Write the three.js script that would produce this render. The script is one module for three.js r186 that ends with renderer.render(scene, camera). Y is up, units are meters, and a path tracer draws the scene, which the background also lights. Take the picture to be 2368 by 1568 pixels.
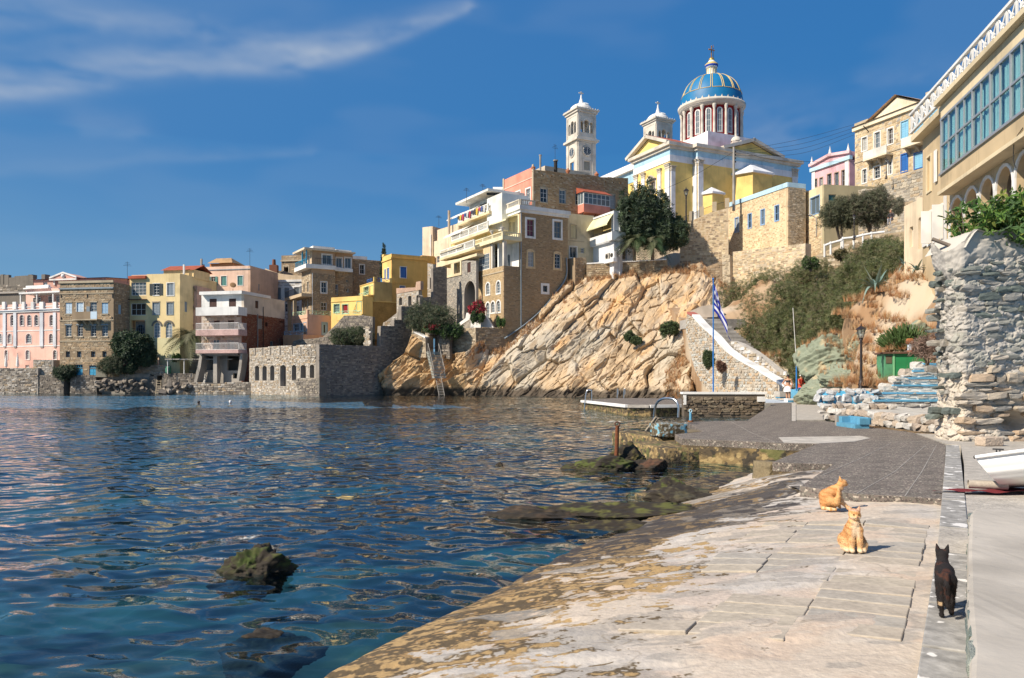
import*as THREE from 'three';
import{mergeGeometries,mergeVertices,toCreasedNormals}from 'three/addons/utils/BufferGeometryUtils.js';
import{RoundedBoxGeometry}from 'three/addons/geometries/RoundedBoxGeometry.js';
// camera, sky, sun, exposure
const scene=new THREE.Scene();
const F=1775.16,CX=1183.5,HY=873.7,EYE=2.07;
const camera=new THREE.PerspectiveCamera(2*Math.atan(784 / F)*180 / Math.PI,2367 / 1568,0.2,2000);
camera.position.set(0,EYE,0);
camera.setViewOffset(2367,1568,0,784 - HY,2367,1568);
const renderer=new THREE.WebGLRenderer({antialias:true});
renderer.toneMapping=THREE.LinearToneMapping;
renderer.toneMappingExposure=1.35;
renderer.shadowMap.enabled=true;
const SUN=new THREE.Vector3(-0.68,0.63,0.38).normalize();
const sun=new THREE.DirectionalLight(0xfff2df,5);
sun.position.copy(SUN).multiplyScalar(300).add(new THREE.Vector3(0,0,-70));
sun.target.position.set(0,0,-70);
sun.castShadow=true;sun.shadow.mapSize.set(4096,4096);
Object.assign(sun.shadow.camera,{left:-110,right:110,top:110,bottom:-110,near:1,far:700});
scene.add(sun,sun.target);
// random numbers and noise
function rng(seed){let a=seed>>>0;return()=>{a=(a + 0x6D2B79F5)|0;let t=Math.imul(a ^(a>>>15),1|a);t=(t + Math.imul(t ^(t>>>7),61|t))^ t;return((t ^(t>>>14))>>>0)/ 4294967296;};}
const lerp=(a,b,t)=>a +(b - a)*t,clamp=(x,a=0,b=1)=>x<a?a:x>b?b:x;
const sm=(a,b,x)=>{const t=clamp((x - a)/(b - a));return t*t*(3 - 2*t);};
const hash3=(x,y,z)=>{let h=Math.imul(x,374761393)^ Math.imul(y,668265263)^ Math.imul(z,2147483647 - 1274126177);h=Math.imul(h ^(h>>>13),1274126177);return((h ^(h>>>16))>>>0)/ 4294967296;};
function vn(x,y,z=0,per=0){
const xi=Math.floor(x),yi=Math.floor(y),zi=Math.floor(z),fx=x - xi,fy=y - yi,fz=z - zi;
const u=fx*fx*(3 - 2*fx),v=fy*fy*(3 - 2*fy);
let x0=xi,x1=xi + 1,y0=yi,y1=yi + 1;
if(per){x0=((x0 % per)+ per)% per;x1=((x1 % per)+ per)% per;y0=((y0 % per)+ per)% per;y1=((y1 % per)+ per)% per;}
const h0=hash3(x0,y0,zi),h1=hash3(x0,y1,zi),p=h0 +(hash3(x1,y0,zi)- h0)*u,q=h1 +(hash3(x1,y1,zi)- h1)*u,a=p +(q - p)*v;
if(fz===0)return a;
const w=fz*fz*(3 - 2*fz),k0=hash3(x0,y0,zi + 1),k1=hash3(x0,y1,zi + 1),r=k0 +(hash3(x1,y0,zi + 1)- k0)*u,t=k1 +(hash3(x1,y1,zi + 1)- k1)*u;
return a +(r +(t - r)*v - a)*w;
}
function fbm(x,y,z=0,o=4,per=0){if(z*2===Math.floor(z*2)){z=Math.floor(z)*13;let s=0,a=0.5,n=0;for(let i=0;i<o;i++){s +=a*vn(x,y,z + i,per);n +=a;a*=0.5;x*=2;y*=2;per*=2;}return s / n;}let s=0,a=0.5,n=0;for(let i=0;i<o;i++){s +=a*vn(x,y,z + i*7,per);n +=a;a*=0.5;x*=2;y*=2;if(z)z*=2;per*=2;}return s / n;}
const rgbm=(c,k)=>[c[0]*k,c[1]*k,c[2]*k],mixc=(a,b,t)=>[lerp(a[0],b[0],t),lerp(a[1],b[1],t),lerp(a[2],b[2],t)];
// the sky: air and cirrus
{
const W=1792,H=896,data=new Float32Array(W*H*4);
const hor=[0.165,0.325,0.455],mid=[0.029,0.15,0.365],zen=[0.012,0.08,0.28],cl=[0.36,0.41,0.48];
const tan=(x,y)=>{const X=(x - CX)/ F,Y=(HY - y)/ F;return[Math.atan2(X,1)*180 / Math.PI,Math.atan2(Y,Math.hypot(X,1))*180 / Math.PI];};
const streaks=[
{p:[[-150,235],[60,205],[300,168],[500,148],[690,148],[880,95],[1080,20]].map((q)=>tan(...q)),w:[1.3,1.5,1.3,1.2,1.45,1.0,0.45],s:0.55},
{p:[[-150,40],[60,50],[250,50],[430,72],[600,105],[730,125]].map((q)=>tan(...q)),w:[2.8,2.0,1.1,0.9,0.9,0.7],s:0.36},
{p:[[-160,402],[60,396],[200,385],[330,360],[470,365],[720,352]].map((q)=>tan(...q)),w:[0.6,0.6,0.7,0.8,0.5,0.35],s:0.13},
{p:[[200,300],[300,308]].map((q)=>tan(...q)),w:[1.0,1.0],s:0.17},
{p:[[1700,330],[1850,320],[2060,300]].map((q)=>tan(...q)),w:[2.2,2.0,1.0],s:0.24},
{p:[[2000,190],[2150,180],[2300,165]].map((q)=>tan(...q)),w:[0.6,0.9,0.6],s:0.14},
{p:[[-95,28],[-70,24],[-52,20]],w:[2,3,2],s:0.5},{p:[[70,30],[95,26],[130,22]],w:[2,3,2],s:0.4},{p:[[160,40],[200,35],[240,28]],w:[2,4,2],s:0.45},{p:[[-140,50],[-110,40]],w:[3,3],s:0.4},
];
for(const s of streaks){s.lo=Math.min(...s.p.map((q)=>q[0]))- 10;s.hi=Math.max(...s.p.map((q)=>q[0]))+ 10;const l=Math.min(...s.p.map((q)=>q[1])),h=Math.max(...s.p.map((q)=>q[1]));s.em=(l + h)/ 2;s.er=(h - l)/ 2 + 9;}
for(let j=0;j<H;j++){
const el=((j + 0.5)/ H - 0.5)*180;
for(let i=0;i<W;i++){
const ph=((i + 0.5)/ W - 0.5)*2*Math.PI,ce=Math.cos(el*Math.PI / 180),x=Math.cos(ph)*ce,z=Math.sin(ph)*ce,y=Math.sin(el*Math.PI / 180);
const e=Math.max(el,0);
let c=e<16?mixc(hor,mid,sm(-3,17,e)):mixc(mid,zen,sm(8,55,e)*1.0);
const cosS=x*SUN.x + y*SUN.y + z*SUN.z,glow=Math.pow(clamp(cosS*0.5 + 0.5),3);
c=mixc(c,[0.24,0.36,0.5],glow*0.55);
if(e>0){
let az=Math.atan2(x,-z)*180 / Math.PI,dens=0;
for(const s of streaks){
let best=0,ra=az - s.lo;if(ra<-180)ra +=360;if(ra>180)ra -=360;if(ra<0||ra>s.hi - s.lo||Math.abs(e - s.em)>s.er)continue;
for(let k=0;k + 1<s.p.length;k++){
const[ax,ay]=s.p[k],[bx,by]=s.p[k + 1],dx=bx - ax,dy=by - ay;let px=az - ax;if(px>180)px -=360;if(px<-180)px +=360;
if(Math.abs(px)>70)continue;
const t=clamp((px*dx +(e - ay)*dy)/(dx*dx + dy*dy)),ox=px - t*dx,oy=(e - ay)- t*dy,w=lerp(s.w[k],s.w[k + 1],t);
const side=oy<0?0.62:1.5;
const r=Math.hypot(ox,oy)/(w*side);if(r<2.2)best=Math.max(best,Math.exp(-r*r*1.4));
}
if(best>0.005){
const wx=fbm(az*0.12 + 3,e*0.3,2.5,3)*6,n=fbm(az*0.16 + wx*0.35,e*0.62 - az*0.05 + wx*0.5,5.5,5),f=fbm(az*0.5 + 9 + wx,e*2.6 - az*0.35,8.5,4);
dens +=best*s.s*clamp(0.25 + 1.3*(n - 0.3)+ 0.7*(f - 0.45),0,1.25);
}
}
if(e<60)dens +=0.05*sm(0.5,0.75,fbm(az*0.1,e*0.35,12.5,3));
c=mixc(c,cl,clamp(dens));
}
const o=(j*W + i)*4;data[o]=c[0];data[o + 1]=c[1];data[o + 2]=c[2];data[o + 3]=1;
}
}
const t=new THREE.DataTexture(data,W,H,THREE.RGBAFormat,THREE.FloatType);
t.mapping=THREE.EquirectangularReflectionMapping;t.magFilter=t.minFilter=THREE.LinearFilter;t.needsUpdate=true;
scene.background=t;scene.environment=t;
}
// textures (grain, stains, wear) and materials
function tex(size,fn,srgb=false){
const d=new Uint8Array(size*size*4);
for(let j=0;j<size;j++)for(let i=0;i<size;i++){const c=fn(i / size,j / size),o=(j*size + i)*4;if(typeof c==='number')d[o]=d[o + 1]=d[o + 2]=clamp(c)*255;else for(let k=0;k<3;k++)d[o + k]=clamp(c[k])*255;d[o + 3]=255;}
const t=new THREE.DataTexture(d,size,size);t.wrapS=t.wrapT=THREE.RepeatWrapping;t.magFilter=THREE.LinearFilter;t.minFilter=THREE.LinearMipmapLinearFilter;t.generateMipmaps=true;if(srgb)t.colorSpace=THREE.SRGBColorSpace;t.needsUpdate=true;return t;
}
// plaster: 1 tile = 8 m. mottling, weather streaks, a few patches
const T_plaster=tex(512,(u,v)=>{const a=fbm(u*8,v*8,1.5,5,8),b=fbm(u*32,v*4,3.5,4,0|4),c=fbm(u*4,v*4,9.5,4,4),st=sm(0.58,0.75,c)*0.12;const str=sm(0.5,0.72,fbm(u*48,v*3,17,3,0))*0.09*sm(0.4,0.6,fbm(u*4,v*4,23,2,4));return 1 - 0.3*(a - 0.35)- st*1.3 - str;});
const T_grain=tex(512,(u,v)=>0.8 + 0.35*(fbm(u*64,v*64,2.5,3,64)- 0.5)+ 0.5*(fbm(u*8,v*8,6.5,4,8)- 0.5));
const T_bump=tex(512,(u,v)=>fbm(u*32,v*32,4.5,4,32));
function M(c,o={}){
const{map=T_plaster,rough=0.92,metal=0,bump=0,...rest}=o;
const m=new THREE.MeshPhysicalMaterial({roughness:rough,metalness:metal,...rest});
m.color.setRGB(c[0],c[1],c[2]);if(map)m.map=map;if(bump){m.bumpMap=T_bump;m.bumpScale=bump;}
return m;
}
const vcm=(o={})=>M([1,1,1],{map:null,...o,vertexColors:true});
const hex=(h)=>{const c=new THREE.Color(h);return[c.r,c.g,c.b];};
// geometry helpers
const V=(x,y,z)=>new THREE.Vector3(x,y,z),M4=()=>new THREE.Matrix4();
const at=(x,y,d)=>V((x - CX)/ F*d,EYE -(y - HY)/ F*d,-d);
const gnd=(x,y,h)=>at(x,y,F*(EYE - h)/(y - HY));
const ZM={s:[1,0,0],z1:[0.2211,0,577.9],z2:[0.23953,231.1,549],z3:[0.23953,577.9,549],z4:[0.2875,924.6,358.3],z5:[0.29483,1271.3,86.7],z6:[0.33908,1849.2,46.2],z7:[0.34165,866.8,577.9],z8:[0.29284,1329.1,606.8],z9:[0.33169,1849.2,520.1],z10:[0.29284,1271.3,866.8],z11:[0.29186,1675.8,924.6],z12:[0.31804,1849.2,1069.1],z13:[0.4285,0,895.7],z14:[0.39046,693.4,1097.9]};
const zp=(z,x,y)=>[x*ZM[z][0]+ ZM[z][1],y*ZM[z][0]+ ZM[z][2]];
function uvm(g,s=8){
if(g.index)g=g.toNonIndexed();
const p=g.attributes.position,n=p.count,uv=new Float32Array(n*2),a=V(),b=V(),c=V(),e=V(),f=V();
for(let i=0;i<n;i +=3){
a.fromBufferAttribute(p,i);b.fromBufferAttribute(p,i + 1);c.fromBufferAttribute(p,i + 2);e.subVectors(b,a).cross(f.subVectors(c,a));
const X=Math.abs(e.x),Y=Math.abs(e.y),Z=Math.abs(e.z);
for(let k=0;k<3;k++){const q=[a,b,c][k],o=(i + k)*2;if(Y>=X&&Y>=Z){uv[o]=q.x / s;uv[o + 1]=q.z / s;}else if(X>=Z){uv[o]=q.z / s;uv[o + 1]=q.y / s;}else{uv[o]=q.x / s;uv[o + 1]=q.y / s;}}
}
g.setAttribute('uv',new THREE.BufferAttribute(uv,2));return g;
}
const B=(x0,x1,y0,y1,z0,z1)=>{const g=new THREE.BoxGeometry(Math.abs(x1 - x0),Math.abs(y1 - y0),Math.abs(z1 - z0));g.translate((x0 + x1)/ 2,(y0 + y1)/ 2,(z0 + z1)/ 2);return g;};
const cyl=(r0,r1,h,x=0,y=0,z=0,n=10)=>{const g=new THREE.CylinderGeometry(r1,r0,h,n);g.translate(x,y + h / 2,z);return g;};
const bar=(a,b,r,n=6,r2=r)=>{const d=V().subVectors(b,a),g=new THREE.CylinderGeometry(r2,r,d.length(),n);g.translate(0,d.length()/ 2,0);g.applyQuaternion(new THREE.Quaternion().setFromUnitVectors(V(0,1,0),d.clone().normalize()));g.translate(a.x,a.y,a.z);return g;};
const tube=(pts,r,seg=24,n=6)=>new THREE.TubeGeometry(new THREE.CatmullRomCurve3(pts),seg,r,n,false);
const strip=(g)=>{g=g.index?g.toNonIndexed():g;for(const k of Object.keys(g.attributes))if(!['position','normal','uv'].includes(k))g.deleteAttribute(k);return g;};
const merge=(l)=>l.length===1?l[0]:mergeGeometries(l.map(strip));
const prism=(pts,z0,z1,holes=[])=>{
const sh=new THREE.Shape(pts.map((p)=>new THREE.Vector2(p[0],p[1])));sh.holes=holes.map((h)=>new THREE.Path(h.map((p)=>new THREE.Vector2(p[0],p[1]))));
const g=new THREE.ExtrudeGeometry(sh,{depth:z1 - z0,bevelEnabled:false});g.translate(0,0,z0);return g;
};
const used={};
const numbered=(n)=>{const k=used[n]=(used[n]??-1)+ 1;return k?`${n}_${String(k).padStart(3, '0')}`:n;};
const sh=(o)=>{o.castShadow=o.receiveShadow=true;return o;};
function part(name,g,m,parent,s=8){const o=sh(new THREE.Mesh(s?uvm(Array.isArray(g)?merge(g):g,s):(Array.isArray(g)?merge(g):g),m));o.name=name;parent.add(o);return o;}
function tag(o,label,category,group,kind){o.userData.label=label;o.userData.category=category;if(group)o.userData.group=group;if(kind)o.userData.kind=kind;return o;}
function thing(name,label,category,pos=V(0,0,0),yaw=0,group){const g=new THREE.Group();g.name=numbered(name);g.position.copy(pos);g.rotation.y=yaw;scene.add(g);g.updateMatrixWorld(true);return tag(g,label,category,group);}
function solo(name,label,category,g,m,s=8,kind,group){const o=part(name,g,m,scene,s);o.name=numbered(name);return tag(o,label,category,group,kind);}
function structure(name,g,m,s=8){const o=part(name,g,m,scene,s);o.name=numbered(name);o.userData.kind='structure';return o;}
const inside=(p,poly)=>{let r=false;for(let i=0,j=poly.length - 1;i<poly.length;j=i++){const[xi,yi]=poly[i],[xj,yj]=poly[j];if((yi>p[1])!==(yj>p[1])&&p[0]<(xj - xi)*(p[1]- yi)/(yj - yi)+ xi)r=!r;}return r;};
function colored(g,fn){const p=g.attributes.position,c=new Float32Array(p.count*3),v=V();for(let i=0;i<p.count;i++){v.fromBufferAttribute(p,i);const k=fn(v,i);c[i*3]=k[0];c[i*3 + 1]=k[1];c[i*3 + 2]=k[2];}g.setAttribute('color',new THREE.BufferAttribute(c,3));return g;}
function grid(nu,nv,fn){
const pos=new Float32Array((nu + 1)*(nv + 1)*3),idx=[];
for(let j=0;j<=nv;j++)for(let i=0;i<=nu;i++){const p=fn(i / nu,j / nv),o=(j*(nu + 1)+ i)*3;pos[o]=p.x;pos[o + 1]=p.y;pos[o + 2]=p.z;}
for(let j=0;j<nv;j++)for(let i=0;i<nu;i++){const a=j*(nu + 1)+ i,b=a + 1,c=a + nu + 1,d=c + 1;idx.push(a,b,d,a,d,c);}
const g=new THREE.BufferGeometry();g.setAttribute('position',new THREE.BufferAttribute(pos,3));g.setIndex(idx);g.computeVertexNormals();return g;
}
function uvxz(g,s){const p=g.attributes.position,u=new Float32Array(p.count*2);for(let i=0;i<p.count;i++){u[i*2]=p.getX(i)/ s;u[i*2 + 1]=p.getZ(i)/ s;}g.setAttribute('uv',new THREE.BufferAttribute(u,2));return g;}
// stones: a rough block, 0.5 half size, pushed about; used by walls
function rock(seed,rough=0.16,cut=0.3,seg=2){
const r=rng(seed),g=new THREE.BoxGeometry(1,1,1,seg,seg,seg),m=mergeVertices((g.deleteAttribute('uv'),g.deleteAttribute('normal'),g)),p=m.attributes.position,v=V();
for(let i=0;i<p.count;i++){v.fromBufferAttribute(p,i);const k=(Math.abs(v.x)>0.49)+(Math.abs(v.y)>0.49)+(Math.abs(v.z)>0.49);v.multiplyScalar(k===3?1 - cut*0.55:k===2?1 - cut*0.25:1);v.x +=(r()- 0.5)*rough;v.y +=(r()- 0.5)*rough;v.z +=(r()- 0.5)*rough;p.setXYZ(i,v.x,v.y,v.z);}
m.computeVertexNormals();return m;
}
const ROCKS=[3,5,8,13,21,34].map((s)=>{const g=rock(s).toNonIndexed();g.computeVertexNormals();return uvm(g,1);});
const M_stone=M([1,1,1],{map:T_grain,rough:0.95});
// lays irregular courses over a wall in its own x, y; ok(x, y) says where; every stone sits PROUD of z = 0. One mesh of copies.
function masonry(parent,mat4,box,ok,{w=0.42,h=0.2,proud=0.03,cols,seed=1,joint=0.03,tilt=0.05,deep=0.16}){
const r=rng(seed),list=[],[x0,x1,y0,y1]=box;
for(let y=y0;y<y1;){
const hh=h*(0.65 + 0.7*r());
for(let x=x0 - r()*w;x<x1;){const ww=w*(0.5 + r()),hs=hh*(0.8 + 0.25*r());if(ok(x + ww / 2,y + hh / 2)&&ok(x + 0.05,y + hh / 2)&&ok(x + ww - 0.05,y + hh / 2))list.push([x + ww / 2,y + hh / 2,ww - joint,hs - joint*0.6]);x +=ww;}
y +=hh;
}
const im=sh(new THREE.InstancedMesh(ROCKS[seed % 6],M_stone,list.length)),q=new THREE.Quaternion(),e=new THREE.Euler(),m=M4(),c=new THREE.Color();
list.forEach(([x,y,a,b],i)=>{e.set((r()- 0.5)*tilt,(r()<0.5?Math.PI:0)+(r()- 0.5)*tilt,(r()- 0.5)*tilt);const p=proud*(0.3 + 1.2*r());m.compose(V(x,y,p - deep / 2),q.setFromEuler(e),V(a*1.06,b*1.06,deep));m.premultiply(mat4);im.setMatrixAt(i,m);const k=cols[Math.floor(r()*cols.length)],j=0.8 + 0.4*r();im.setColorAt(i,c.setRGB(k[0]*j,k[1]*j,k[2]*j));});
im.name='stonework';im.userData.kind='stuff';parent.add(im);return im;
}
// faces of buildings: x right, y up (world height), z outwards
class Face{
constructor(owner,m,z){this.owner=owner;this.M=m;this.z=z;this.holes=[];owner.updateMatrixWorld(true);this.W=M4().multiplyMatrices(owner.matrixWorld,m);this.I=this.W.clone().invert();}
hit(px,py){const[x,y]=zp(this.z,px,py),o=V(0,EYE,0).applyMatrix4(this.I),p=at(x,y,50).applyMatrix4(this.I).sub(o),t=-o.z / p.z;return[o.x + p.x*t,o.y + p.y*t];}
u(px){return this.hit(px,1000)[0];}
v(px,py){return this.hit(px,py)[1];}
off(n){const f=new Face(this.owner,M4().multiplyMatrices(this.M,M4().makeTranslation(0,0,n)),this.z);return f;}
pts(l){return l.map(([x,y])=>this.hit(x,y));}
rect([l,r,t,b]){const c=(l + r)/ 2;return[this.u(l),this.u(r),this.v(c,b),this.v(c,t)];}
}
function house(name,label,{z,x,d,base=0,yaw,cat='house',group}){
const[sx]=zp(z,x,0),g=thing(name,label,cat,V((sx - CX)/ F*d,base,-d),yaw*Math.PI / 180,group);
const H={g,z,B:new Face(g,M4(),z),A:new Face(g,M4().makeRotationY(-Math.PI / 2),z)};
H.face=(m)=>new Face(g,m,z);
return H;
}
const boxOn=(f,name,u0,u1,v0,v1,n0,n1,m,parent=f.owner,s=8)=>part(name,B(u0,u1,v0,v1,n0,n1).applyMatrix4(f.M),m,parent,s);
const boxPx=(f,name,q,n0,n1,m)=>{const[a,b,c,d]=f.rect(q);return boxOn(f,name,a,b,c,d,n0,n1,m);};
function outline(w,h,arch,e=0){
const x0=-e,x1=w + e,y0=-e,p=[[x0,y0],[x1,y0]];
if(!arch){p.push([x1,h + e],[x0,h + e]);return p;}
const r=Math.min(arch,w / 2),R=(w*w / 4 + r*r)/(2*r),cy=h - R,half=Math.asin(Math.min(1,(w / 2)/ R));
for(let k=0;k<=8;k++){const a=half - 2*half*k / 8;p.push([w / 2 +(R + e)*Math.sin(a),cy +(R + e)*Math.cos(a)]);}
return p;
}
// shared paints
const C={drape:M([0.34,0.33,0.30],{map:null,rough:0.5}),glassBrown:M([0.06,0.045,0.035],{map:null,rough:0.12}),white:M([0.78,0.77,0.74]),glass:M([0.02,0.028,0.036],{map:null,rough:0.06}),glassLit:M([0.10,0.13,0.15],{map:null,rough:0.08}),dark:M([0.03,0.028,0.025]),woodWhite:M([0.68,0.68,0.66],{rough:0.6}),blueSh:M([0.30,0.46,0.62],{rough:0.7}),paleBlue:M([0.52,0.64,0.74],{rough:0.7}),satBlue:M([0.02,0.13,0.42],{rough:0.6}),turq:M([0.03,0.29,0.48],{rough:0.6}),greySh:M([0.24,0.29,0.33],{rough:0.75}),greenSh:M([0.09,0.26,0.24],{rough:0.7}),darkSh:M([0.04,0.05,0.055],{rough:0.7}),brownSh:M([0.075,0.032,0.024],{rough:0.7}),mint:M([0.42,0.62,0.42],{rough:0.7}),redTile:M([0.42,0.1,0.05],{map:T_grain}),iron:M([0.04,0.04,0.042],{map:null,rough:0.5,metal:0.4}),steel:M([0.62,0.63,0.64],{map:null,rough:0.28,metal:1}),concrete:M([0.36,0.33,0.29],{bump:0.02}),marble:M([0.62,0.57,0.49],{bump:0.01}),stoneTrim:M([0.45,0.37,0.26],{bump:0.01})};
function win(f,q,o={}){const[a,b,c,d]=f.rect(q);return winUV(f,a,b,c,d,o);}
function winUV(f,u0,u1,v0,v1,o={}){
const pick4=hash3(Math.round(u0*91),Math.round(v0*77),Math.round(f.W.elements[12]*3)),{frame=C.woodWhite,glass=pick4<0.5?C.glass:pick4<0.75?C.glassLit:pick4<0.88?C.drape:C.glassBrown,grid:gr=[2,3],arch=0,shut,shutMat=C.greySh,surround,sw=0.16,surMat=C.white,dep=0.16,sill,name='window',hood,label,fw=0.07,ledge,louvre=7}=o;
const w=u1 - u0,h=v1 - v0,ar=arch===true?w / 2:arch;
f.holes.push(outline(w,h,ar).map(([x,y])=>[x + u0,y + v0]));
const g=new THREE.Group();g.name=name;g.applyMatrix4(M4().multiplyMatrices(f.M,M4().makeTranslation(u0,v0,0)));f.owner.add(g);if(label)g.userData.label=label;
const hole=outline(w,h,ar),inner=outline(w,h,ar,-fw);
if(shut !=='closed'&&!o.open){
const fr=[prism(hole,-dep,-dep + 0.07,[inner])];
const[nc,nr]=gr,t=Math.max(0.025,fw*0.5);
for(let i=1;i<nc;i++)fr.push(B(w*i / nc - t / 2,w*i / nc + t / 2,fw,h - fw*0.6 -(ar?ar*0.05:0),-dep + 0.012,-dep + 0.055));
for(let i=1;i<nr;i++)fr.push(B(fw,w - fw,h*i / nr - t / 2,h*i / nr + t / 2,-dep + 0.016,-dep + 0.05));
part('frame',fr,frame,g);
part('pane',prism(outline(w,h,ar,-fw*0.4),-dep - 0.03,-dep + 0.012),glass,g,0);
}
const leaf=(x0,x1,z0)=>{const l=[B(x0,x1,0.02,h - 0.02 -(ar?ar*0.6:0),z0,z0 + 0.03)],hh=h - 0.04 -(ar?ar*0.6:0);for(const[a,b]of[[x0,x0 + 0.06],[x1 - 0.06,x1]])l.push(B(a,b,0.02,0.02 + hh,z0 + 0.03,z0 + 0.05));for(let k=0;k<louvre;k++){const y=0.06 +(hh - 0.1)*k / louvre;l.push(B(x0 + 0.06,x1 - 0.06,y,y + 0.045,z0 + 0.03,z0 + 0.052));}part('shutter',l,shutMat,g);};
if(shut==='closed'){leaf(0.01,w / 2 - 0.008,-dep*0.6);leaf(w / 2 + 0.008,w - 0.01,-dep*0.6);}
if(shut==='open'){leaf(-w / 2 - 0.02,-0.02,0.03);leaf(w + 0.02,w*1.5 + 0.02,0.03);}
if(surround)part('surround',prism(outline(w,h,ar,sw),0.001,0.05,[hole]),surMat,g);
if(sill)part('sill',B(-0.1,w + 0.1,-0.13,-0.003,0.001,0.1),sill,g);
if(ledge)part('lintel',B(-0.08,w + 0.08,h + 0.004,h + 0.16,0.001,0.06),ledge,g);
if(hood)part('hood',prism(outline(w,h,ar,0.28).slice(2).concat(outline(w,h,ar,0.06).slice(2).reverse()),0.001,0.08),hood,g);
return g;
}
function wallOn(f,pts,m,{t=0.35,name='wall',stone,holes=f.holes}={}){
const o=part(name,prism(pts,-t,0,holes).applyMatrix4(f.M),m,f.owner);
if(stone){const xs=pts.map((p)=>p[0]),ys=pts.map((p)=>p[1]);masonry(f.owner,f.M,[Math.min(...xs),Math.max(...xs),Math.min(...ys),Math.max(...ys)],(x,y)=>inside([x,y],pts)&&!holes.some((h)=>inside([x,y],h)||inside([x + 0.12,y],h)||inside([x - 0.12,y],h)),stone);}
return o;
}
const rectPts=(u0,u1,v0,v1)=>[[u0,v0],[u1,v0],[u1,v1],[u0,v1]];
// a plain block: face A (depth D), face B (width W), from y0 to y1 above the house's base; holes already cut in A and B
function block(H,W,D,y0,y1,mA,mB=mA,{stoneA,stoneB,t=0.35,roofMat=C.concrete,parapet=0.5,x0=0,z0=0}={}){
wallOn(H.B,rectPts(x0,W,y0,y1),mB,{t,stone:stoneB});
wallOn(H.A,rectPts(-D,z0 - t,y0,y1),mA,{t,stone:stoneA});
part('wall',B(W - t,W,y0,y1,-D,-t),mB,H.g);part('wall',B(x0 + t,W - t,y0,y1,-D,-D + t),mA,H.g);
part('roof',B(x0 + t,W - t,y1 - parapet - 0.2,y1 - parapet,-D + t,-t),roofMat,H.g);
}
// railing of thin bars between two points of a face plane
function railing(f,u0,u1,v0,v1,n,m,{step=0.16,cross=false,parent=f.owner,name='railing'}={}){
const l=[B(u0,u1,v1 - 0.05,v1,n - 0.025,n + 0.025),B(u0,u1,v0,v0 + 0.04,n - 0.02,n + 0.02)];
if(!cross){const k=Math.max(2,Math.round((u1 - u0)/ step));for(let i=0;i<=k;i++){const u=lerp(u0 + 0.02,u1 - 0.02,i / k);l.push(B(u - 0.012,u + 0.012,v0 + 0.04,v1 - 0.05,n - 0.012,n + 0.012));}}
else{const k=Math.max(1,Math.round((u1 - u0)/ 1.1));for(let i=0;i<k;i++){const a=lerp(u0,u1,i / k),b=lerp(u0,u1,(i + 1)/ k);l.push(bar(V(a,v0 + 0.03,n),V(b,v1 - 0.03,n),0.022,4),bar(V(a,v1 - 0.03,n),V(b,v0 + 0.03,n),0.022,4),B(a - 0.03,a + 0.03,v0,v1,n - 0.024,n + 0.024));}l.push(B(u1 - 0.03,u1 + 0.03,v0,v1,n - 0.024,n + 0.024));}
return part(name,l.map((g)=>g.applyMatrix4(f.M)),m,parent);
}
const balusterShape=uvm(new THREE.LatheGeometry([[0.001,0],[0.055,0],[0.055,0.06],[0.035,0.1],[0.07,0.32],[0.035,0.6],[0.055,0.92],[0.055,1],[0.001,1]].map(([a,b])=>new THREE.Vector2(a,b)),7),1);
function balustrade(f,u0,u1,v0,v1,n,m,{posts=3,step=0.27,foot=0.16}={}){
const h=v1 - v0;boxOn(f,'balustrade_foot',u0,u1,v0,v0 + foot,n - 0.14,n,m);boxOn(f,'balustrade_rail',u0,u1,v1 - 0.13,v1,n - 0.16,n + 0.02,m);
for(let i=0;i<posts;i++){const u=lerp(u0 + 0.14,u1 - 0.14,posts>1?i /(posts - 1):0.5);boxOn(f,'balustrade_post',u - 0.13,u + 0.13,v0 + foot,v1 - 0.13,n - 0.135,n - 0.005,m);if(i<posts - 1){const e=lerp(u0 + 0.14,u1 - 0.14,(i + 1)/(posts - 1)),k=Math.max(1,Math.floor((e - u - 0.3)/ step));for(let j=0;j<k;j++){const b=sh(new THREE.Mesh(balusterShape,m));b.name='baluster';b.applyMatrix4(M4().multiplyMatrices(f.M,M4().makeTranslation(lerp(u + 0.13,e - 0.13,(j + 0.5)/ k),v0 + foot,n - 0.07)).multiply(M4().makeScale(1.15,h - 0.13 - foot,1.15)));f.owner.add(b);}}}
}
function tiledRoof(parent,pts3,m=C.redTile){const g=new THREE.BufferGeometry(),l=[];for(const q of pts3){for(let k=1;k + 1<q.length;k++)l.push(...q[0],...q[k],...q[k + 1]);}g.setAttribute('position',new THREE.BufferAttribute(new Float32Array(l),3));g.computeVertexNormals();return part('roof',g,m,parent,4);}
const STN={tan:[[0.46,0.34,0.21],[0.40,0.29,0.18],[0.52,0.41,0.28],[0.36,0.28,0.19],[0.52,0.37,0.22]],ruin:[[0.52,0.47,0.40],[0.42,0.37,0.30],[0.60,0.55,0.48],[0.36,0.31,0.25],[0.47,0.36,0.24]],dark:[[0.26,0.22,0.18],[0.2,0.17,0.14],[0.33,0.28,0.22],[0.42,0.37,0.31],[0.16,0.14,0.12]],pale:[[0.56,0.46,0.32],[0.48,0.39,0.27],[0.62,0.53,0.4],[0.42,0.33,0.22]],brick:[[0.24,0.07,0.035],[0.2,0.06,0.03],[0.28,0.1,0.05],[0.3,0.17,0.1]],whitewash:[[0.7,0.7,0.7],[0.62,0.6,0.58],[0.74,0.73,0.72],[0.5,0.46,0.4]],white2:[[0.66,0.58,0.48],[0.55,0.44,0.33],[0.6,0.5,0.4],[0.42,0.3,0.2]]};
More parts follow.
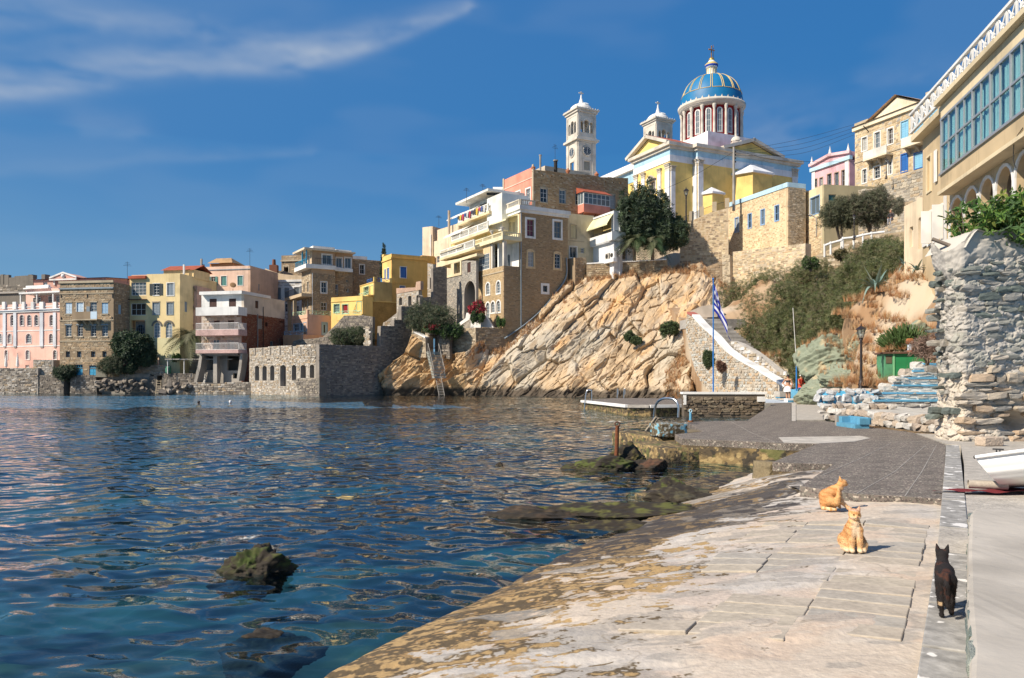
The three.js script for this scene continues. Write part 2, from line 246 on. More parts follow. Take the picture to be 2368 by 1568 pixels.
const MORT={tan:M([0.30,0.22,0.14]),ruin:M([0.36,0.32,0.27]),dark:M([0.17,0.15,0.125]),pale:M([0.52,0.43,0.30]),brick:M([0.19,0.075,0.045]),white:M([0.72,0.71,0.69])};
// nearest of jittered cells: [tone, offset within the cell x, y, distance to the next cell]
function cell2(x,y,sd){const xi=Math.floor(x),yi=Math.floor(y);let a=9,b=9,r=0,ox=0,oy=0;for(let j=-1;j<=1;j++)for(let i=-1;i<=1;i++){const cx=xi + i + hash3(xi + i,yi + j,sd),cy=yi + j + hash3(xi + i,yi + j,sd + 1),d=Math.hypot(x - cx,y - cy);if(d<a){b=a;a=d;r=hash3(xi + i,yi + j,sd + 2);ox=x - cx;oy=y - cy;}else if(d<b)b=d;}return[r,ox,oy,b - a];}
// sea and sea bed
{
const r=rng(11),waves=[];
for(let k=0;k<36;k++){const L=0.15*Math.pow(1.135,k)*(0.9 + 0.2*r()),a=(-0.5 +(r()- 0.5)*1.9),K=2*Math.PI / L;waves.push([K*Math.sin(a),K*Math.cos(a),r()*6.28,0.0031*Math.pow(L,0.28)*(1 + 1.1*sm(1.5,5,L)),L]);}
const D0=2.2,D1=125,NV=560,NU=560,wave=(x,z,cell)=>{
let h=0;const g=0.55 + 0.9*fbm(x*0.13 + 40,z*0.13 + 70,3.5,3);
const wx=x + 0.5*fbm(x*0.5,z*0.5,1.5,2),wz=z + 0.5*fbm(x*0.5 + 9,z*0.5,4.5,2);
for(const[kx,kz,p,A,L]of waves){if(L<cell*1.9)continue;const s=Math.sin(kx*wx + kz*wz + p);h +=A*sm(1.9,3.8,L / cell)*(s + 0.35*s*s);}
return h*g;
};
const g=grid(NU,NV,(u,v)=>{const d=D0*Math.pow(D1 / D0,v),x=lerp(-1.05*d - 5,0.9*d + 5,u),cell=Math.max(d*(Math.pow(D1 / D0,1 / NV)- 1),(1.95*d + 10)/ NU);return V(x,wave(x,-d,cell),-d);});
uvxz(g,5);
const wv=rng(5),ws=[];for(let k=0;k<26;k++){const n=3 + Math.floor(wv()*16),a=(wv()- 0.5)*2.2,fx=Math.round(n*Math.sin(a)),fy=Math.max(1,Math.round(n*Math.cos(a)));ws.push([fx,fy,wv()*6.28,1 / Math.hypot(fx,fy)]);}
const T_wave=tex(512,(u,v)=>{let s=0,n=0;const wu=u + 0.03*fbm(u*4,v*4,2.5,2,4),wv2=v + 0.03*fbm(u*4,v*4,6.5,2,4);for(const[fx,fy,p,a]of ws){s +=a*Math.sin(6.2832*(fx*wu + fy*wv2)+ p);n +=a;}return 0.5 + 0.9*s / n;});
const mw=M([0.38,0.60,0.70],{map:null,rough:0.035,transmission:1,thickness:0,ior:1.33});mw.bumpMap=T_wave;mw.bumpScale=0.085;
structure('sea',g,mw,0);
const bed=grid(300,340,(u,v)=>{const d=1.5*Math.pow(90,v),x=lerp(-1.05*d - 8,0.9*d + 8,u);const e=fbm(x*0.5,d*0.5,2.5,4);return V(x,-1.0 - 2.3*sm(4,26,d - x*0.6)+ 0.9*(e - 0.5),-d);});
colored(bed,(p)=>{const n=fbm(p.x*0.22 + 5,p.z*0.3,3.5,4),f=fbm(p.x*1.3,p.z*1.3,7.5,4),sand=sm(0.54,0.64,n),st=sm(0.5,0.6,f);const d=-p.z - p.x*0.6,near=sm(20,7,d),rk=cell2(p.x*1.6,p.z*1.6,5);let c=mixc([0.016,0.04,0.075],[0.03,0.06,0.085],st);c=mixc(c,[0.07,0.17,0.165],sand*0.7);return mixc(c,rgbm(mixc([0.035,0.035,0.022],[0.17,0.16,0.09],rk[0]*rk[0]),0.5 + 0.9*f),near*(0.5 + 0.5*st));});
structure('sea_bed',bed,vcm({rough:1}),0);
}
// hillside under the town (never seen bare for long) and the slope behind the quay
const hillPts=[[-110,-108,2],[-80,-104,2.3],[-60,-104,2.3],[-40,-104,2.2],[-28,-108,2],[-30,-125,8],[-60,-130,7],[-95,-130,6],[-18,-106,7],[-8,-104,8],[0,-112,12],[10,-110,14],[22,-108,15],[30,-118,22],[30,-140,28],[55,-150,29],[0,-150,26],[-40,-160,20],[-100,-170,15],[80,-150,32],[70,-110,27],[60,-90,22],[90,-80,28],[50,-75,16],[40,-62,11],[35,-50,8.5],[30,-40,7],[28,-34,8.5],[40,-30,11],[60,-40,16],[22,-26,5],[13.4,-31,1.0],[14.6,-36,1.1],[16.2,-42,0.8],[18.3,-47,0.7],[18.6,-39.5,5.4],[19.9,-42.5,6.8],[18.1,-35.5,2.9],[17.8,-37.5,3.4],[16.6,-33,1.7],[16.6,-36.5,2.6],[17.4,-40,2.6],[21,-46,4.2],[22.6,-44.5,8.4],[21.2,-40.5,7.6],[22,-36,7.8],[20,-31,6],[26,-48,6.5],[19,-56,0.9],[22,-62,4],[21,-78,8],[26,-76,11.5],[34,-84,14],[20,-90,10],[100,-20,18],[60,-15,12],[45,-10,7],[28,-16,3.0],[30,-8,3]];
function hill(x,z){let s=0,w=0;for(const[a,b,h]of hillPts){const k=1 / Math.pow((a - x)**2 +(b - z)**2 + 2,1.9);s +=h*k;w +=k;}return s / w;}
{
const mk=(x0,x1,z0,z1,nx,nz,f)=>grid(nx,nz,(u,v)=>{const x=lerp(x0,x1,u),z=lerp(z0,z1,v);return V(x,f(x,z),z);});
const earth=(p)=>mixc([0.30,0.22,0.14],[0.42,0.34,0.24],fbm(p.x*0.6,p.z*0.6,p.y*0.6 + 0.5,4));
const g1=mk(-130,130,-103,-240,150,90,(x,z)=>hill(x,z)+ 0.5*fbm(x*0.3,z*0.3,1.5,3));
structure('hill',colored(g1,earth),vcm({rough:1}),0);
const foot=(z)=>{const d=-z;return d<32?18.3:d<33.5?lerp(18.3,14.4,(d - 32)/ 1.5):d<40?lerp(14.4,18.2,(d - 33.5)/ 6.5):d<47?lerp(18.2,19.6,(d - 40)/ 7):d<52?lerp(19.6,21.4,(d - 47)/ 5):d<72?lerp(21.4,18.0,(d - 52)/ 20):lerp(18.0,17.5,(d - 72)/ 20);};
const g2=grid(200,170,(u,v)=>{const z=lerp(-21,-103.6,v),x=lerp(foot(z),130,Math.pow(u,2.6)),y=Math.max(0.3,hill(x,z));return V(x,y +(1.6*(fbm(x*0.5,z*0.5,2.5,4)- 0.5)+ 0.7*(fbm(x*1.8,z*1.8,7.5,4)- 0.5))*sm(0,3,x - foot(z))-(u===0?y:0),z);});
structure('slope',colored(g2,(p)=>{const n=fbm(p.x*0.9,p.z*0.9,p.y + 0.5,4),m=fbm(p.x*0.35 + 7,p.z*0.35,3.5,3);return mixc(mixc([0.38,0.27,0.17],[0.28,0.17,0.09],sm(0.42,0.6,n)),[0.46,0.38,0.28],sm(0.52,0.68,m));}),vcm({rough:1}),0);
}
// the cliff
const cliffTop=[[835,905,93],[868,868,92],[900,845,91.5],[935,815,91.5],[952,772,92],[985,795,91.5],[1005,822,90.5],[1035,818,90],[1080,812,91],[1110,788,93],[1140,782,94.5],[1165,783,95.5],[1200,750,97],[1240,712,98.5],[1280,672,100],[1312,640,101],[1345,634,100],[1400,622,100],[1480,618,99],[1560,612,98],[1620,606,97],[1660,640,94],[1690,668,90],[1730,690,86]];
const cliffFoot=[[835,93.5],[880,92],[960,91],[1010,90.5],[1042,91.5],[1080,89],[1140,86],[1200,84],[1345,80],[1480,76],[1580,72],[1650,69],[1730,66]];
const pl=(t,x,k)=>{let i=0;while(i + 2<t.length&&x>t[i + 1][0])i++;const a=t[i],b=t[i + 1];return lerp(a[k],b[k],clamp((x - a[0])/(b[0]- a[0])));};
const tri=(x)=>{const f=x - Math.floor(x);return f<0.78?f / 0.78:(1 - f)/ 0.22;};
function cliffPoint(sx,t){
const df=pl(cliffFoot,sx,1),ty=pl(cliffTop,sx,1),dt=Math.max(pl(cliffTop,sx,2),df + 1.5),top=EYE -(ty - HY)/ F*dt;
const k=Math.pow(t,0.94),d=lerp(df,dt,Math.pow(t,0.85)*0.6 + t*t*0.4),y=lerp(-1.2,top,k),x=(sx - CX)/ F*d;
const c=0.69,s=0.72,n1=fbm(x*0.12,y*0.12,d*0.05 + 0.5,3),w1=fbm(x*0.4,y*0.4,21,3)- 0.5,q=-x*s + y*c + 2.2*n1,p=x*c + y*s + 1.5*w1;
const f=(pp,qq,sd,tilt)=>{const[r,ox,oy,e]=cell2(pp,qq,sd),ta=hash3(Math.floor(r*9973),sd,5)- 0.5,tb=hash3(Math.floor(r*9973),sd,6)- 0.35;return(r - 0.5)+ tilt*(ta*ox + tb*oy*1.4)- 0.3*sm(0.1,0,e);};
const n3=fbm(p*0.55,q*2.0,6,4),n4=fbm(x*2.2,y*2.2,9,3),soft=sm(0.42,0.6,fbm(x*0.16 + 9,y*0.16,31,3));
let o=1.7*(n1 - 0.5)+ 1.15*f(p / 5.5,q / 2.3,3,1.5)+ 0.42*(1 - 0.6*soft)*f(p / 2.6,q / 0.85,7,1.6)+ 0.2*f(p / 1.2,q / 0.4,11,1.6)+ 0.35*(n3 - 0.5)+ 0.22*(n4 - 0.5)+ 0.5*(tri(q / 3.4 + n3*0.8)- 0.5)*soft;
o*=0.3 + 0.7*sm(0,0.05,1 - t);
return V(x - o*0.35,y + o*0.25,-d + o*0.9);
}
{
const NU=860,NV=420,g=grid(NU,NV,(u,v)=>cliffPoint(lerp(835,1730,u),v));
colored(g,(p)=>{
const c=0.69,s=0.72,q=-p.x*s + p.y*c,w=p.x*c + p.y*s,a=fbm(w*0.12,q*0.7,1.5,4),b=fbm(w*0.4,q*1.8,5.5,4),m=fbm(p.x*0.16 + 3,p.y*0.16,8.5,3);
const blk=cell2(w / 3.2,q / 1.4,17)[0];let k=mixc([0.46,0.335,0.205],[0.39,0.34,0.265],sm(0.4,0.62,m + 0.3*(blk - 0.5)));k=rgbm(k,0.86 + 0.28*blk);k=mixc(k,[0.56,0.34,0.15],sm(0.55,0.75,a)*0.75);k=mixc(k,[0.54,0.45,0.33],sm(0.5,0.7,b)*0.6);k=mixc(k,[0.24,0.17,0.1],sm(0.62,0.76,fbm(w*0.5,q*3.2,12.5,3))*0.7);
if(p.x<-5.5)k=mixc(k,[0.50,0.31,0.13],0.5);
const tide=0.75 + 0.9*(fbm(p.x*0.7,p.z*0.7,2.5,3)- 0.3);return mixc([0.085,0.065,0.045],k,sm(tide - 0.25,tide + 0.25,p.y));
});
const m=vcm({rough:0.95});structure('cliff',g,m,0);
}
// helpers for town pieces
function stoneWall(name,label,o,px,{cols=STN.ruin,mort=MORT.ruin,t=0.6,side='A',w=0.42,h=0.2,proud=0.05,seed=1,cat='stone wall',group,holes=[],cope}={}){
const H=house(name,label,{...o,cat,group}),f=H[side];
for(const q of holes){const[a,b,c,d]=f.rect(q);f.holes.push(rectPts(a,b,c,d));}
const pts=f.pts(px);wallOn(f,pts,mort,{t,stone:cols&&{cols,w,h,proud,seed}});
if(cope){const[a,b]=cope,p=f.pts([a,b]),l=Math.hypot(p[1][0]- p[0][0],p[1][1]- p[0][1]),an=Math.atan2(p[1][1]- p[0][1],p[1][0]- p[0][0]);const g=B(-0.05,l + 0.05,0.003,0.16,-t - 0.06,0.08);g.rotateZ(an);g.translate(p[0][0],p[0][1],0);part('coping',g.applyMatrix4(f.M),C.white,H.g);}
return H;
}
const antenna=(x,y,d,h,z,where)=>{const[sx,sy]=zp(z,x,y),p=at(sx,sy,d),l=[cyl(0.025,0.02,h,0,0,0,5)];for(let k=0;k<3;k++)l.push(B(-0.5 + k*0.12,0.5 - k*0.12,h*0.8 + k*h*0.07,h*0.8 + k*h*0.07 + 0.03,-0.015,0.015));const g=thing('roof_antenna','thin grey aerial mast with crossbars ' + where,'antenna',p,0.6,'aerials on the roofs of the town');part('mast',l,C.iron,g,0);return g;};
// pink waterfront hotel
{
const pink=M([0.78,0.47,0.38]),trim=M([0.64,0.66,0.70]);
const H=house('pink_hotel','salmon pink waterfront house with white pilasters, arched windows and posts along its parapet',{z:'z1',x:660,d:103,base:2.2,yaw:71,cat:'house'}),A=H.A;
const L=-170,top=A.v(400,552);
const o={arch:true,grid:[2,4],surround:true,sw:0.1,surMat:M([0.72,0.62,0.58])};
for(const x of[[-60,-20],[108,148],[205,247],[283,324],[358,400],[517,557]])win(A,[...x,680,793],o);
for(const x of[[-24,18],[78,120],[270,325],[512,552]])win(A,[...x,877,975],o);
for(const x of[[48,78],[268,308],[553,592]])win(A,[...x,1048,1145],o);
win(A,[262,302,1205,1236],{grid:[3,1]});
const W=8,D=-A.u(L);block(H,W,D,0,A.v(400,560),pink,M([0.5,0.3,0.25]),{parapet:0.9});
for(const[a,b]of[[-90,-60],[35,65],[145,175],[420,455],[560,590]]){boxPx(A,'pilaster',[a,b,656,1010],0.001,0.14,trim);boxPx(A,'pilaster_foot',[a + 4,b - 4,1011,1024],0.001,0.1,C.concrete);}
for(const[a,b]of[[-90,-60],[35,66],[145,180],[240,270],[335,365],[425,465],[565,600]])boxPx(A,'parapet_post',[a,b,545,621],0.001,0.25,C.white);
boxOn(A,'cornice',-D,0,A.v(300,652),A.v(300,636),0.002,0.18,C.white);boxOn(A,'cornice',-D,0,A.v(300,634),A.v(300,623),0.002,0.32,trim);boxOn(A,'parapet_rail',-D,0,A.v(300,603),A.v(300,593),0.002,0.06,C.white);
for(const y of[845,1008])boxOn(A,'string_course',-D,0,A.v(300,y + 4),A.v(300,y - 4),0.002,0.05,C.white);
const f=A.off(-3.2),y0=A.v(400,600);wallOn(f,f.pts([[268,620],[700,620],[700,402],[268,402]]),pink,{t:3});boxPx(f,'roof_edge',[262,520,395,408],-0.4,0.35,C.white);boxPx(f,'parapet',[268,505,370,396],-0.3,0.02,C.white);
const p=A.off(-1.2);boxPx(p,'pergola_roof',[214,640,438,455],-2.2,0.3,C.white);for(const x of[220,390,560])boxPx(p,'pergola_post',[x - 5,x + 5,455,600],0,0.15,C.white);
const fw=f.off(0.02);for(const q of[[345,428,498,575],[508,550,485,575],[590,625,480,575]]){const[a,b,c,d]=fw.rect(q);winUV(fw,a,b,c,d,{dep:-0.02,grid:[3,3]});}
for(const[x,y]of[[62,1128],[182,1132]]){const g=thing('closed_parasol','folded white parasol on the terrace below the pink hotel','parasol',V(0,0,0),0,'folded parasols on the hotel terrace'),q=A.off(2).hit(x,1238),P=V(q[0],q[1],2).applyMatrix4(A.W);g.position.copy(P);g.position.y=2.4;part('pole',cyl(0.03,0.03,3,0,0,0,6),C.iron,g,0);part('canopy',new THREE.LatheGeometry([[0.03,2.9],[0.12,2.4],[0.22,1.3],[0.1,1.1],[0.02,1.1]].map(([a,b])=>V(a,b,0)),8),C.white,g);}
}
// upper pink house with pediment behind it
{
const pink=M([0.66,0.37,0.29]);
const H=house('pink_gabled_house','pink house with a white pediment and red tiled roof rising behind the stone house',{z:'z1',x:1105,d:120,base:4,yaw:78}),A=H.A,Bf=H.B;
win(A,[448,494,338,392],{grid:[2,2],glass:C.greySh});
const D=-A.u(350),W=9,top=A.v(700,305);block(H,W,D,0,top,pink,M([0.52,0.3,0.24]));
const u0=-D - 0.3,h=A.v(700,275)- top,uA=A.u(537),uB=A.u(820),uc=(uA + uB)/ 2,ph=A.v(680,240)- top;
tiledRoof(H.g,[[[-0.4,top + 0.05,0.4],[-0.4,top + 0.05,-D - 0.4],[W / 2,top + h,-D - 0.4],[W / 2,top + h,0.4]],[[W + 0.4,top + 0.05,0.4],[W / 2,top + h,0.4],[W / 2,top + h,-D - 0.4],[W + 0.4,top + 0.05,-D - 0.4]]]);
part('gable',prism([[-0.1,top],[W + 0.1,top],[W / 2,top + h - 0.05]],-0.2,0.02),pink,H.g);
const ped=part('pediment',prism([[uA,top - 0.2],[uB,top - 0.2],[uB,top + 0.25],[uc,top + ph],[uA,top + 0.25]],-3,0.35).applyMatrix4(A.M),pink,H.g),t=(a,b)=>{const l=Math.hypot(b[0]- a[0],b[1]- a[1]),g=B(0,l,-0.12,0.12,0.3,0.5);g.rotateZ(Math.atan2(b[1]- a[1],b[0]- a[0]));g.translate(a[0],a[1],0);return g.applyMatrix4(A.M);};
part('pediment_trim',[t([uA,top + 0.2],[uc,top + ph]),t([uc,top + ph],[uB,top + 0.2]),t([uA,top - 0.1],[uB,top - 0.1])],C.white,ped);part('medallion',new THREE.SphereGeometry(0.35,10,8).applyMatrix4(M4().makeTranslation(uc,top + ph*0.45,0.35)).applyMatrix4(A.M),C.white,ped);
boxPx(A,'pipe',[566,580,318,368],0.02,0.2,C.white);
}
// dark stone buildings far left
{
const H=house('ruined_stone_house','roofless dark stone house with crenel-like stumps above the pink hotel',{z:'z1',x:345,d:130,base:5,yaw:72}),A=H.A;
block(H,8,-A.u(-140),0,A.v(200,350),MORT.dark,MORT.dark,{stoneA:{cols:STN.dark,seed:3,w:0.7,h:0.3}});
const top=A.v(200,350);for(const q of[[-60,-20,270],[2,34,258],[42,88,263],[92,150,290],[150,345,275]]){const[a,b]=[A.u(q[0]),A.u(q[1])];boxOn(A,'parapet_stump',a,b,top - 0.5,A.v(q[0],q[2]),-0.5,0.03,MORT.dark);}for(const q of[[237,275,250,290],[375,412,248,300]])boxPx(A,'chimney',q,-2,-1,MORT.dark);
const K=house('flat_roofed_store','low dark building with a pale flat roof edge left of the pergola',{z:'z1',x:270,d:122,base:4,yaw:76});block(K,6,-K.A.u(-140),0,K.A.v(200,455),MORT.dark,MORT.dark);boxPx(K.A,'roof_edge',[-130,275,440,458],-0.2,0.3,C.concrete);
}
// brown stone house
{
const H=house('stone_house','tall square brown stone house with pale blue shutters and a bracketed balcony',{z:'z1',x:1185,d:99,base:2.2,yaw:81}),A=H.A,b=H.B,D=-A.u(622);
const lint=C.stoneTrim,s1={shut:'closed',ledge:lint,sill:lint};
win(A,[682,750,552,668],{...s1,shutMat:C.paleBlue});win(A,[800,870,550,668],{...s1,shutMat:C.paleBlue,surround:true,sw:0.08});win(A,[942,1010,548,668],{name:'door',ledge:lint,grid:[2,4]});win(A,[1062,1128,552,668],{...s1,shutMat:C.blueSh});
boxPx(A,'door_leaf',[905,940,592,668],0.03,0.09,C.greySh);
for(const q of[[682,745],[805,863],[945,1003],[1062,1125]])win(A,[...q,788,905],{ledge:C.greySh,sill:lint,grid:[2,4],dep:0.22});
for(const q of[[685,730],[803,848],[948,995],[1068,1112]])win(A,[...q,1062,1130],{frame:C.greySh,dep:0.28,grid:[2,2]});
for(const q of[[785,862],[930,1008]]){win(A,[...q,1200,1236],{frame:C.turq,grid:[3,1]});win(A,[...q,1240,1322],{name:'door',shut:'closed',shutMat:C.turq,louvre:2});}
win(b,[1235,1265,570,672],{shut:'closed',shutMat:C.blueSh});
const top=A.v(1000,340);block(H,5.2,D,0,top,MORT.tan,MORT.tan,{stoneA:{cols:STN.tan.concat([[0.5,0.4,0.27]]),seed:4,w:0.5,h:0.22},stoneB:{cols:STN.tan.slice(1,4),seed:5}});
for(const[y,t,n]of[[335,12,0.18],[402,8,0.16],[455,5,0.09],[735,6,0.08],[953,6,0.08]])boxOn(A,'string_course',-D - 0.05,0.04,A.v(900,y + t),A.v(900,y - t),0.002,n,y===402?C.greySh:lint);
const[u0,u1]=[A.off(1).u(750),A.off(1).u(1010)],v0=A.v(880,730);boxOn(A,'balcony_slab',u0,u1,v0 - 0.15,v0,0.002,1,lint);boxOn(A,'balcony_panel',u0,u1 - 0.9,v0,v0 + 0.95,0.93,1,MORT.tan);boxOn(A,'balcony_panel',u1 - 0.9,u1,v0,v0 + 0.95,0.93,1,C.paleBlue);
for(const k of[0.1,0.37,0.63,0.9]){const u=lerp(u0,u1,k);part('bracket',prism([[0,0],[0,-0.6],[0.7,0]],-u - 0.1,-u + 0.1).rotateY(-Math.PI / 2).translate(0,v0 - 0.152,0).applyMatrix4(A.M),lint,H.g);}
for(const[x,y]of[[640,480],[912,480],[1176,480],[640,720],[1170,720]])boxPx(A,'wall_anchor',[x - 3,x + 3,y - 20,y + 22],0.02,0.08,C.iron);
}
// yellow house
{
const yel=M([0.78,0.61,0.32]),yel2=M([0.76,0.57,0.29]),grn=M([0.68,0.63,0.38]);
const H=house('yellow_house','tall pale yellow house with dark shutters, arched lower windows and a greenish base',{z:'z2',x:770,d:101,base:2.5,yaw:81}),A=H.A,D=-A.u(285),W=9;
win(A,[512,572,446,560],{shut:'open',shutMat:C.darkSh,surround:true,sw:0.07,grid:[2,4]});win(A,[648,712,442,560],{shut:'closed',shutMat:C.greySh,surround:true,sw:0.1});
for(const q of[[508,572],[645,706]])win(A,[...q,628,746],{shut:'closed',shutMat:C.greySh,surround:true,sw:0.06,surMat:C.greySh,ledge:C.stoneTrim});
for(const q of[[516,582],[632,697]])win(A,[...q,820,970],{arch:true,grid:[2,5],hood:MORT.dark,glass:C.greySh,frame:C.white});
win(A,[540,570,1155,1228],{name:'doorway',arch:0.3,open:true,surround:true,surMat:C.stoneTrim});
win(A,[300,445,434,560],{frame:C.white,grid:[4,4],glass:C.glassLit});win(A,[297,440,637,752],{frame:C.white,grid:[3,2]});
win(A,[297,437,800,975],{frame:yel2,grid:[1,1],dep:0.9,glass:M([0.30,0.30,0.28])});const rc=A.off(-0.85);{const[a,b2,c,d]=rc.rect([350,432,840,972]);winUV(rc,a,b2,c,d,{arch:true,grid:[4,4],dep:-0.03,frame:C.greySh});}
win(H.B,[815,840,620,720],{shut:'closed',shutMat:C.greySh});
const top=A.v(600,352),ym=A.v(600,972),uL=A.u(450),ta=A.v(370,400),holes=A.holes;
wallOn(A,[[uL,ym],[-0.35,ym],[-0.35,top],[uL,top]],yel,{holes:holes.filter((h)=>h[0][0]>uL&&h[0][1]>ym)});wallOn(A,rectPts(uL,-0.35,0,ym),grn,{holes:holes.filter((h)=>h[0][0]>uL&&h[0][1]<ym - 0.2)});
wallOn(A,rectPts(-D,uL,0,ta),yel2,{holes:holes.filter((h)=>h[0][0]<uL),t:0.34});
wallOn(H.B,rectPts(0,W,ym,top),yel);wallOn(H.B,rectPts(0,W,0,ym),grn,{holes:[]});
part('wall',B(W - 0.3,W,0,top,-D,-0.35),yel,H.g);part('roof',B(0.3,W - 0.3,top - 0.5,top - 0.3,uL,-0.35),C.concrete,H.g);part('roof',B(0.3,W - 0.3,ta - 0.3,ta - 0.1,-D,uL),C.concrete,H.g);
boxOn(A,'tile_eave',-D,uL,ta,ta + 0.35,-1.2,0.35,C.redTile);const up=A.off(-1.3);boxPx(up,'upper_wall',[303,450,362,402],-1.5,0,M([0.66,0.42,0.3]));boxPx(A,'canopy',[282,455,598,604],0.002,0.35,C.brownSh);
const P=A.off(-3);const[a,b2,c,d]=P.rect([612,850,312,360]);boxOn(P,'stair_hut',a,b2 + 0.8,c - 0.5,d,-4,0,yel2);tiledRoof(H.g,[[[2.7,d - 0.1,a - 0.3],[2.7,d - 0.1,b2 + 1.1],[5,d + 0.8,b2 + 1.1],[5,d + 0.8,a - 0.3]],[[5,d + 0.8,a - 0.3],[5,d + 0.8,b2 + 1.1],[7.3,d - 0.1,b2 + 1.1],[7.3,d - 0.1,a - 0.3]]]);boxPx(P.off(0.6),'chimney_pipe',[798,812,262,355],-0.2,0,C.white);
antenna(262,440,104,2.9,'z2','between the stone house and the yellow house');
}
// peach house with green shutters, and its arched loggia tower
{
const peach=M([0.76,0.53,0.40]);
const H=house('peach_house','peach house with green shutters and a small tiled roof hut behind the balcony house',{z:'z2',x:1450,d:109,base:3.5,yaw:79}),A=H.A;
const s={shut:'closed',shutMat:C.greenSh,surround:true,sw:0.07};win(A,[970,1022,378,468],s);win(A,[1070,1112,378,466],{...s,shut:'open',grid:[2,4]});win(A,[1168,1220,374,464],s);win(A,[1327,1378,371,461],s);win(A,[966,982,575,670],s);win(H.B,[1528,1537,450,515],{shut:'closed'});
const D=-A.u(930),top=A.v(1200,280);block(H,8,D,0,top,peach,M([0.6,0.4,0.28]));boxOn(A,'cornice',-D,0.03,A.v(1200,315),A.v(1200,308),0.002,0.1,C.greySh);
const P=A.off(-3);boxPx(P,'roof_hut',[1058,1280,250,300],-3,0,M([0.58,0.25,0.1]));{const[a,b,c,d]=P.rect([1048,1290,240,250]);tiledRoof(H.g,[[[2.6,c,a],[2.6,c,b],[4,c + 0.9,b - 1],[4,c + 0.9,a + 0.6]],[[6.4,c,b],[6.4,c,a],[4,c + 0.9,a + 0.6],[4,c + 0.9,b - 1]],[[2.6,c,b],[6.4,c,b],[4,c + 0.9,b - 1]]],M([0.45,0.28,0.14]));}
boxPx(A.off(-1),'chimney_pipe',[966,979,205,300],-0.25,0,C.concrete);boxPx(A.off(-1),'chimney',[962,990,258,300],-0.5,-0.26,C.concrete);antenna(1445,280,109,2.6,'z2','on the roof corner of the peach house');
const L=house('loggia_tower','narrow pinkish stair tower with three stacked arched openings beside the yellow house',{z:'z2',x:935,d:104,base:3,yaw:84,cat:'tower'}),a=L.A;
for(const q of[[845,906,487,645],[845,900,672,805],[850,886,842,935]])win(a,q,{arch:true,open:true,hood:MORT.tan,name:'arched_opening'});
block(L,4,-a.u(808),0,a.v(870,468),M([0.52,0.33,0.25]),M([0.55,0.36,0.28]),{parapet:0.2});
}
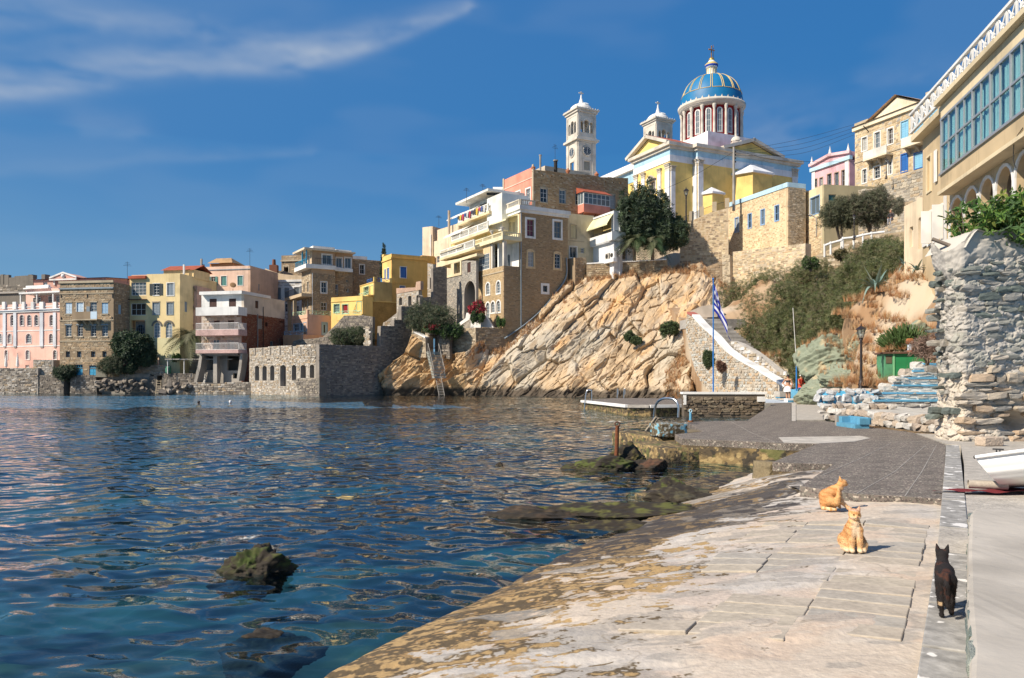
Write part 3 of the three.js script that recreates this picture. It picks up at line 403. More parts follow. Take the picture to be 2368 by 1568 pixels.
// balcony house
{
const white=M([0.74,0.73,0.70]),pinkS=M([0.62,0.42,0.38],{map:T_grain});
const H=house('balcony_house','four storey house with white balconies, rubble front and a red brick side on concrete pillars',{z:'z2',x:1388,d:97,base:0.6,yaw:76}),A=H.A,b=H.B,D=-A.u(978),W=b.u(1782);
const br={frame:C.brownSh,shut:'closed',shutMat:C.brownSh};
for(const q of[[1055,1125,592,672],[1243,1312,590,670]])win(A,q,br);for(const q of[[1097,1153,803,895],[1232,1293,800,892]])win(A,q,br);for(const q of[[1085,1150,985,1085],[1222,1292,985,1085]])win(A,q,{frame:C.white,grid:[2,1],shut:undefined});
win(b,[1497,1527,612,685],br);win(b,[1592,1615,820,862],{frame:MORT.brick,grid:[1,1],dep:0.3});win(b,[1640,1668,1000,1055],{frame:C.concrete,grid:[2,1]});win(b,[1730,1772,806,826],{frame:MORT.brick,grid:[3,1]});
const top=A.v(1200,545),y1=A.v(1200,752),y2=A.v(1200,1120),yb=b.v(1388,735),yb2=b.v(1782,775),lo=(h)=>h[0][1]<y1 - 0.1;
wallOn(A,rectPts(-D,-0.35,y1,top),white,{holes:A.holes.filter((h)=>!lo(h))});wallOn(A,rectPts(-D,-0.35,y2,y1),M([0.5,0.42,0.36]),{holes:A.holes.filter(lo),stone:{cols:STN.white2,w:0.5,h:0.35,proud:0.05,seed:6,tilt:0.3}});
wallOn(b,rectPts(0,W,yb,top),M([0.60,0.52,0.43]),{holes:b.holes.filter((h)=>h[0][1]>yb)});wallOn(b,rectPts(0,W,0.3,yb),MORT.brick,{holes:b.holes.filter((h)=>h[0][1]<yb),stone:{cols:STN.brick,w:0.28,h:0.13,proud:0.015,seed:7,joint:0.02}});
part('wall',B(0.35,W,0.3,top,-D,-D + 0.3),white,H.g);part('wall',B(W - 0.3,W,0.3,top,-D + 0.3,-0.35),white,H.g);
const rf=A.off(0.75);boxOn(A,'roof_slab',A.off(0.7).u(956),A.off(0.7).u(1366),top - 0.12,top + 0.28,-6,0.7,white);
const P=1.9,fp=A.off(P),ul=fp.u(922),ur=fp.u(1333);
{const[,,v0,v1]=fp.rect([1000,1250,672,752]);boxOn(A,'balcony_parapet',ul,ur,v0,v1,P - 0.14,P,white);boxOn(A,'balcony_side',ul,ul + 0.13,v0,v1,0.002,P - 0.14,white);boxOn(A,'balcony_side',ur - 0.13,ur,v0,v1,0.002,P - 0.14,white);boxOn(A,'balcony_floor',ul + 0.13,ur - 0.13,v0 + 0.1,v0 + 0.3,0.002,P - 0.14,white);}
for(const[ya,yb3]of[[890,946],[1084,1118]]){const[,,v0,v1]=fp.rect([1000,1250,ya,yb3]);boxOn(A,'balcony_slab',ul,ur,v0,v1,0.002,P,pinkS);railing(A,ul,ur,v1,v1 + 0.85,P - 0.05,C.white,{step:0.14});const l=railing(b,0.1,P - 0.1,v1,v1 + 0.85,0,C.white,{step:0.14});l.geometry.translate(0,0,0);l.position.set(-P + 0.0,0,ur - 0.03);l.rotation.y=0;}
const fo=A.off(-0.4);wallOn(fo,[[-D,0],[-0.1,0],[-0.1,y2],[-D,y2]],C.concrete,{t:0.3,holes:[[1012,1105,1148,1280],[1228,1345,1145,1285],[1282,1328,1312,1362]].map((q)=>{const[a,c,e,f]=fo.rect(q);return rectPts(a,c,e,f);})});
part('wall',B(3,3.2,0.2,y2,-D,-0.4),C.concrete,H.g);boxOn(A,'floor_slab',-D,-0.35,y2 - 0.25,y2 - 0.002,-3,0.9,C.concrete);
const col=A.off(0.5);{const[a,c,e,f]=col.rect([1105,1142,1150,1405]);boxOn(col,'pillar',a,c,0,f,-0.3,0.3,C.concrete);part('pillar_head',prism([[a,f],[c,f],[c + 1,y2 - 0.27],[a - 1,y2 - 0.27]],-0.25,0.25).applyMatrix4(col.M),C.concrete,H.g);}
const bu=A.off(0.9);for(const l of[[[918,1400],[945,1400],[985,1250],[1000,1130],[975,1130],[958,1230]],[[1330,1382],[1352,1385],[1376,1250],[1388,1120],[1365,1120],[1350,1245]]])part('buttress',prism(bu.pts(l),-0.9,0.3).applyMatrix4(bu.M),C.concrete,H.g);
{const g=[],[a,c,e,f]=b.rect([1518,1558,785,885]);for(let k=0;k<6;k++)g.push(B(lerp(a,c,k / 6),lerp(a,c,k / 6)+ 0.1,e,f,0.03,0.1));part('grille',g.map((x)=>x.applyMatrix4(b.M)),C.concrete,H.g);const u=b.u(1518);boxOn(b,'drain_pipe',u - 0.08,u,0.5,b.v(1518,740),0.03,0.13,C.concrete);const u2=b.u(1570);boxOn(b,'mast',u2,u2 + 0.05,2,b.v(1570,670),0.03,0.1,C.iron);}
const dish=thing('satellite_dish','rusty satellite dish on the flat roof of the balcony house','dish',V(-1,top + 0.28,0).applyMatrix4(M4().makeTranslation(0,0,0)).applyMatrix4(A.W),0.5);dish.position.copy(V(A.u(1228),top + 0.28,-1.2).applyMatrix4(A.W));part('post',cyl(0.03,0.03,0.5,0,0,0,6),C.iron,dish,0);part('reflector',new THREE.SphereGeometry(0.55,14,6,0,6.3,0,0.8).scale(1,0.4,1).rotateX(1.1).translate(0,0.9,-0.1),M([0.36,0.2,0.09]),dish);
}
// sea walls of the left shore
const SW={z:'z1',yaw:83};
stoneWall('sea_wall','long rubble sea wall under the pink hotel',{...SW,x:345,d:100,base:-0.8},[[-200,1530],[395,1530],[395,1235],[-200,1235]],{t:4,seed:8,cols:STN.ruin.concat(STN.dark),mort:MORT.ruin});
stoneWall('sea_wall','raised block of rubble wall between the pink hotel and the stone house',{...SW,x:555,d:100.2,base:-0.8},[[345,1310],[555,1310],[555,1150],[345,1150]],{t:3,seed:9});
stoneWall('sea_wall','dark wet rubble sea wall below the turquoise doors',{...SW,x:665,d:99.6,base:-0.8},[[380,1530],[660,1530],[665,1310],[400,1310]],{t:3,cols:STN.dark,mort:MORT.dark,seed:10});
stoneWall('sea_wall','dark rubble sea wall beside the narrow landing steps',{...SW,x:1000,d:99.4,base:-0.8},[[730,1530],[1010,1530],[1000,1312],[732,1312]],{t:3,cols:STN.dark,mort:MORT.dark,seed:11});
stoneWall('sea_wall','narrow dark wall at the back of the landing steps',{...SW,x:740,d:101.2,base:-0.8},[[650,1530],[742,1530],[742,1330],[650,1330]],{t:1,cols:STN.dark,mort:MORT.dark,seed:7});
stoneWall('sea_wall','smooth grey rendered sea wall with boulders at its foot',{...SW,x:1560,d:99.6,base:-0.8},[[1000,1530],[1565,1530],[1565,1302],[1000,1302]],{t:3,cols:null,mort:C.concrete});
stoneWall('sea_wall','low grey stub of rendered wall beside the flowering shrub',{...SW,x:1110,d:99.0,base:1.5},[[1000,1330],[1112,1330],[1112,1235],[1000,1240]],{t:0.8,cols:null,mort:M([0.2,0.19,0.15])});
stoneWall('sea_wall','dark rubble sea wall with a ladder beside the balcony house',{z:'z2',yaw:86,x:920,d:98.4,base:-0.8},[[475,1520],[925,1520],[920,1318],[520,1318],[520,1340],[475,1340]],{t:3,cols:STN.dark,mort:MORT.dark,seed:12,holes:[[548,598,1335,1440]]});
stoneWall('garden_wall','low pale stone garden wall above the rendered sea wall',{z:'z2',yaw:85,x:640,d:100,base:1.5},[[330,1330],[645,1330],[640,1232],[360,1240],[335,1290]],{t:0.6,seed:13});
stoneWall('garden_wall','stone terrace wall with a dark doorway behind the pergola',{z:'z2',yaw:85,x:960,d:103,base:1.5},[[690,1330],[975,1330],[975,1110],[760,1110],[745,1180],[690,1190]],{t:0.6,seed:14,holes:[[735,770,1215,1275]]});
stoneWall('sea_wall','rough footing of boulders and masonry under the balcony house',{z:'z2',yaw:82,x:1450,d:95.5,base:-0.8},[[860,1525],[1450,1525],[1450,1400],[1330,1395],[1150,1410],[920,1402]],{t:4,cols:STN.dark.concat(STN.ruin),mort:MORT.dark,seed:15});
{
const r=rng(77),BOULD=STN.dark.map((c)=>M(c,{map:T_grain}));
const put=(n,x0,x1,y0,y1,z,d,s,label,group)=>{for(let k=0;k<n;k++){const x=lerp(x0,x1,r()),y=lerp(y1,y0,Math.pow(r(),0.6)),[sx,sy]=zp(z,x,y),o=sh(new THREE.Mesh(ROCKS[k % 6],BOULD[k % 5]));o.name=numbered('shore_boulder');o.position.copy(at(sx,sy,d - r()*1.2));o.scale.set(s*(0.7 + r()),s*(0.5 + 0.4*r()),s*(0.7 + 0.6*r()));o.rotation.set(r(),r()*6,r()*0.5);scene.add(o);tag(o,label,'boulder',group);}};
put(70,1010,1520,1365,1490,'z1',99,0.5,'dark boulder heaped at the foot of the rendered sea wall','boulders heaped against the rendered sea wall');
put(34,610,910,1420,1505,'z2',97.4,0.65,'dark boulder at the waterline under the balcony house terrace','boulders under the balcony house');
}
// small things on the terrace beside the balcony house
{const P=thing('terrace_pergola','flat grey pergola roof on thin posts beside the balcony house','pergola',at(...zp('z2',835,1318),99));part('roof',B(-2.4,6.6,6.7*0.265 + 0.02,6.7*0.265 + 0.16,-2,1.2).scale(0.95,1,1),C.concrete,P);for(const x of[-2,0.1,4])part('post',cyl(0.06,0.06,1.78,x,0,1,6),C.white,P,0);
const br=thing('green_barrel','green plastic barrel on the terrace wall beside the pergola','barrel',at(...zp('z2',658,1316),98.6));part('barrel',new THREE.LatheGeometry([[0.01,0],[0.3,0],[0.36,0.3],[0.36,0.65],[0.3,0.95],[0.01,0.95]].map(([a,b])=>new THREE.Vector2(a,b)),14),M([0.06,0.2,0.13]),br);
const L=thing('wooden_ladder','pale wooden ladder leaning on the dark sea wall','ladder',at(...zp('z2',567,1510),97.6));for(const s of[-0.32,0.32])part('rail',bar(V(s,-0.4,0.25),V(s*0.8,1.75,-0.1),0.05),C.stoneTrim,L);for(let k=0;k<6;k++)part('rung',bar(V(-0.3,0.1 + k*0.3,0.18 - k*0.05),V(0.3,0.1 + k*0.3,0.18 - k*0.05),0.035),C.stoneTrim,L);}
// houses between the balcony house and the cliff
{
const tan=M([0.60,0.47,0.32]);
const H=house('white_stone_house','white painted stone house with a curved tan parapet and grey-blue shutters',{z:'z3',x:505,d:117,base:4,yaw:80}),A=H.A;
for(const q of[[170,220,485,600],[252,300,485,600],[332,378,485,600],[425,475,480,600]])win(A,q,{shut:'closed',shutMat:C.greySh,surround:true,sw:0.2});
for(const q of[[335,372,640,720],[425,470,660,720]])win(A,q,{grid:[2,2],surround:true});
const top=A.v(300,412),D=-A.u(145);block(H,8,D,0,top,C.white,C.white,{parapet:0.2,stoneA:{cols:STN.whitewash,w:0.5,h:0.26,seed:2,proud:0.03}});
part('parapet',prism(A.pts([[145,410],[505,412],[505,370],[420,366],[340,358],[270,345],[210,325],[145,300]]),-0.35,0.06).applyMatrix4(A.M),tan,H.g);boxOn(A,'cornice',-D,0,A.v(300,432),A.v(300,412),0.002,0.2,C.white);
const K=house('stone_tower_house','narrow brown stone house with one window behind the curved parapet',{z:'z3',x:510,d:127,base:6,yaw:78}),a=K.A;
win(a,[325,370,277,335],{surround:true,surMat:C.stoneTrim,open:true});block(K,7,-a.u(302),0,a.v(400,172),MORT.tan,MORT.tan,{stoneA:{cols:STN.tan,seed:3,w:0.6,h:0.3}});boxPx(a,'cornice',[300,512,218,232],0.002,0.25,C.stoneTrim);
const P=house('tan_side_house','small tan stone house end between the peach house and the curved parapet',{z:'z3',x:150,d:122,base:5,yaw:80});block(P,6,-P.A.u(70),0,P.A.v(110,350),MORT.pale,MORT.pale,{stoneA:{cols:STN.pale,seed:5,w:0.5,h:0.26}});boxPx(P.A,'dark_roof',[70,300,320,355],-4,-0.5,MORT.dark);
const ch=thing('brick_chimney','small red brick chimney behind the curved tan parapet','chimney',at(...zp('z3',230,330),121));part('stack',B(-0.6,0.6,-1,1.0,-0.5,0.5),MORT.brick,ch);part('pot',cyl(0.3,0.25,0.9,0,1.0,0),MORT.brick,ch);
}
// stone house with a modern white-edged top storey
{
const tau=M([0.44,0.31,0.20]),w=C.white;
const H=house('corner_stone_house','brown stone corner house with a taupe top storey, white slab edges and blue posts',{z:'z3',x:592,d:108,base:3.5,yaw:32}),A=H.A,b=H.B;
const D=-A.u(497),W=b.u(822),ys=b.v(700,352),yt=b.v(700,322);
win(b,[685,738,432,535],{surround:true,sw:0.12,grid:[2,2]});win(b,[682,738,627,705],{grid:[2,2],surround:true,sw:0.06,surMat:C.stoneTrim});
for(const q of[[518,528,450,530],[552,566,430,525],[515,528,640,715],[545,562,610,695]])win(A,q,{grid:[1,2],surround:true,sw:0.06,surMat:C.stoneTrim});
block(H,W,D,0,ys,MORT.tan,MORT.tan,{parapet:0,stoneA:{cols:STN.pale,seed:4},stoneB:{cols:STN.tan,seed:5,w:0.34,h:0.16}});
boxOn(b,'taupe_band',0.02,W - 0.02,ys,yt + 0.2,-D,-0.02,tau);
const n=0.35,v0=b.v(700,308),v1=b.v(700,268),ul=-A.off(0.8).u(445);
part('balcony_slab',B(-0.9,W,v0,v1,-D - 0.6,n),w,H.g);const tv0=v1,tv1=b.v(700,135),f2=b.off(0.05);f2.holes=[];
win(f2,[697,785,168,260],{surround:true,sw:0.14,grid:[2,1],glass:C.glassLit});wallOn(f2,rectPts(0.1,W - 0.05,tv0,tv1),tau,{t:0.3});const a2=A.off(-0.1);a2.holes=[];win(a2,[562,578,175,255],{grid:[1,1],surround:true,sw:0.05});win(a2,[528,540,190,262],{grid:[1,1],surround:true,sw:0.05});wallOn(a2,rectPts(-D,-0.3,tv0,tv1),M([0.56,0.42,0.28]),{t:0.3});part('wall',B(0.4,W - 0.05,tv0,tv1,-D,-D + 0.3),tau,H.g);boxOn(b,'corner_post',0.0,0.1,tv0,tv1,0.01,0.12,C.stoneTrim);
part('roof_slab',B(-1.2,W + 0.3,tv1,tv1 + 0.28,-D - 0.4,0.6),M([0.66,0.56,0.42]),H.g);part('attic',B(0.4,W + 0.1,tv1 + 0.28,b.v(700,82),-D + 0.6,-0.5),w,H.g);
for(const[x,z]of[[-0.85,0.15],[-0.85,-1.8]])part('porch_post',B(x,x + 0.16,tv0,tv1,z,z + 0.16),C.turq,H.g);railing(A,-D - 0.5,0.2,tv0,tv0 + 0.75,0.8,C.turq);railing(b,0.4,W,tv0,tv0 + 0.9,n - 0.05,C.iron,{step:0.3});
const fl=A.off(1.4),[,,cv0,cv1]=fl.rect([345,480,565,595]);const z0=fl.u(340),z1=fl.u(500);boxOn(A,'terrace_slab',z0,0.3,cv0,cv1,0.002,1.5,M([0.5,0.39,0.26]));railing(A,z0,0.2,cv1,cv1 + 0.95,1.42,C.iron,{step:0.2});for(const k of[0.08,0.4])boxOn(A,'column',lerp(z0,0.3,k),lerp(z0,0.3,k)+ 0.4,0,cv0,0.8,1.25,C.stoneTrim);
boxOn(b,'drain_pipe',0.08,0.16,1,ys,0.03,0.11,w);
const K=house('rear_stone_wing','brown stone rear wing with a taupe upper storey and white-edged balcony',{z:'z3',x:822,d:111,base:4.5,yaw:32}),k=K.B;const kw=k.u(985);
const s2=k.off(0.01);win(s2,[830,885,197,290],{surround:true,sw:0.12,grid:[2,1]});win(s2,[915,972,197,298],{surround:true,sw:0.12,grid:[2,1]});wallOn(s2,s2.pts([[822,300],[990,300],[990,150],[822,140]]),tau,{t:4});
part('roof_slab',B(-0.3,kw + 0.3,k.v(900,155),k.v(900,140),-4,0.6),M([0.66,0.56,0.42]),K.g);boxPx(k,'attic',[835,985,118,140],-4,-0.3,w);boxPx(k.off(0.6),'balcony_edge',[822,992,298,330],-0.9,0,w);
win(k,[820,850,448,560],{name:'door',grid:[2,2]});win(k,[922,948,403,435],{grid:[1,1],frame:C.stoneTrim});win(k,[922,948,492,528],{grid:[1,1],surround:true,sw:0.06,surMat:C.stoneTrim});
wallOn(k,k.pts([[818,640],[990,640],[990,335],[818,330]]),MORT.tan,{stone:{cols:STN.tan.slice(1),seed:6},t:4});
const L=house('long_stone_house','plain brown stone house end with one white framed window behind the rear wing',{z:'z3',x:985,d:115,base:5.5,yaw:28}),l=L.B;win(l,[1058,1102,263,352],{surround:true,sw:0.1,grid:[2,2]});block(L,l.u(1258),5,0,l.v(1100,215),MORT.tan,MORT.tan,{stoneB:{cols:STN.tan,seed:1,w:0.36,h:0.17}});boxPx(l,'parapet_wall',[990,1142,175,216],-3,-0.6,w);
}
// pink lower house
{
const pk=M([0.64,0.40,0.28]),bl=M([0.34,0.53,0.68],{rough:0.6});
const H=house('pink_terrace_house','small pink house with mint terrace railing and light blue window frames',{z:'z3',x:552,d:104.5,base:2.5,yaw:42}),A=H.A,b=H.B,W=b.u(800),D=-A.u(405);
for(const q of[[420,472,835,905],[482,506,832,904],[515,542,822,904]])win(A,q,{frame:bl,grid:[2,2],glass:C.glassLit,surround:true,sw:0.06,surMat:bl});win(b,[693,747,822,942],{name:'door',frame:bl,grid:[1,1],surround:true,surMat:bl,sw:0.06,fw:0.3});
const top=b.v(600,745);block(H,W,D,0,top,pk,M([0.66,0.42,0.31]),{parapet:0.15});const rt=b.v(600,705);railing(b,0.3,W - 0.35,top,rt,-0.1,C.mint,{cross:true});railing(A,-D,-0.3,top,A.v(480,715),-0.1,C.mint,{cross:true});for(const[x,z]of[[0,-0.3],[W - 0.3,-0.3]])part('parapet_post',B(x,x + 0.3,top,rt + 0.08,z,z + 0.3),pk,H.g);boxOn(A,'string_course',-D,0,A.v(480,790),A.v(480,783),0.002,0.06,pk);
const K=house('pink_bay_annex','low pink bay with a pale blue roof railing at the foot of the pink house',{z:'z3',x:512,d:103,base:1.2,yaw:60}),a=K.A;block(K,3,-a.u(318),0,a.v(420,940),M([0.64,0.36,0.2]),pk,{parapet:0.1});railing(a,a.u(325),-0.1,a.v(420,940),a.v(420,902),-0.08,bl,{cross:true});
}
// yellow terraced houses
{
const ye=M([0.80,0.56,0.19]),oc=M([0.68,0.42,0.13]),oc2=M([0.52,0.29,0.08],{map:T_grain});
const H=house('ochre_house','tall ochre house with royal blue shutters',{z:'z3',x:1366,d:106,base:5.5,yaw:30}),A=H.A,b=H.B,W=b.u(1722),D=-A.u(1276);
win(b,[1450,1508,285,390],{shut:'closed',shutMat:C.satBlue,surround:true,sw:0.07});win(b,[1445,1495,470,520],{shut:'closed',shutMat:C.satBlue,surround:true,sw:0.05});win(A,[1299,1312,308,400],{name:'door',shut:'closed',shutMat:C.satBlue,surround:true,sw:0.08});win(A,[1325,1343,296,400],{name:'door',shut:'closed',shutMat:C.satBlue,surround:true,sw:0.08});
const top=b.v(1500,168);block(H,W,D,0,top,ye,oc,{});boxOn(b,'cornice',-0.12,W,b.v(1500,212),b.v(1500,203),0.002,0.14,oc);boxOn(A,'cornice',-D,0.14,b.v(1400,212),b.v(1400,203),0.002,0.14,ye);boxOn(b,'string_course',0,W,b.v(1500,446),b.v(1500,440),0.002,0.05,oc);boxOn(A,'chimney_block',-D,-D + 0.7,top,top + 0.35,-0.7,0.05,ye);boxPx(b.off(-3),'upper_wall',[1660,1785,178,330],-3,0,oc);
const K=house('yellow_bay_house','yellow bay fronted house with mint windows and a blue roof railing',{z:'z3',x:1197,d:104,base:4.5,yaw:30}),a=K.A,k=K.B,kw=k.u(1372);
win(a,[1098,1145,478,575],{frame:C.mint,grid:[3,3],surround:true,sw:0.07,surMat:C.mint});win(a,[1163,1190,465,560],{frame:C.mint,grid:[2,3],surround:true,sw:0.07,surMat:C.mint});win(a,[1035,1070,620,708],{frame:C.mint,grid:[3,3],surround:true,sw:0.06,surMat:C.mint});
const kt=k.v(1280,432),km=k.v(1280,618);wallOn(k,rectPts(0,kw,km,kt),M([0.56,0.37,0.14]));wallOn(k,rectPts(-2.6,kw + 1.3,-2,km),oc2,{holes:[],t:0.33});wallOn(a,rectPts(-a.u(1060)*-1,-0.35,0,kt),ye);part('roof',B(0.3,kw,kt - 0.4,kt - 0.2,a.u(1060),-0.3),C.concrete,K.g);part('wall',B(0.35,kw,0,kt,a.u(1060),a.u(1060)+ 0.3),ye,K.g);
railing(k,0.6,kw - 0.3,kt,k.v(1280,392),-0.1,C.satBlue,{cross:true});for(const q of[[-3.1,-2.2],[-1.9,-1.1]])railing(a,q[0],q[1],kt,a.v(1150,400),-0.1,C.satBlue,{cross:true});for(const x of[0,kw - 0.3])part('parapet_post',B(x,x + 0.3,kt,k.v(1280,386),-0.35,-0.02),ye,K.g);boxOn(a,'string_course',a.u(1060),0.05,a.v(1130,452),a.v(1130,446),0.002,0.08,ye);boxOn(k,'string_course',-2.6,kw + 1.3,km - 0.1,km,0.002,0.07,ye);
railing(a.off(0.8),a.u(1105),a.u(1195),a.v(1150,568),a.v(1150,535),0,C.mint,{cross:true});boxOn(a,'balcony_slab',a.u(1100),0,a.v(1150,575),a.v(1150,567),0.002,0.85,ye);
const Lh=house('yellow_cottage','low yellow cottage with mint window frames and a red curtain in the open window',{z:'z3',x:1085,d:102,base:4,yaw:62}),l=Lh.A;
win(l,[808,862,645,727],{frame:C.mint,grid:[2,3],surround:true,sw:0.07,surMat:C.mint});win(l,[890,945,647,735],{frame:C.mint,grid:[1,1],glass:M([0.25,0.01,0.015]),surround:true,sw:0.07,surMat:C.mint});win(l,[1030,1072,622,712],{frame:C.mint,grid:[3,3],surround:true,sw:0.06,surMat:C.mint});
block(Lh,3.2,-l.u(782),0,l.v(930,572),ye,ye,{parapet:0.4});boxOn(l,'string_course',l.u(782),0.04,l.v(930,618),l.v(930,612),0.002,0.09,ye);railing(l.off(1.6),l.off(1.6).u(830),l.off(1.6).u(1075),l.off(1.6).v(930,742),l.off(1.6).v(930,708),0,C.mint,{cross:true});boxPx(l.off(1.6),'terrace_wall',[828,1078,744,800],-1.55,0.05,ye);
}
// roofless ruin by the water
{
const H=house('roofless_ruin','roofless rubble ruin standing in the sea with a row of empty windows',{z:'z3',x:667,d:86.5,base:-0.8,yaw:50,cat:'ruin'}),A=H.A,b=H.B;
for(const q of[[47,87,1240,1382],[118,160,1240,1382],[193,233,1237,1382],[290,345,1235,1437],[402,445,1232,1378],[487,538,1232,1360],[575,618,1228,1357]]){const[u0,u1,v0,v1]=A.rect(q);A.holes.push(outline(u1 - u0,v1 - v0,0.18).map(([x,y])=>[x + u0,y + v0]));}
for(const x of[50,123,198,295,408,490,578]){const[u0,u1,v0,v1]=A.rect([x - 4,x + 4,1072 - x*0.05,1140]);A.holes.push(rectPts(u0,u1,v0,v1));}
for(const q of[[178,190,1172,1188],[262,274,1165,1180],[600,610,1160,1172],[640,650,1160,1172]]){const[u0,u1,v0,v1]=A.rect(q);A.holes.push(rectPts(u0,u1,v0,v1));}
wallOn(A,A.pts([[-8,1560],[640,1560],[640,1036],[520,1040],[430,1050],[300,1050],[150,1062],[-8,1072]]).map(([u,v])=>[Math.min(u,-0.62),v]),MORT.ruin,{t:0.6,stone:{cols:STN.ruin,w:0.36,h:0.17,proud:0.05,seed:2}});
const r=rng(9);for(let k=0;k<26;k++){const x=lerp(690,1400,r()),y=lerp(1080,1460,r());if(y>1420 -(x - 1100)*0.6&&x>1100)continue;const[u0,u1,v0,v1]=b.rect([x - 5,x + 5,y - 6,y + 7]);b.holes.push(rectPts(u0,u1,v0,v1));}
const dk=[[0.30,0.26,0.22],[0.24,0.21,0.18],[0.36,0.31,0.25],[0.42,0.36,0.28],[0.22,0.19,0.16]];
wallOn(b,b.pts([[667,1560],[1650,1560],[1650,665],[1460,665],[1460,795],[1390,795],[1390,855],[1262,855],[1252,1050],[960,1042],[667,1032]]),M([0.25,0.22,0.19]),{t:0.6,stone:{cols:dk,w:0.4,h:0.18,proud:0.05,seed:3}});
part('cross_wall',B(7.6,8.2,2,b.v(1190,1050)+ 2.3,-1.2,-0.61),MORT.pale,H.g);masonry(H.g,M4().makeTranslation(7.59,0,-0.9).multiply(M4().makeRotationY(-Math.PI / 2)),[-0.3,0.3,3,b.v(1190,1050)+ 2.2],()=>true,{cols:STN.ruin,seed:4});
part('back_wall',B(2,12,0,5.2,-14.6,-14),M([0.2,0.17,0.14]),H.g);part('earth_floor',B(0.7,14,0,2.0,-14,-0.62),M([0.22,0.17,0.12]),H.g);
const S=stoneWall('broken_wall_stub','dark broken corner of masonry leaning at the foot of the ruin',{z:'z3',x:665,d:85.3,base:-0.8,yaw:62},[[455,1545],[668,1545],[668,1362],[540,1362],[480,1368],[412,1378],[440,1410],[452,1450],[470,1478]],{cols:dk,mort:M([0.2,0.18,0.15]),t:1.2,seed:5});
stoneWall('gable_ruin','broken gable of dark rubble rising inside the ruin',{z:'z3',x:1182,d:97,base:1,yaw:70},[[395,1060],[1182,1060],[1182,765],[1080,752],[905,758],[820,850],[760,905],[700,965],[590,978],[480,985],[420,1000]],{cols:dk,mort:M([0.22,0.19,0.16]),t:0.6,seed:6,cat:'ruin'});
const U=house('arched_ruin','upper ruin with three empty arches, brick coping and a stepped dark side',{z:'z3',x:1648,d:98.5,base:5,yaw:40,cat:'ruin'}),a=U.A,k=U.B;
for(const q of[[1437,1467,580,662],[1525,1558,562,662],[1605,1638,556,655]]){const[u0,u1,v0,v1]=a.rect(q);a.holes.push(outline(u1 - u0,v1 - v0,0.15).map(([x,y])=>[x + u0,y + v0]));}
wallOn(a,a.pts([[1415,790],[1648,790],[1648,505],[1560,525],[1415,545]]).map(([u,v])=>[Math.min(u,-0.5),v]),MORT.ruin,{t:0.5,stone:{cols:STN.ruin,seed:1,w:0.4,h:0.2}});{const m=a.off(-0.02),p=a.pts([[1415,545],[1648,505]]);part('brick_coping',prism([[p[0][0],p[0][1]+ 0.004],[p[1][0],p[1][1]+ 0.004],[p[1][0],p[1][1]+ 1.1],[p[1][0]- 1,p[1][1]+ 1.1],[p[1][0]- 1.2,p[1][1]+ 0.4],[p[0][0],p[0][1]+ 0.75]],-0.4,0.05).applyMatrix4(a.M),M([0.5,0.34,0.25],{map:T_grain}),U.g);}
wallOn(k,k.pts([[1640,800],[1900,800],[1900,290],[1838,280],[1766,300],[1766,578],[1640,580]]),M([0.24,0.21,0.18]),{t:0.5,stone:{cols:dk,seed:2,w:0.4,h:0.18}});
const T=house('ruin_turret','thin pale rubble pillar with a narrow slit at the top of the ruin',{z:'z3',x:1768,d:100,base:7,yaw:40,cat:'ruin'});{const[u0,u1,v0,v1]=T.A.rect([1735,1748,390,500]);T.A.holes.push(rectPts(u0,u1,v0,v1));}wallOn(T.A,T.A.pts([[1713,620],[1766,620],[1766,258],[1740,262],[1713,250]]).map(([u,v])=>[Math.min(u,-0.05),v]),MORT.ruin,{t:0.5,stone:{cols:STN.ruin,seed:3,w:0.34,h:0.17}});
stoneWall('ruin_stair_wall','sloping rubble stair wall below the ochre house',{z:'z3',x:1420,d:98.2,base:5,yaw:62},[[1280,860],[1425,860],[1425,722],[1310,812],[1285,822]],{cols:STN.ruin,seed:4});
}
// the tall brown house on the rock
const awning=(f,u0,u1,v0,v1,n,m,parent,strips=1)=>{const g=[],k=8;const pos=[];for(let i=0;i<k;i++){const a=i / k,b=(i + 1)/ k,c=(t)=>[t*n,lerp(v1,v0,Math.pow(t,1.15))];const[n0,y0]=c(a),[n1,y1]=c(b);pos.push(u0,y0,n0,u0,y1,n1,u1,y1,n1,u0,y0,n0,u1,y1,n1,u1,y0,n0);}const q=Math.round((u1 - u0)/ 0.25);for(let i=0;i<q;i++){const a=lerp(u0,u1,i / q),b=lerp(u0,u1,(i + 1)/ q),w=0.2;pos.push(a,v0,n,a,v0 - w*0.7,n,b,v0 - w*0.7,n,a,v0,n,b,v0 - w*0.7,n,b,v0,n,a,v0 - w*0.7,n,(a + b)/ 2,v0 - w,n,b,v0 - w*0.7,n);}const ge=new THREE.BufferGeometry();ge.setAttribute('position',new THREE.BufferAttribute(new Float32Array(pos),3));ge.computeVertexNormals();return part('awning',ge.applyMatrix4(f.M),m,parent);};
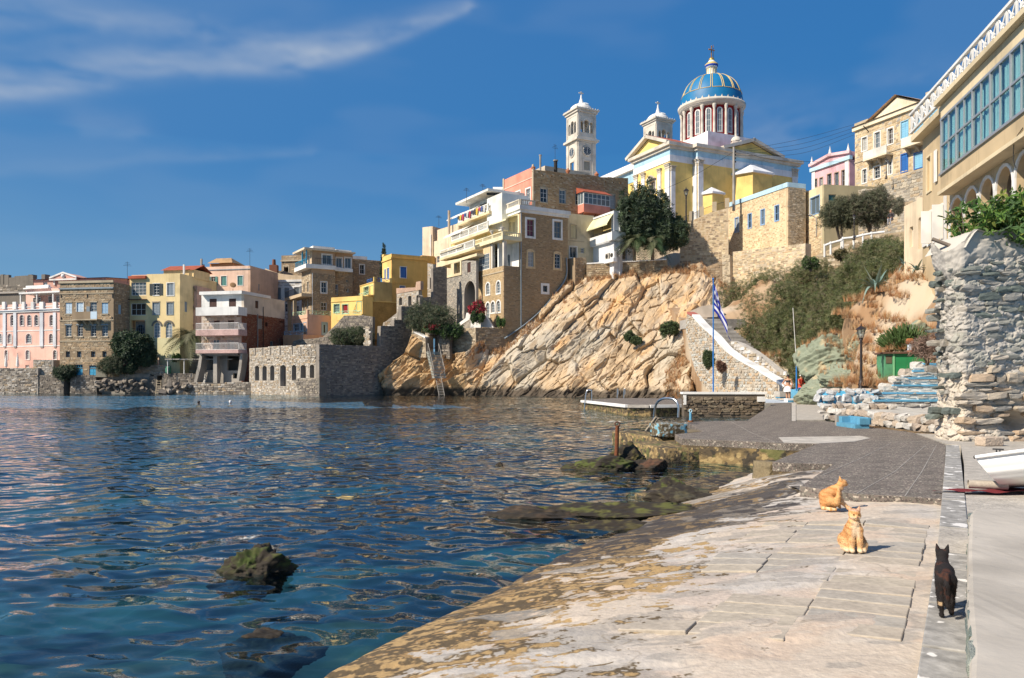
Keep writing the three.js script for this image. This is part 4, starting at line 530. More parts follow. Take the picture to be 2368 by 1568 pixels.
{
const cream=M([0.74,0.66,0.44]),lime=M([0.72,0.68,0.46]),sal=M([0.74,0.27,0.19]),brn=M([0.37,0.26,0.15]),salD=M([0.55,0.2,0.13]);
const H=house('tall_stone_mansion','tall tan stone mansion on the rock with white window surrounds and a corner loggia',{z:'z4',x:835,d:94,base:5.0,yaw:30,cat:'mansion'}),A=H.A,b=H.B;
const W=b.u(1350),uC=b.u(970),vL=b.v(900,895),vB=b.v(900,690),vT=b.v(1150,462);
win(b,[1020,1076,520,655],{surround:true,sw:0.26,grid:[2,3],glass:M([0.16,0.03,0.04],{rough:0.2}),frame:C.stoneTrim});win(b,[1238,1293,535,668],{surround:true,sw:0.26,grid:[2,3],frame:C.stoneTrim});
win(b,[1027,1073,775,897],{arch:0.12,surround:true,sw:0.28,surMat:M([0.6,0.45,0.26]),grid:[2,4]});win(b,[1243,1288,793,912],{arch:0.12,surround:true,sw:0.28,surMat:M([0.6,0.45,0.26]),grid:[2,4]});win(b,[1149,1184,1052,1102],{surround:true,sw:0.3,grid:[2,2],frame:MORT.dark});
const sB={cols:[[0.42,0.30,0.17],[0.38,0.27,0.16],[0.46,0.34,0.20],[0.34,0.25,0.15],[0.44,0.29,0.15]],w:0.32,h:0.13,proud:0.015,seed:2,joint:0.02},sA={cols:[[0.52,0.38,0.21],[0.46,0.33,0.18],[0.56,0.43,0.25]],w:0.34,h:0.15,proud:0.015,seed:3,joint:0.02};
wallOn(b,[[0,-2],[W,-2],[W,vT],[uC,vT],[uC,vL],[0,vL]],brn,{stone:sB,t:0.4});
for(const q of[[693,722,1030,1122],[777,807,1016,1112],[733,763,1180,1268],[777,808,1173,1263]])win(A,q,{arch:true,surround:true,sw:0.16,grid:[2,4],glass:C.glassLit});win(A,[693,721,1188,1330],{name:'door',arch:true,surround:true,sw:0.16,grid:[2,5],glass:C.glassLit});
const uL=A.u(608),aL=A.v(720,912);wallOn(A,[[uL,-2],[-0.4,-2],[-0.4,vL],[uL,vL]],M([0.44,0.32,0.18]),{stone:sA,t:0.4});boxOn(A,'string_course',uL,0,A.v(720,965),A.v(720,955),0.002,0.07,C.stoneTrim);
const vw=vB;for(const[x,z]of[[0.02,-0.42],[0.02,A.u(735)- 0.2]])part('column',B(x,x + 0.4,vL,vw,z,z + 0.4),C.marble,H.g);part('loggia_floor',B(0.4,uC,vL - 0.4,vL - 0.02,uL + 0.3,-0.4),C.concrete,H.g);
const lb=b.off(-2.2);lb.holes=[];win(lb,[865,888,800,892],{arch:0.2,name:'door',grid:[2,3],frame:C.greySh});win(lb,[905,930,790,890],{arch:0.2,name:'door',grid:[2,3],frame:C.greySh});wallOn(lb,rectPts(0.5,uC + 0.3,vL,vw),M([0.74,0.74,0.7]),{t:0.3});part('wall',B(uC,uC + 0.3,vL,vw,-2.2,-0.41),C.white,H.g);const la=A.off(-1.4);la.holes=[];win(la,[757,815,802,905],{grid:[3,3]});wallOn(la,rectPts(A.u(725),-2.2,vL,vw),M([0.72,0.7,0.62]),{t:0.3});
A.holes=[];win(A,[635,720,800,925],{frame:C.white,grid:[6,4],glass:C.glassLit,dep:0.06});wallOn(A,rectPts(uL,A.u(727),vL,vw),M([0.66,0.5,0.3]),{t:0.4});
const vb2=A.v(720,740);part('balcony_slab',B(-0.35,uC + 0.02,vB,vB + 0.35,uL,0.3),cream,H.g);const bt=b.v(900,632);balustrade(A,uL,0.28,vB + 0.35,bt + 0.1,0.33,cream,{posts:4});balustrade(b,-0.3,uC,vB + 0.35,bt + 0.1,0.28,cream,{posts:2});
for(const u of[A.u(755),A.u(838)]){const v=part('urn',new THREE.LatheGeometry([[0.01,0],[0.14,0],[0.1,0.12],[0.3,0.45],[0.32,0.5],[0.01,0.5]].map(([x,y])=>V(x,y,0)),10).applyMatrix4(M4().makeTranslation(u,bt + 0.1,0.26)).applyMatrix4(A.M),C.marble,H.g);}
const AU=H.face(M4().makeTranslation(uC,0,0).multiply(M4().makeRotationY(-Math.PI / 2)));win(AU,[740,775,580,640],{grid:[2,2],frame:C.stoneTrim,glass:C.stoneTrim});win(AU,[868,895,545,630],{shut:'closed',shutMat:M([0.6,0.52,0.34])});win(AU,[905,925,540,628],{shut:'closed',shutMat:M([0.6,0.52,0.34])});
const uU=AU.u(716);wallOn(AU,rectPts(uU,-0.4,vB + 0.35,vT),cream,{t:0.4});awning(AU,AU.u(735),AU.u(950)- 0.1,AU.v(845,560),AU.v(845,520),1.7,lime,H.g);
part('terrace_slab',B(uC - 0.35,W + 0.2,vT,vT + 0.5,uU - 0.2,0.35),C.white,H.g);part('cornice',B(uC - 0.15,W + 0.1,vT - 0.35,vT - 0.002,uU,0.18),C.white,H.g);
const tb=b.v(1000,362);balustrade(AU,uU,0.2,vT + 0.5,tb,0.3,M([0.66,0.6,0.48]),{posts:4});balustrade(b,uC - 0.2,b.u(1078),vT + 0.5,tb,0.3,M([0.6,0.54,0.44]),{posts:2});
part('wall',B(W - 0.4,W,-2,vT,uU,-0.41),brn,H.g);boxOn(b,'drain_pipe',uC - 0.03,uC + 0.08,0.3,vT - 0.4,0.03,0.14,C.greySh);
{const p=b.pts([[835,1478],[985,1375],[1130,1250],[1230,1130],[1330,985],[1335,830]]).map(([x,y])=>V(x,y,0.15));part('rock_pipe',tube(p,0.09,40,6),C.greySh,H.g);}
const U=house('salmon_house','upper house with a salmon front, tan stone side and a glazed red-roofed bay',{z:'z4',x:1075,d:100.5,base:14,yaw:30}),a=U.A,k=U.B,kw=k.u(1835),tD=-a.u(830),yb=k.v(1400,478);
for(const q of[[862,898,318,400],[932,966,296,380],[1014,1048,272,375]])win(a,q,{surround:true,sw:0.16,grid:[2,3]});
for(const q of[[1130,1183,268,380],[1282,1332,281,390],[1413,1457,294,403],[1690,1728,322,430]])win(k,q,{grid:[2,3],sill:C.stoneTrim,ledge:C.stoneTrim,surround:true,sw:0.04,surMat:C.greySh});
for(const[x,y]of[[1148,165],[1220,172],[1297,180],[1650,215],[1713,220],[1772,225]]){const[u0,u1,v0,v1]=k.rect([x - 7,x + 7,y - 7,y + 7]);k.holes.push(rectPts(u0,u1,v0,v1));}
wallOn(k,[[0,0],[kw,0],[kw,k.v(1830,185)],[k.u(1600),k.v(1600,178)],[k.u(1600),k.v(1590,168)],[k.u(1370),k.v(1370,150)],[0,k.v(1075,118)]].map(([x,y])=>[x,y]),M([0.46,0.30,0.16]),{stone:{cols:[[0.46,0.30,0.15],[0.40,0.26,0.14],[0.5,0.36,0.2],[0.36,0.24,0.13],[0.55,0.44,0.3]],w:0.4,h:0.17,proud:0.02,seed:4},holes:k.holes});
wallOn(a,rectPts(-tD,-0.35,0,a.v(950,150)+ 0.0),sal);const st=a.v(950,150);boxOn(a,'string_course',-tD,0,a.v(950,230)- 0.06,a.v(950,230)+ 0.06,0.002,0.07,M([0.7,0.5,0.4]));part('roof',B(0.3,kw,st - 1.2,st - 1,-tD,-0.35),C.concrete,U.g);part('wall',B(kw - 0.3,kw,0,k.v(1830,185),-tD,-0.36),brn,U.g);part('wall',B(0.35,kw - 0.3,0,st - 1,-tD,-tD + 0.3),sal,U.g);
boxOn(a,'corner_pilaster',-0.3,0.06,yb,st + 0.3,0.002,0.1,C.stoneTrim);boxOn(a,'corner_pilaster',-tD,-tD + 0.4,yb,st + 0.2,0.002,0.1,C.stoneTrim);
for(const x of[1377,1490])railing(k,k.u(x),k.u(x + 90),k.v(x,188),k.v(x,155),-0.05,C.iron,{cross:true});for(const[x,y]of[[1357,118],[1588,145],[1078,92]]){const q=k.hit(x,y + 20);part('urn',new THREE.LatheGeometry([[0.01,0],[0.2,0],[0.12,0.2],[0.32,0.5],[0.3,0.62],[0.12,0.75],[0.1,0.9],[0.01,0.95]].map(([m,n])=>V(m,n,0)),10).translate(q[0],q[1]- 0.35,-0.2),M([0.42,0.16,0.08]),U.g);}
const f=k.off(1.5),[u0,u1,v0,v1]=f.rect([1478,1690,312,405]),gl=C.glassLit;part('bay_box',B(u0,u1,k.off(1.5).v(1580,470),v0,0.002,1.5),sal,U.g);const gf=[];for(let i=0;i<=6;i++){const u=lerp(u0,u1 - 0.08,i / 6);gf.push(B(u,u + 0.08,v0,v1,1.42,1.5));}gf.push(B(u0,u1,v0,v0 + 0.1,1.43,1.49),B(u0,u1,v1 - 0.12,v1,1.43,1.49),B(u0,u1,lerp(v0,v1,0.55),lerp(v0,v1,0.55)+ 0.06,1.43,1.49));for(let i=0;i<3;i++)gf.push(B(u0,u0 + 0.07,v0,v1,0.1 + i*0.6,0.17 + i*0.6));gf.push(B(u0 + 0.01,u0 + 0.06,v1 - 0.12,v1,0,1.42),B(u0 + 0.01,u0 + 0.06,v0,v0 + 0.1,0,1.42));part('bay_frame',gf,C.woodWhite,U.g);part('bay_pane',B(u0 + 0.03,u1 - 0.03,v0,v1,0.05,1.44),gl,U.g,0);tiledRoof(U.g,[[[u0 - 0.2,v1,1.75],[u1 + 0.2,v1,1.75],[u1 + 0.2,v1 + 0.85,0],[u0 - 0.2,v1 + 0.85,0]],[[u0 - 0.2,v1,1.75],[u0 - 0.2,v1 + 0.85,0],[u0 - 0.2,v1,0]]]);for(const x of[u0 + 0.1,(u0 + u1)/ 2,u1 - 0.3])part('strut',bar(V(x,k.v(1500,545),0.02),V(x,k.off(1.5).v(1580,470),1.3),0.05),C.iron,U.g);
for(const[x,y,w2,hh]of[[1225,40,0.28,4],[1350,52,0.5,3.5]]){const q=k.hit(x,y + 80),P=V(q[0],q[1]- 1.4,-3).applyMatrix4(k.W),c=thing('stove_pipe',x<1300?'tall grey stove pipe above the tan stone parapet':'dark ribbed flue beside the clock tower','chimney',P);part('flue',cyl(w2 / 2,w2 / 2,hh,0,0,0,10),x<1300?C.concrete:C.dark,c);part('cap',cyl(w2*0.7,w2*0.7,0.15,0,hh,0,10),C.concrete,c);}
boxPx(k.off(-4),'roof_hut',[1165,1525,115,190],-3,0,M([0.64,0.55,0.42]));
const Cb=house('cream_back_house','plain cream house with tan shutters tucked between the stone mansion and the white house',{z:'z4',x:1325,d:100.2,base:12,yaw:24}),c=Cb.B;win(c,[1372,1418,562,670],{shut:'closed',shutMat:M([0.56,0.48,0.3]),surround:true,sw:0.08,surMat:C.stoneTrim});win(c,[1365,1420,738,828],{name:'door',grid:[2,1],surround:true,sw:0.1});win(c,[1452,1478,748,790],{grid:[2,2],shut:'open',shutMat:M([0.56,0.48,0.3])});
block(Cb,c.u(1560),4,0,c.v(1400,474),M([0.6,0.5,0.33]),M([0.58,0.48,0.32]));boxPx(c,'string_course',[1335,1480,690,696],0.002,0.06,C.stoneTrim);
}
// stepped apartment block to its left
{
const cr=M([0.74,0.62,0.40]),wh=M([0.76,0.74,0.68]),ye=M([0.76,0.58,0.22]),gy=[[0.34,0.32,0.28],[0.42,0.39,0.33],[0.28,0.26,0.23],[0.48,0.42,0.34]];
const H=house('stepped_apartments','cream apartment house with stepped balconies, white awnings and a grey arched base',{z:'z4',x:622,d:98,base:6,yaw:30,cat:'apartment house'}),A=H.A,b=H.B;
const dep=0.2,L1=A.u(318),v0=A.v(450,990),y1=A.v(480,835);
{const[u0,u1,a0,a1]=A.rect([516,604,1012,1330]);A.holes.push(outline(u1 - u0,a1 - a0,(u1 - u0)/ 2).map(([x,y])=>[x + u0,y + a0]));boxOn(A,'arch_back',u0 - 0.3,u1 + 0.3,a0 - 0.5,a1 + 0.5,-2.6,-2.3,MORT.ruin);part('arch_side',B(0.36,2.5,a0 - 0.4,a1 + 0.2,u0 - 0.5,u0 - 0.1),MORT.ruin,H.g);}
win(A,[540,568,862,945],{shut:'closed',shutMat:C.brownSh});
wallOn(A,A.pts([[318,1480],[618,1480],[618,850],[490,850],[490,965],[318,1000]]).map(([u,v])=>[Math.min(u,-0.35),v]),M([0.36,0.33,0.29]),{stone:{cols:gy,seed:5,w:0.34,h:0.18,proud:0.02}});
{const f=A.off(0.12);f.holes=[];for(const q of[[345,408,880,972],[433,482,865,952]]){const[u0,u1,a0,a1]=f.rect(q);f.holes.push(rectPts(u0,u1,a0,a1));}wallOn(f,f.pts([[326,1000],[492,965],[492,832],[326,862]]),cr,{t:0.45});boxOn(f,'recess_back',f.u(330),f.u(492),f.v(410,985),f.v(410,850),-2.2,-1.9,cr);}
boxOn(A,'band',L1,0.1,y1 - 0.35,y1,-4,0.15,cr);
const tiers=[{n:0,l:330,r:606,rail:[805,775,600],back:ye,win:[[415,437,745,800],[530,560,735,790],[575,600,725,780]],aw:[378,600,735,700],am:M([0.62,0.56,0.42])},{n:-1.2,l:420,r:716,rail:[680,618,605],back:cr,win:[[520,552,590,640],[572,596,580,630],[642,672,570,625]],aw:[440,592,610,545],am:wh},{n:-2.2,l:475,r:718,rail:[528,470,460],back:wh,win:[[530,552,455,500],[562,600,445,490],[630,655,430,470],[665,690,425,465]],aw:[468,700,445,385],am:wh}];
tiers.forEach((t,i)=>{
const f=A.off(t.n),u0=f.u(t.l),u1=f.u(t.r),mid=(t.l + t.r)/ 2,vb=f.v(t.l,t.rail[0]+(i===0?25:20)),fl=vb;
const top=i===0?A.off(-1.2).v(420,690):i===1?A.off(-2.2).v(475,540):f.v(475,405);
const bw=A.off(t.n - 1.6);bw.holes=[];for(const q of t.win)win(bw,q,{shut:'closed',shutMat:i===0?C.greySh:C.greenSh,surround:i>0,sw:0.06});wallOn(bw,rectPts(u0,u1 + 0.4,fl - 0.3,top),t.back,{t:3});
boxOn(f,'floor_slab',u0 - 0.1,u1 + 0.3,fl - 0.35,fl,-1.6,0.2,cr);const hh=1.0;balustrade(f,u0,u1,fl,fl + hh,0.18,wh,{posts:5,step:0.24});
awning(bw,bw.u(t.aw[0])+ 0.1,bw.u(t.aw[1]),f.v((t.aw[0]+ t.aw[1])/ 2,t.aw[2]),f.v((t.aw[0]+ t.aw[1])/ 2,t.aw[3]),1.9,t.am,H.g);
if(i===2){boxOn(f,'roof_slab',f.u(472),u1 + 0.6,top,top + 0.3,-5,0.5,wh);const r=rng(4),cl=[[0.05,0.05,0.06],[0.6,0.4,0.05],[0.4,0.04,0.08],[0.05,0.09,0.25],[0.5,0.5,0.5],[0.35,0.03,0.05],[0.04,0.04,0.1]];for(let k=0;k<12;k++){const u=lerp(u0 + 0.2,u1 - 0.3,k / 12),g=grid(3,4,(p,q)=>V(p*0.42,-q*(0.5 + 0.5*r()*0 +(k % 3)*0.2),0.05*Math.sin(p*5 + q*3))),o=part('garment',g.translate(u,fl + hh - 0.1,0.32).applyMatrix4(f.M),M(cl[k % 7],{map:null}),scene,0);o.applyMatrix4(H.g.matrixWorld);o.name=numbered('hanging_garment');tag(o,['black','mustard yellow','crimson','navy blue','pale grey','dark red','midnight blue'][k % 7]+ ' garment hung out to dry on the top balcony','laundry','washing on the top balcony');}}
});
part('wall',B(3.2,8,0,A.off(-2.2).v(600,405),L1 + 1,-0.1),cr,H.g);boxOn(A.off(-2.4),'side_wall',A.off(-2.4).u(700),A.off(-2.4).u(820),A.v(650,600),A.off(-2.4).v(720,345),-4,0,wh);
const tk=thing('solar_water_heater','silver solar water tank on the apartment roof','water tank',at(...zp('z4',790,335),101));part('tank',cyl(0.35,0.35,1.3,0,0,0,14).rotateZ(1.57).translate(0.6,0.9,0),C.white,tk);part('collector',B(-0.9,0.9,-0.05,0.05,-0.6,0.6).rotateX(0.7).translate(-0.6,0.4,0.4),C.glass,tk);part('stand',[cyl(0.04,0.04,1,0.3,0,0,5),cyl(0.04,0.04,1,-0.3,0,0,5)],C.iron,tk);
antenna(535,385,102,2.0,'z4','above the topmost awning of the apartments');antenna(665,340,103,1.8,'z4','beside the solar water tank');antenna(312,575,112,1.6,'z4','on the blank cream house');antenna(1247,90,104,3.0,'z4','beside the tall grey stove pipe');
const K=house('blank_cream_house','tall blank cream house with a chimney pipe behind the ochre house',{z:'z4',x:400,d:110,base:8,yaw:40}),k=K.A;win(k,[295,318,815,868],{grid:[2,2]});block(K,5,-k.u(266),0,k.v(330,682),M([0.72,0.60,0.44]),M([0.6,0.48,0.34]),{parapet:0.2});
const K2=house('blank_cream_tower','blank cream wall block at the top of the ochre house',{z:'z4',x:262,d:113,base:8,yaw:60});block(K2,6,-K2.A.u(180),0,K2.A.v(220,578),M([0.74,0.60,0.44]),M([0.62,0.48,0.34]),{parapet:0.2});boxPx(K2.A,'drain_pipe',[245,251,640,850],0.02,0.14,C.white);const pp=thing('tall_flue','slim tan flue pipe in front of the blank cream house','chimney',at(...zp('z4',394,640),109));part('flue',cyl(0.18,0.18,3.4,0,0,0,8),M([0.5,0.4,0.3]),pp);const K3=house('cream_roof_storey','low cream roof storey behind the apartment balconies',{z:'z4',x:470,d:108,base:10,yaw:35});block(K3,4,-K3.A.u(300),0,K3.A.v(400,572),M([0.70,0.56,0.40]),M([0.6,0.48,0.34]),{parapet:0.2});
}
// white house with the yellow awning
{
const w=M([0.72,0.74,0.76]),sh2=M([0.6,0.62,0.65]),cr=M([0.76,0.62,0.36]);
const H=house('white_awning_house','small white house with a pale yellow awning, corner balcony and two air conditioners',{z:'z4',x:1720,d:97.5,base:14.5,yaw:26}),A=H.A,b=H.B,D=-A.u(1480),W=b.u(1880);
const vm=A.v(1600,700),vt=A.v(1640,475);win(A,[1502,1548,728,858],{name:'door',frame:M([0.6,0.68,0.62]),glass:C.paleBlue,grid:[2,2]});win(b,[1788,1825,757,842],{name:'doorway',open:true});
wallOn(A,rectPts(-D,-0.35,0,vm),w);wallOn(b,rectPts(0,W,0,vt),sh2);const uM=A.u(1545);part('roof',B(0,W,vt - 0.25,vt,uM,-0.36),w,H.g);part('wall',B(1.6,W,vm,vt - 0.26,-D,-0.36),M([0.62,0.48,0.2]),H.g);boxOn(A,'front_pier',-0.6,-0.36,vm,vt - 0.26,-0.3,0,w);
{const f=A.off(0.5);boxOn(A,'box_room',-D - 0.1,uM,vm - 0.1,A.v(1510,592),-2,0.5,cr);boxOn(A,'box_roof',-D - 0.2,uM + 0.1,A.v(1510,592),A.v(1510,580),-2,0.65,C.brownSh);f.holes=[];win(f.off(0.01),[1490,1508,597,640],{grid:[1,1],frame:C.brownSh,dep:-0.02});}
boxOn(A,'balcony_parapet',uM - 0.6,0.15,A.v(1630,715),A.v(1630,650),0.3,0.5,C.white);part('balcony_parapet',B(-0.5,1.6,A.v(1630,715),A.v(1630,645),0.15,0.3),C.white,H.g);boxOn(A,'balcony_floor',uM - 0.6,-0.36,A.v(1630,722),A.v(1630,715),-1.9,0.45,w);railing(A,uM,0.15,A.v(1630,650),A.v(1630,632),0.4,C.iron,{step:0.5});
awning(A,uM,-0.05,A.v(1630,585),A.v(1630,500),1.0,M([0.72,0.70,0.42]),H.g);
for(const q of[[1640,1678,792,838],[1682,1718,775,835]]){const[u0,u1,v0,v1]=A.off(0.5).rect(q),g=thing('air_conditioner',q[0]<1660?'grey air conditioner outdoor unit at the foot of the white house':'white air conditioner outdoor unit with round fan on the white house corner','air conditioner',V((u0 + u1)/ 2,v0,0.2).applyMatrix4(A.W),(26 - 90)*Math.PI / 180);part('case',B(-0.45,0.45,0,v1 - v0,-0.17,0.17),q[0]<1660?C.concrete:C.white,g);part('fan',new THREE.CylinderGeometry(0.28,0.28,0.03,16).rotateX(Math.PI / 2).translate(-0.1,(v1 - v0)/ 2,0.19),C.dark,g);}
boxPx(A.off(0.5),'plinth',[1632,1722,838,868],-0.48,0.1,w);boxOn(b,'drain_pipe',b.u(1762),b.u(1762)+ 0.12,0,vt,0.02,0.13,C.white);
}
// retaining walls at the top of the cliff
stoneWall('retaining_wall','curved dry stone retaining wall with whitewashed coping at the cliff top',{z:'z4',x:2010,d:97.5,base:9,yaw:80,},[[1500,1100],[2150,1010],[2150,845],[2010,850],[1880,852],[1700,870],[1560,882],[1500,880]],{cols:[[0.44,0.33,0.2],[0.36,0.26,0.15],[0.52,0.42,0.28],[0.3,0.22,0.14]],mort:M([0.33,0.25,0.16]),t:2.5,seed:3,w:0.42,h:0.24,cope:[[1505,879],[2140,846]]});
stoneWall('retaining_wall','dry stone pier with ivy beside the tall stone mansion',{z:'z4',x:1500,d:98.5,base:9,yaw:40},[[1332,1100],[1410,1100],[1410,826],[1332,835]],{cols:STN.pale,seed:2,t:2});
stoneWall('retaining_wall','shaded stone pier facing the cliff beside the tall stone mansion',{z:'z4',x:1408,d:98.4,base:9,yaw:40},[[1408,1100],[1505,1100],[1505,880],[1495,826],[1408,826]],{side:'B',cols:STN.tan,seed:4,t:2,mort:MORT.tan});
// garden terrace below the mansion: walls, gate, steps
{
const cw={cols:[[0.52,0.42,0.28],[0.44,0.35,0.24],[0.6,0.5,0.36],[0.36,0.28,0.19]],mort:M([0.42,0.34,0.24])};
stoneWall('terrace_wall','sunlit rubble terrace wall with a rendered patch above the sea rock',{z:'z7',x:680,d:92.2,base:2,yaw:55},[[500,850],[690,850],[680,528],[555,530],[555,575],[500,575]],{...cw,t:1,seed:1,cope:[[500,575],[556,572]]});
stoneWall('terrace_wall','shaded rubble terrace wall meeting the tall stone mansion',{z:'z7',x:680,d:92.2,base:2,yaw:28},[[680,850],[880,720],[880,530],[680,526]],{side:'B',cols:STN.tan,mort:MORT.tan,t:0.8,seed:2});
stoneWall('terrace_wall','sloping white-coped garden wall at the head of the sea ladder',{z:'z7',x:340,d:92,base:3,yaw:52},[[248,720],[345,730],[340,592],[265,560],[250,520]],{...cw,t:0.8,seed:3,cope:[[262,560],[338,596]]});
stoneWall('gate_pier','square stone gate pier beside the iron garden gate',{z:'z7',x:368,d:92.4,base:3,yaw:52},[[340,720],[368,720],[368,560],[340,560]],{...cw,t:0.7,seed:4});
stoneWall('terrace_wall','dark stone wall panel between the garden gate and the sunlit terrace',{z:'z7',x:465,d:93,base:3,yaw:62},[[405,720],[505,740],[505,585],[465,585],[465,545],[405,545]],{cols:STN.dark,mort:MORT.dark,t:0.6,seed:5});
const gt=thing('garden_gate','rusty iron bar gate at the head of the sea ladder','gate',at(...zp('z7',388,672),92.6),0.7);const l=[B(-0.6,0.6,1.6,1.66,-0.02,0.02),B(-0.6,0.6,0.1,0.16,-0.02,0.02)];for(let k=0;k<=8;k++)l.push(B(-0.6 + k*0.15 - 0.015,-0.6 + k*0.15 + 0.015,0,1.75,-0.012,0.012));part('bar_panel',l,M([0.1,0.05,0.03],{map:null}),gt,0);
const st=thing('sea_stairs','steep grey stone steps with hand rails falling to the sea','steps'),r=rng(2);const P0=at(...zp('z7',395,690),91),P1=at(...zp('z7',435,862),88.9);for(let k=0;k<18;k++){const p=P0.clone().lerp(P1,k / 17);part('step',B(-0.75,0.75,-0.1,0,-0.35,0.32).rotateY(0.5).translate(p.x,p.y,p.z),M([0.34,0.36,0.33]),st);}
const side=V(0.6,0,-0.33);for(const s of[-1,1])part('hand_rail',[bar(P0.clone().addScaledVector(side,s).add(V(0,1,0)),P1.clone().addScaledVector(side,s).add(V(0,0.9,0)),0.035),...[0,0.33,0.66,1].map((t)=>{const p=P0.clone().lerp(P1,t).addScaledVector(side,s);return bar(p,p.clone().add(V(0,0.95,0)),0.03);})],C.concrete,st,0);
const ld=thing('sea_ladder','pale ladder hanging from the stone steps into the sea','ladder'),Q0=at(...zp('z7',428,855),88.7),Q1=at(...zp('z7',452,985),88.3);const ls=[];for(const s of[-0.32,0.32])ls.push(bar(Q0.clone().add(V(s,0,0)),Q1.clone().add(V(s,0,0)),0.04));part('rail',ls,C.concrete,ld,0);for(let k=0;k<12;k++){const p=Q0.clone().lerp(Q1,(k + 0.5)/ 12);part('rung',bar(p.clone().add(V(-0.32,0,0)),p.clone().add(V(0.32,0,0)),0.03),C.concrete,ld,0);}
const gs=house('white_stair_wall','white plastered stair parapet under the bougainvillea',{z:'z7',x:800,d:94,base:4,yaw:58,cat:'stair'}),a=gs.A;part('parapet',prism(a.pts([[645,545],[800,560],[800,525],[745,442],[715,442],[650,455]]),-0.3,0).applyMatrix4(a.M),C.white,gs.g);part('parapet',prism(a.off(-1.5).pts([[555,525],[640,470],[648,426],[618,426],[612,462],[555,505]]),-0.3,0).applyMatrix4(a.off(-1.5).M),C.white,gs.g);part('landing',prism(a.off(-0.8).pts([[560,600],[860,600],[860,530],[560,530]]),-4,0).applyMatrix4(a.off(-0.8).M),cw.mort,gs.g);
for(let k=0;k<7;k++){const q=a.off(-0.4).pts([[795 - k*7,530 - k*12]])[0];part('step',B(q[0]- 0.5,q[0]+ 0.1,q[1]- 0.4,q[1],-1,0).applyMatrix4(a.off(-0.4).M),C.concrete,gs.g);}
}
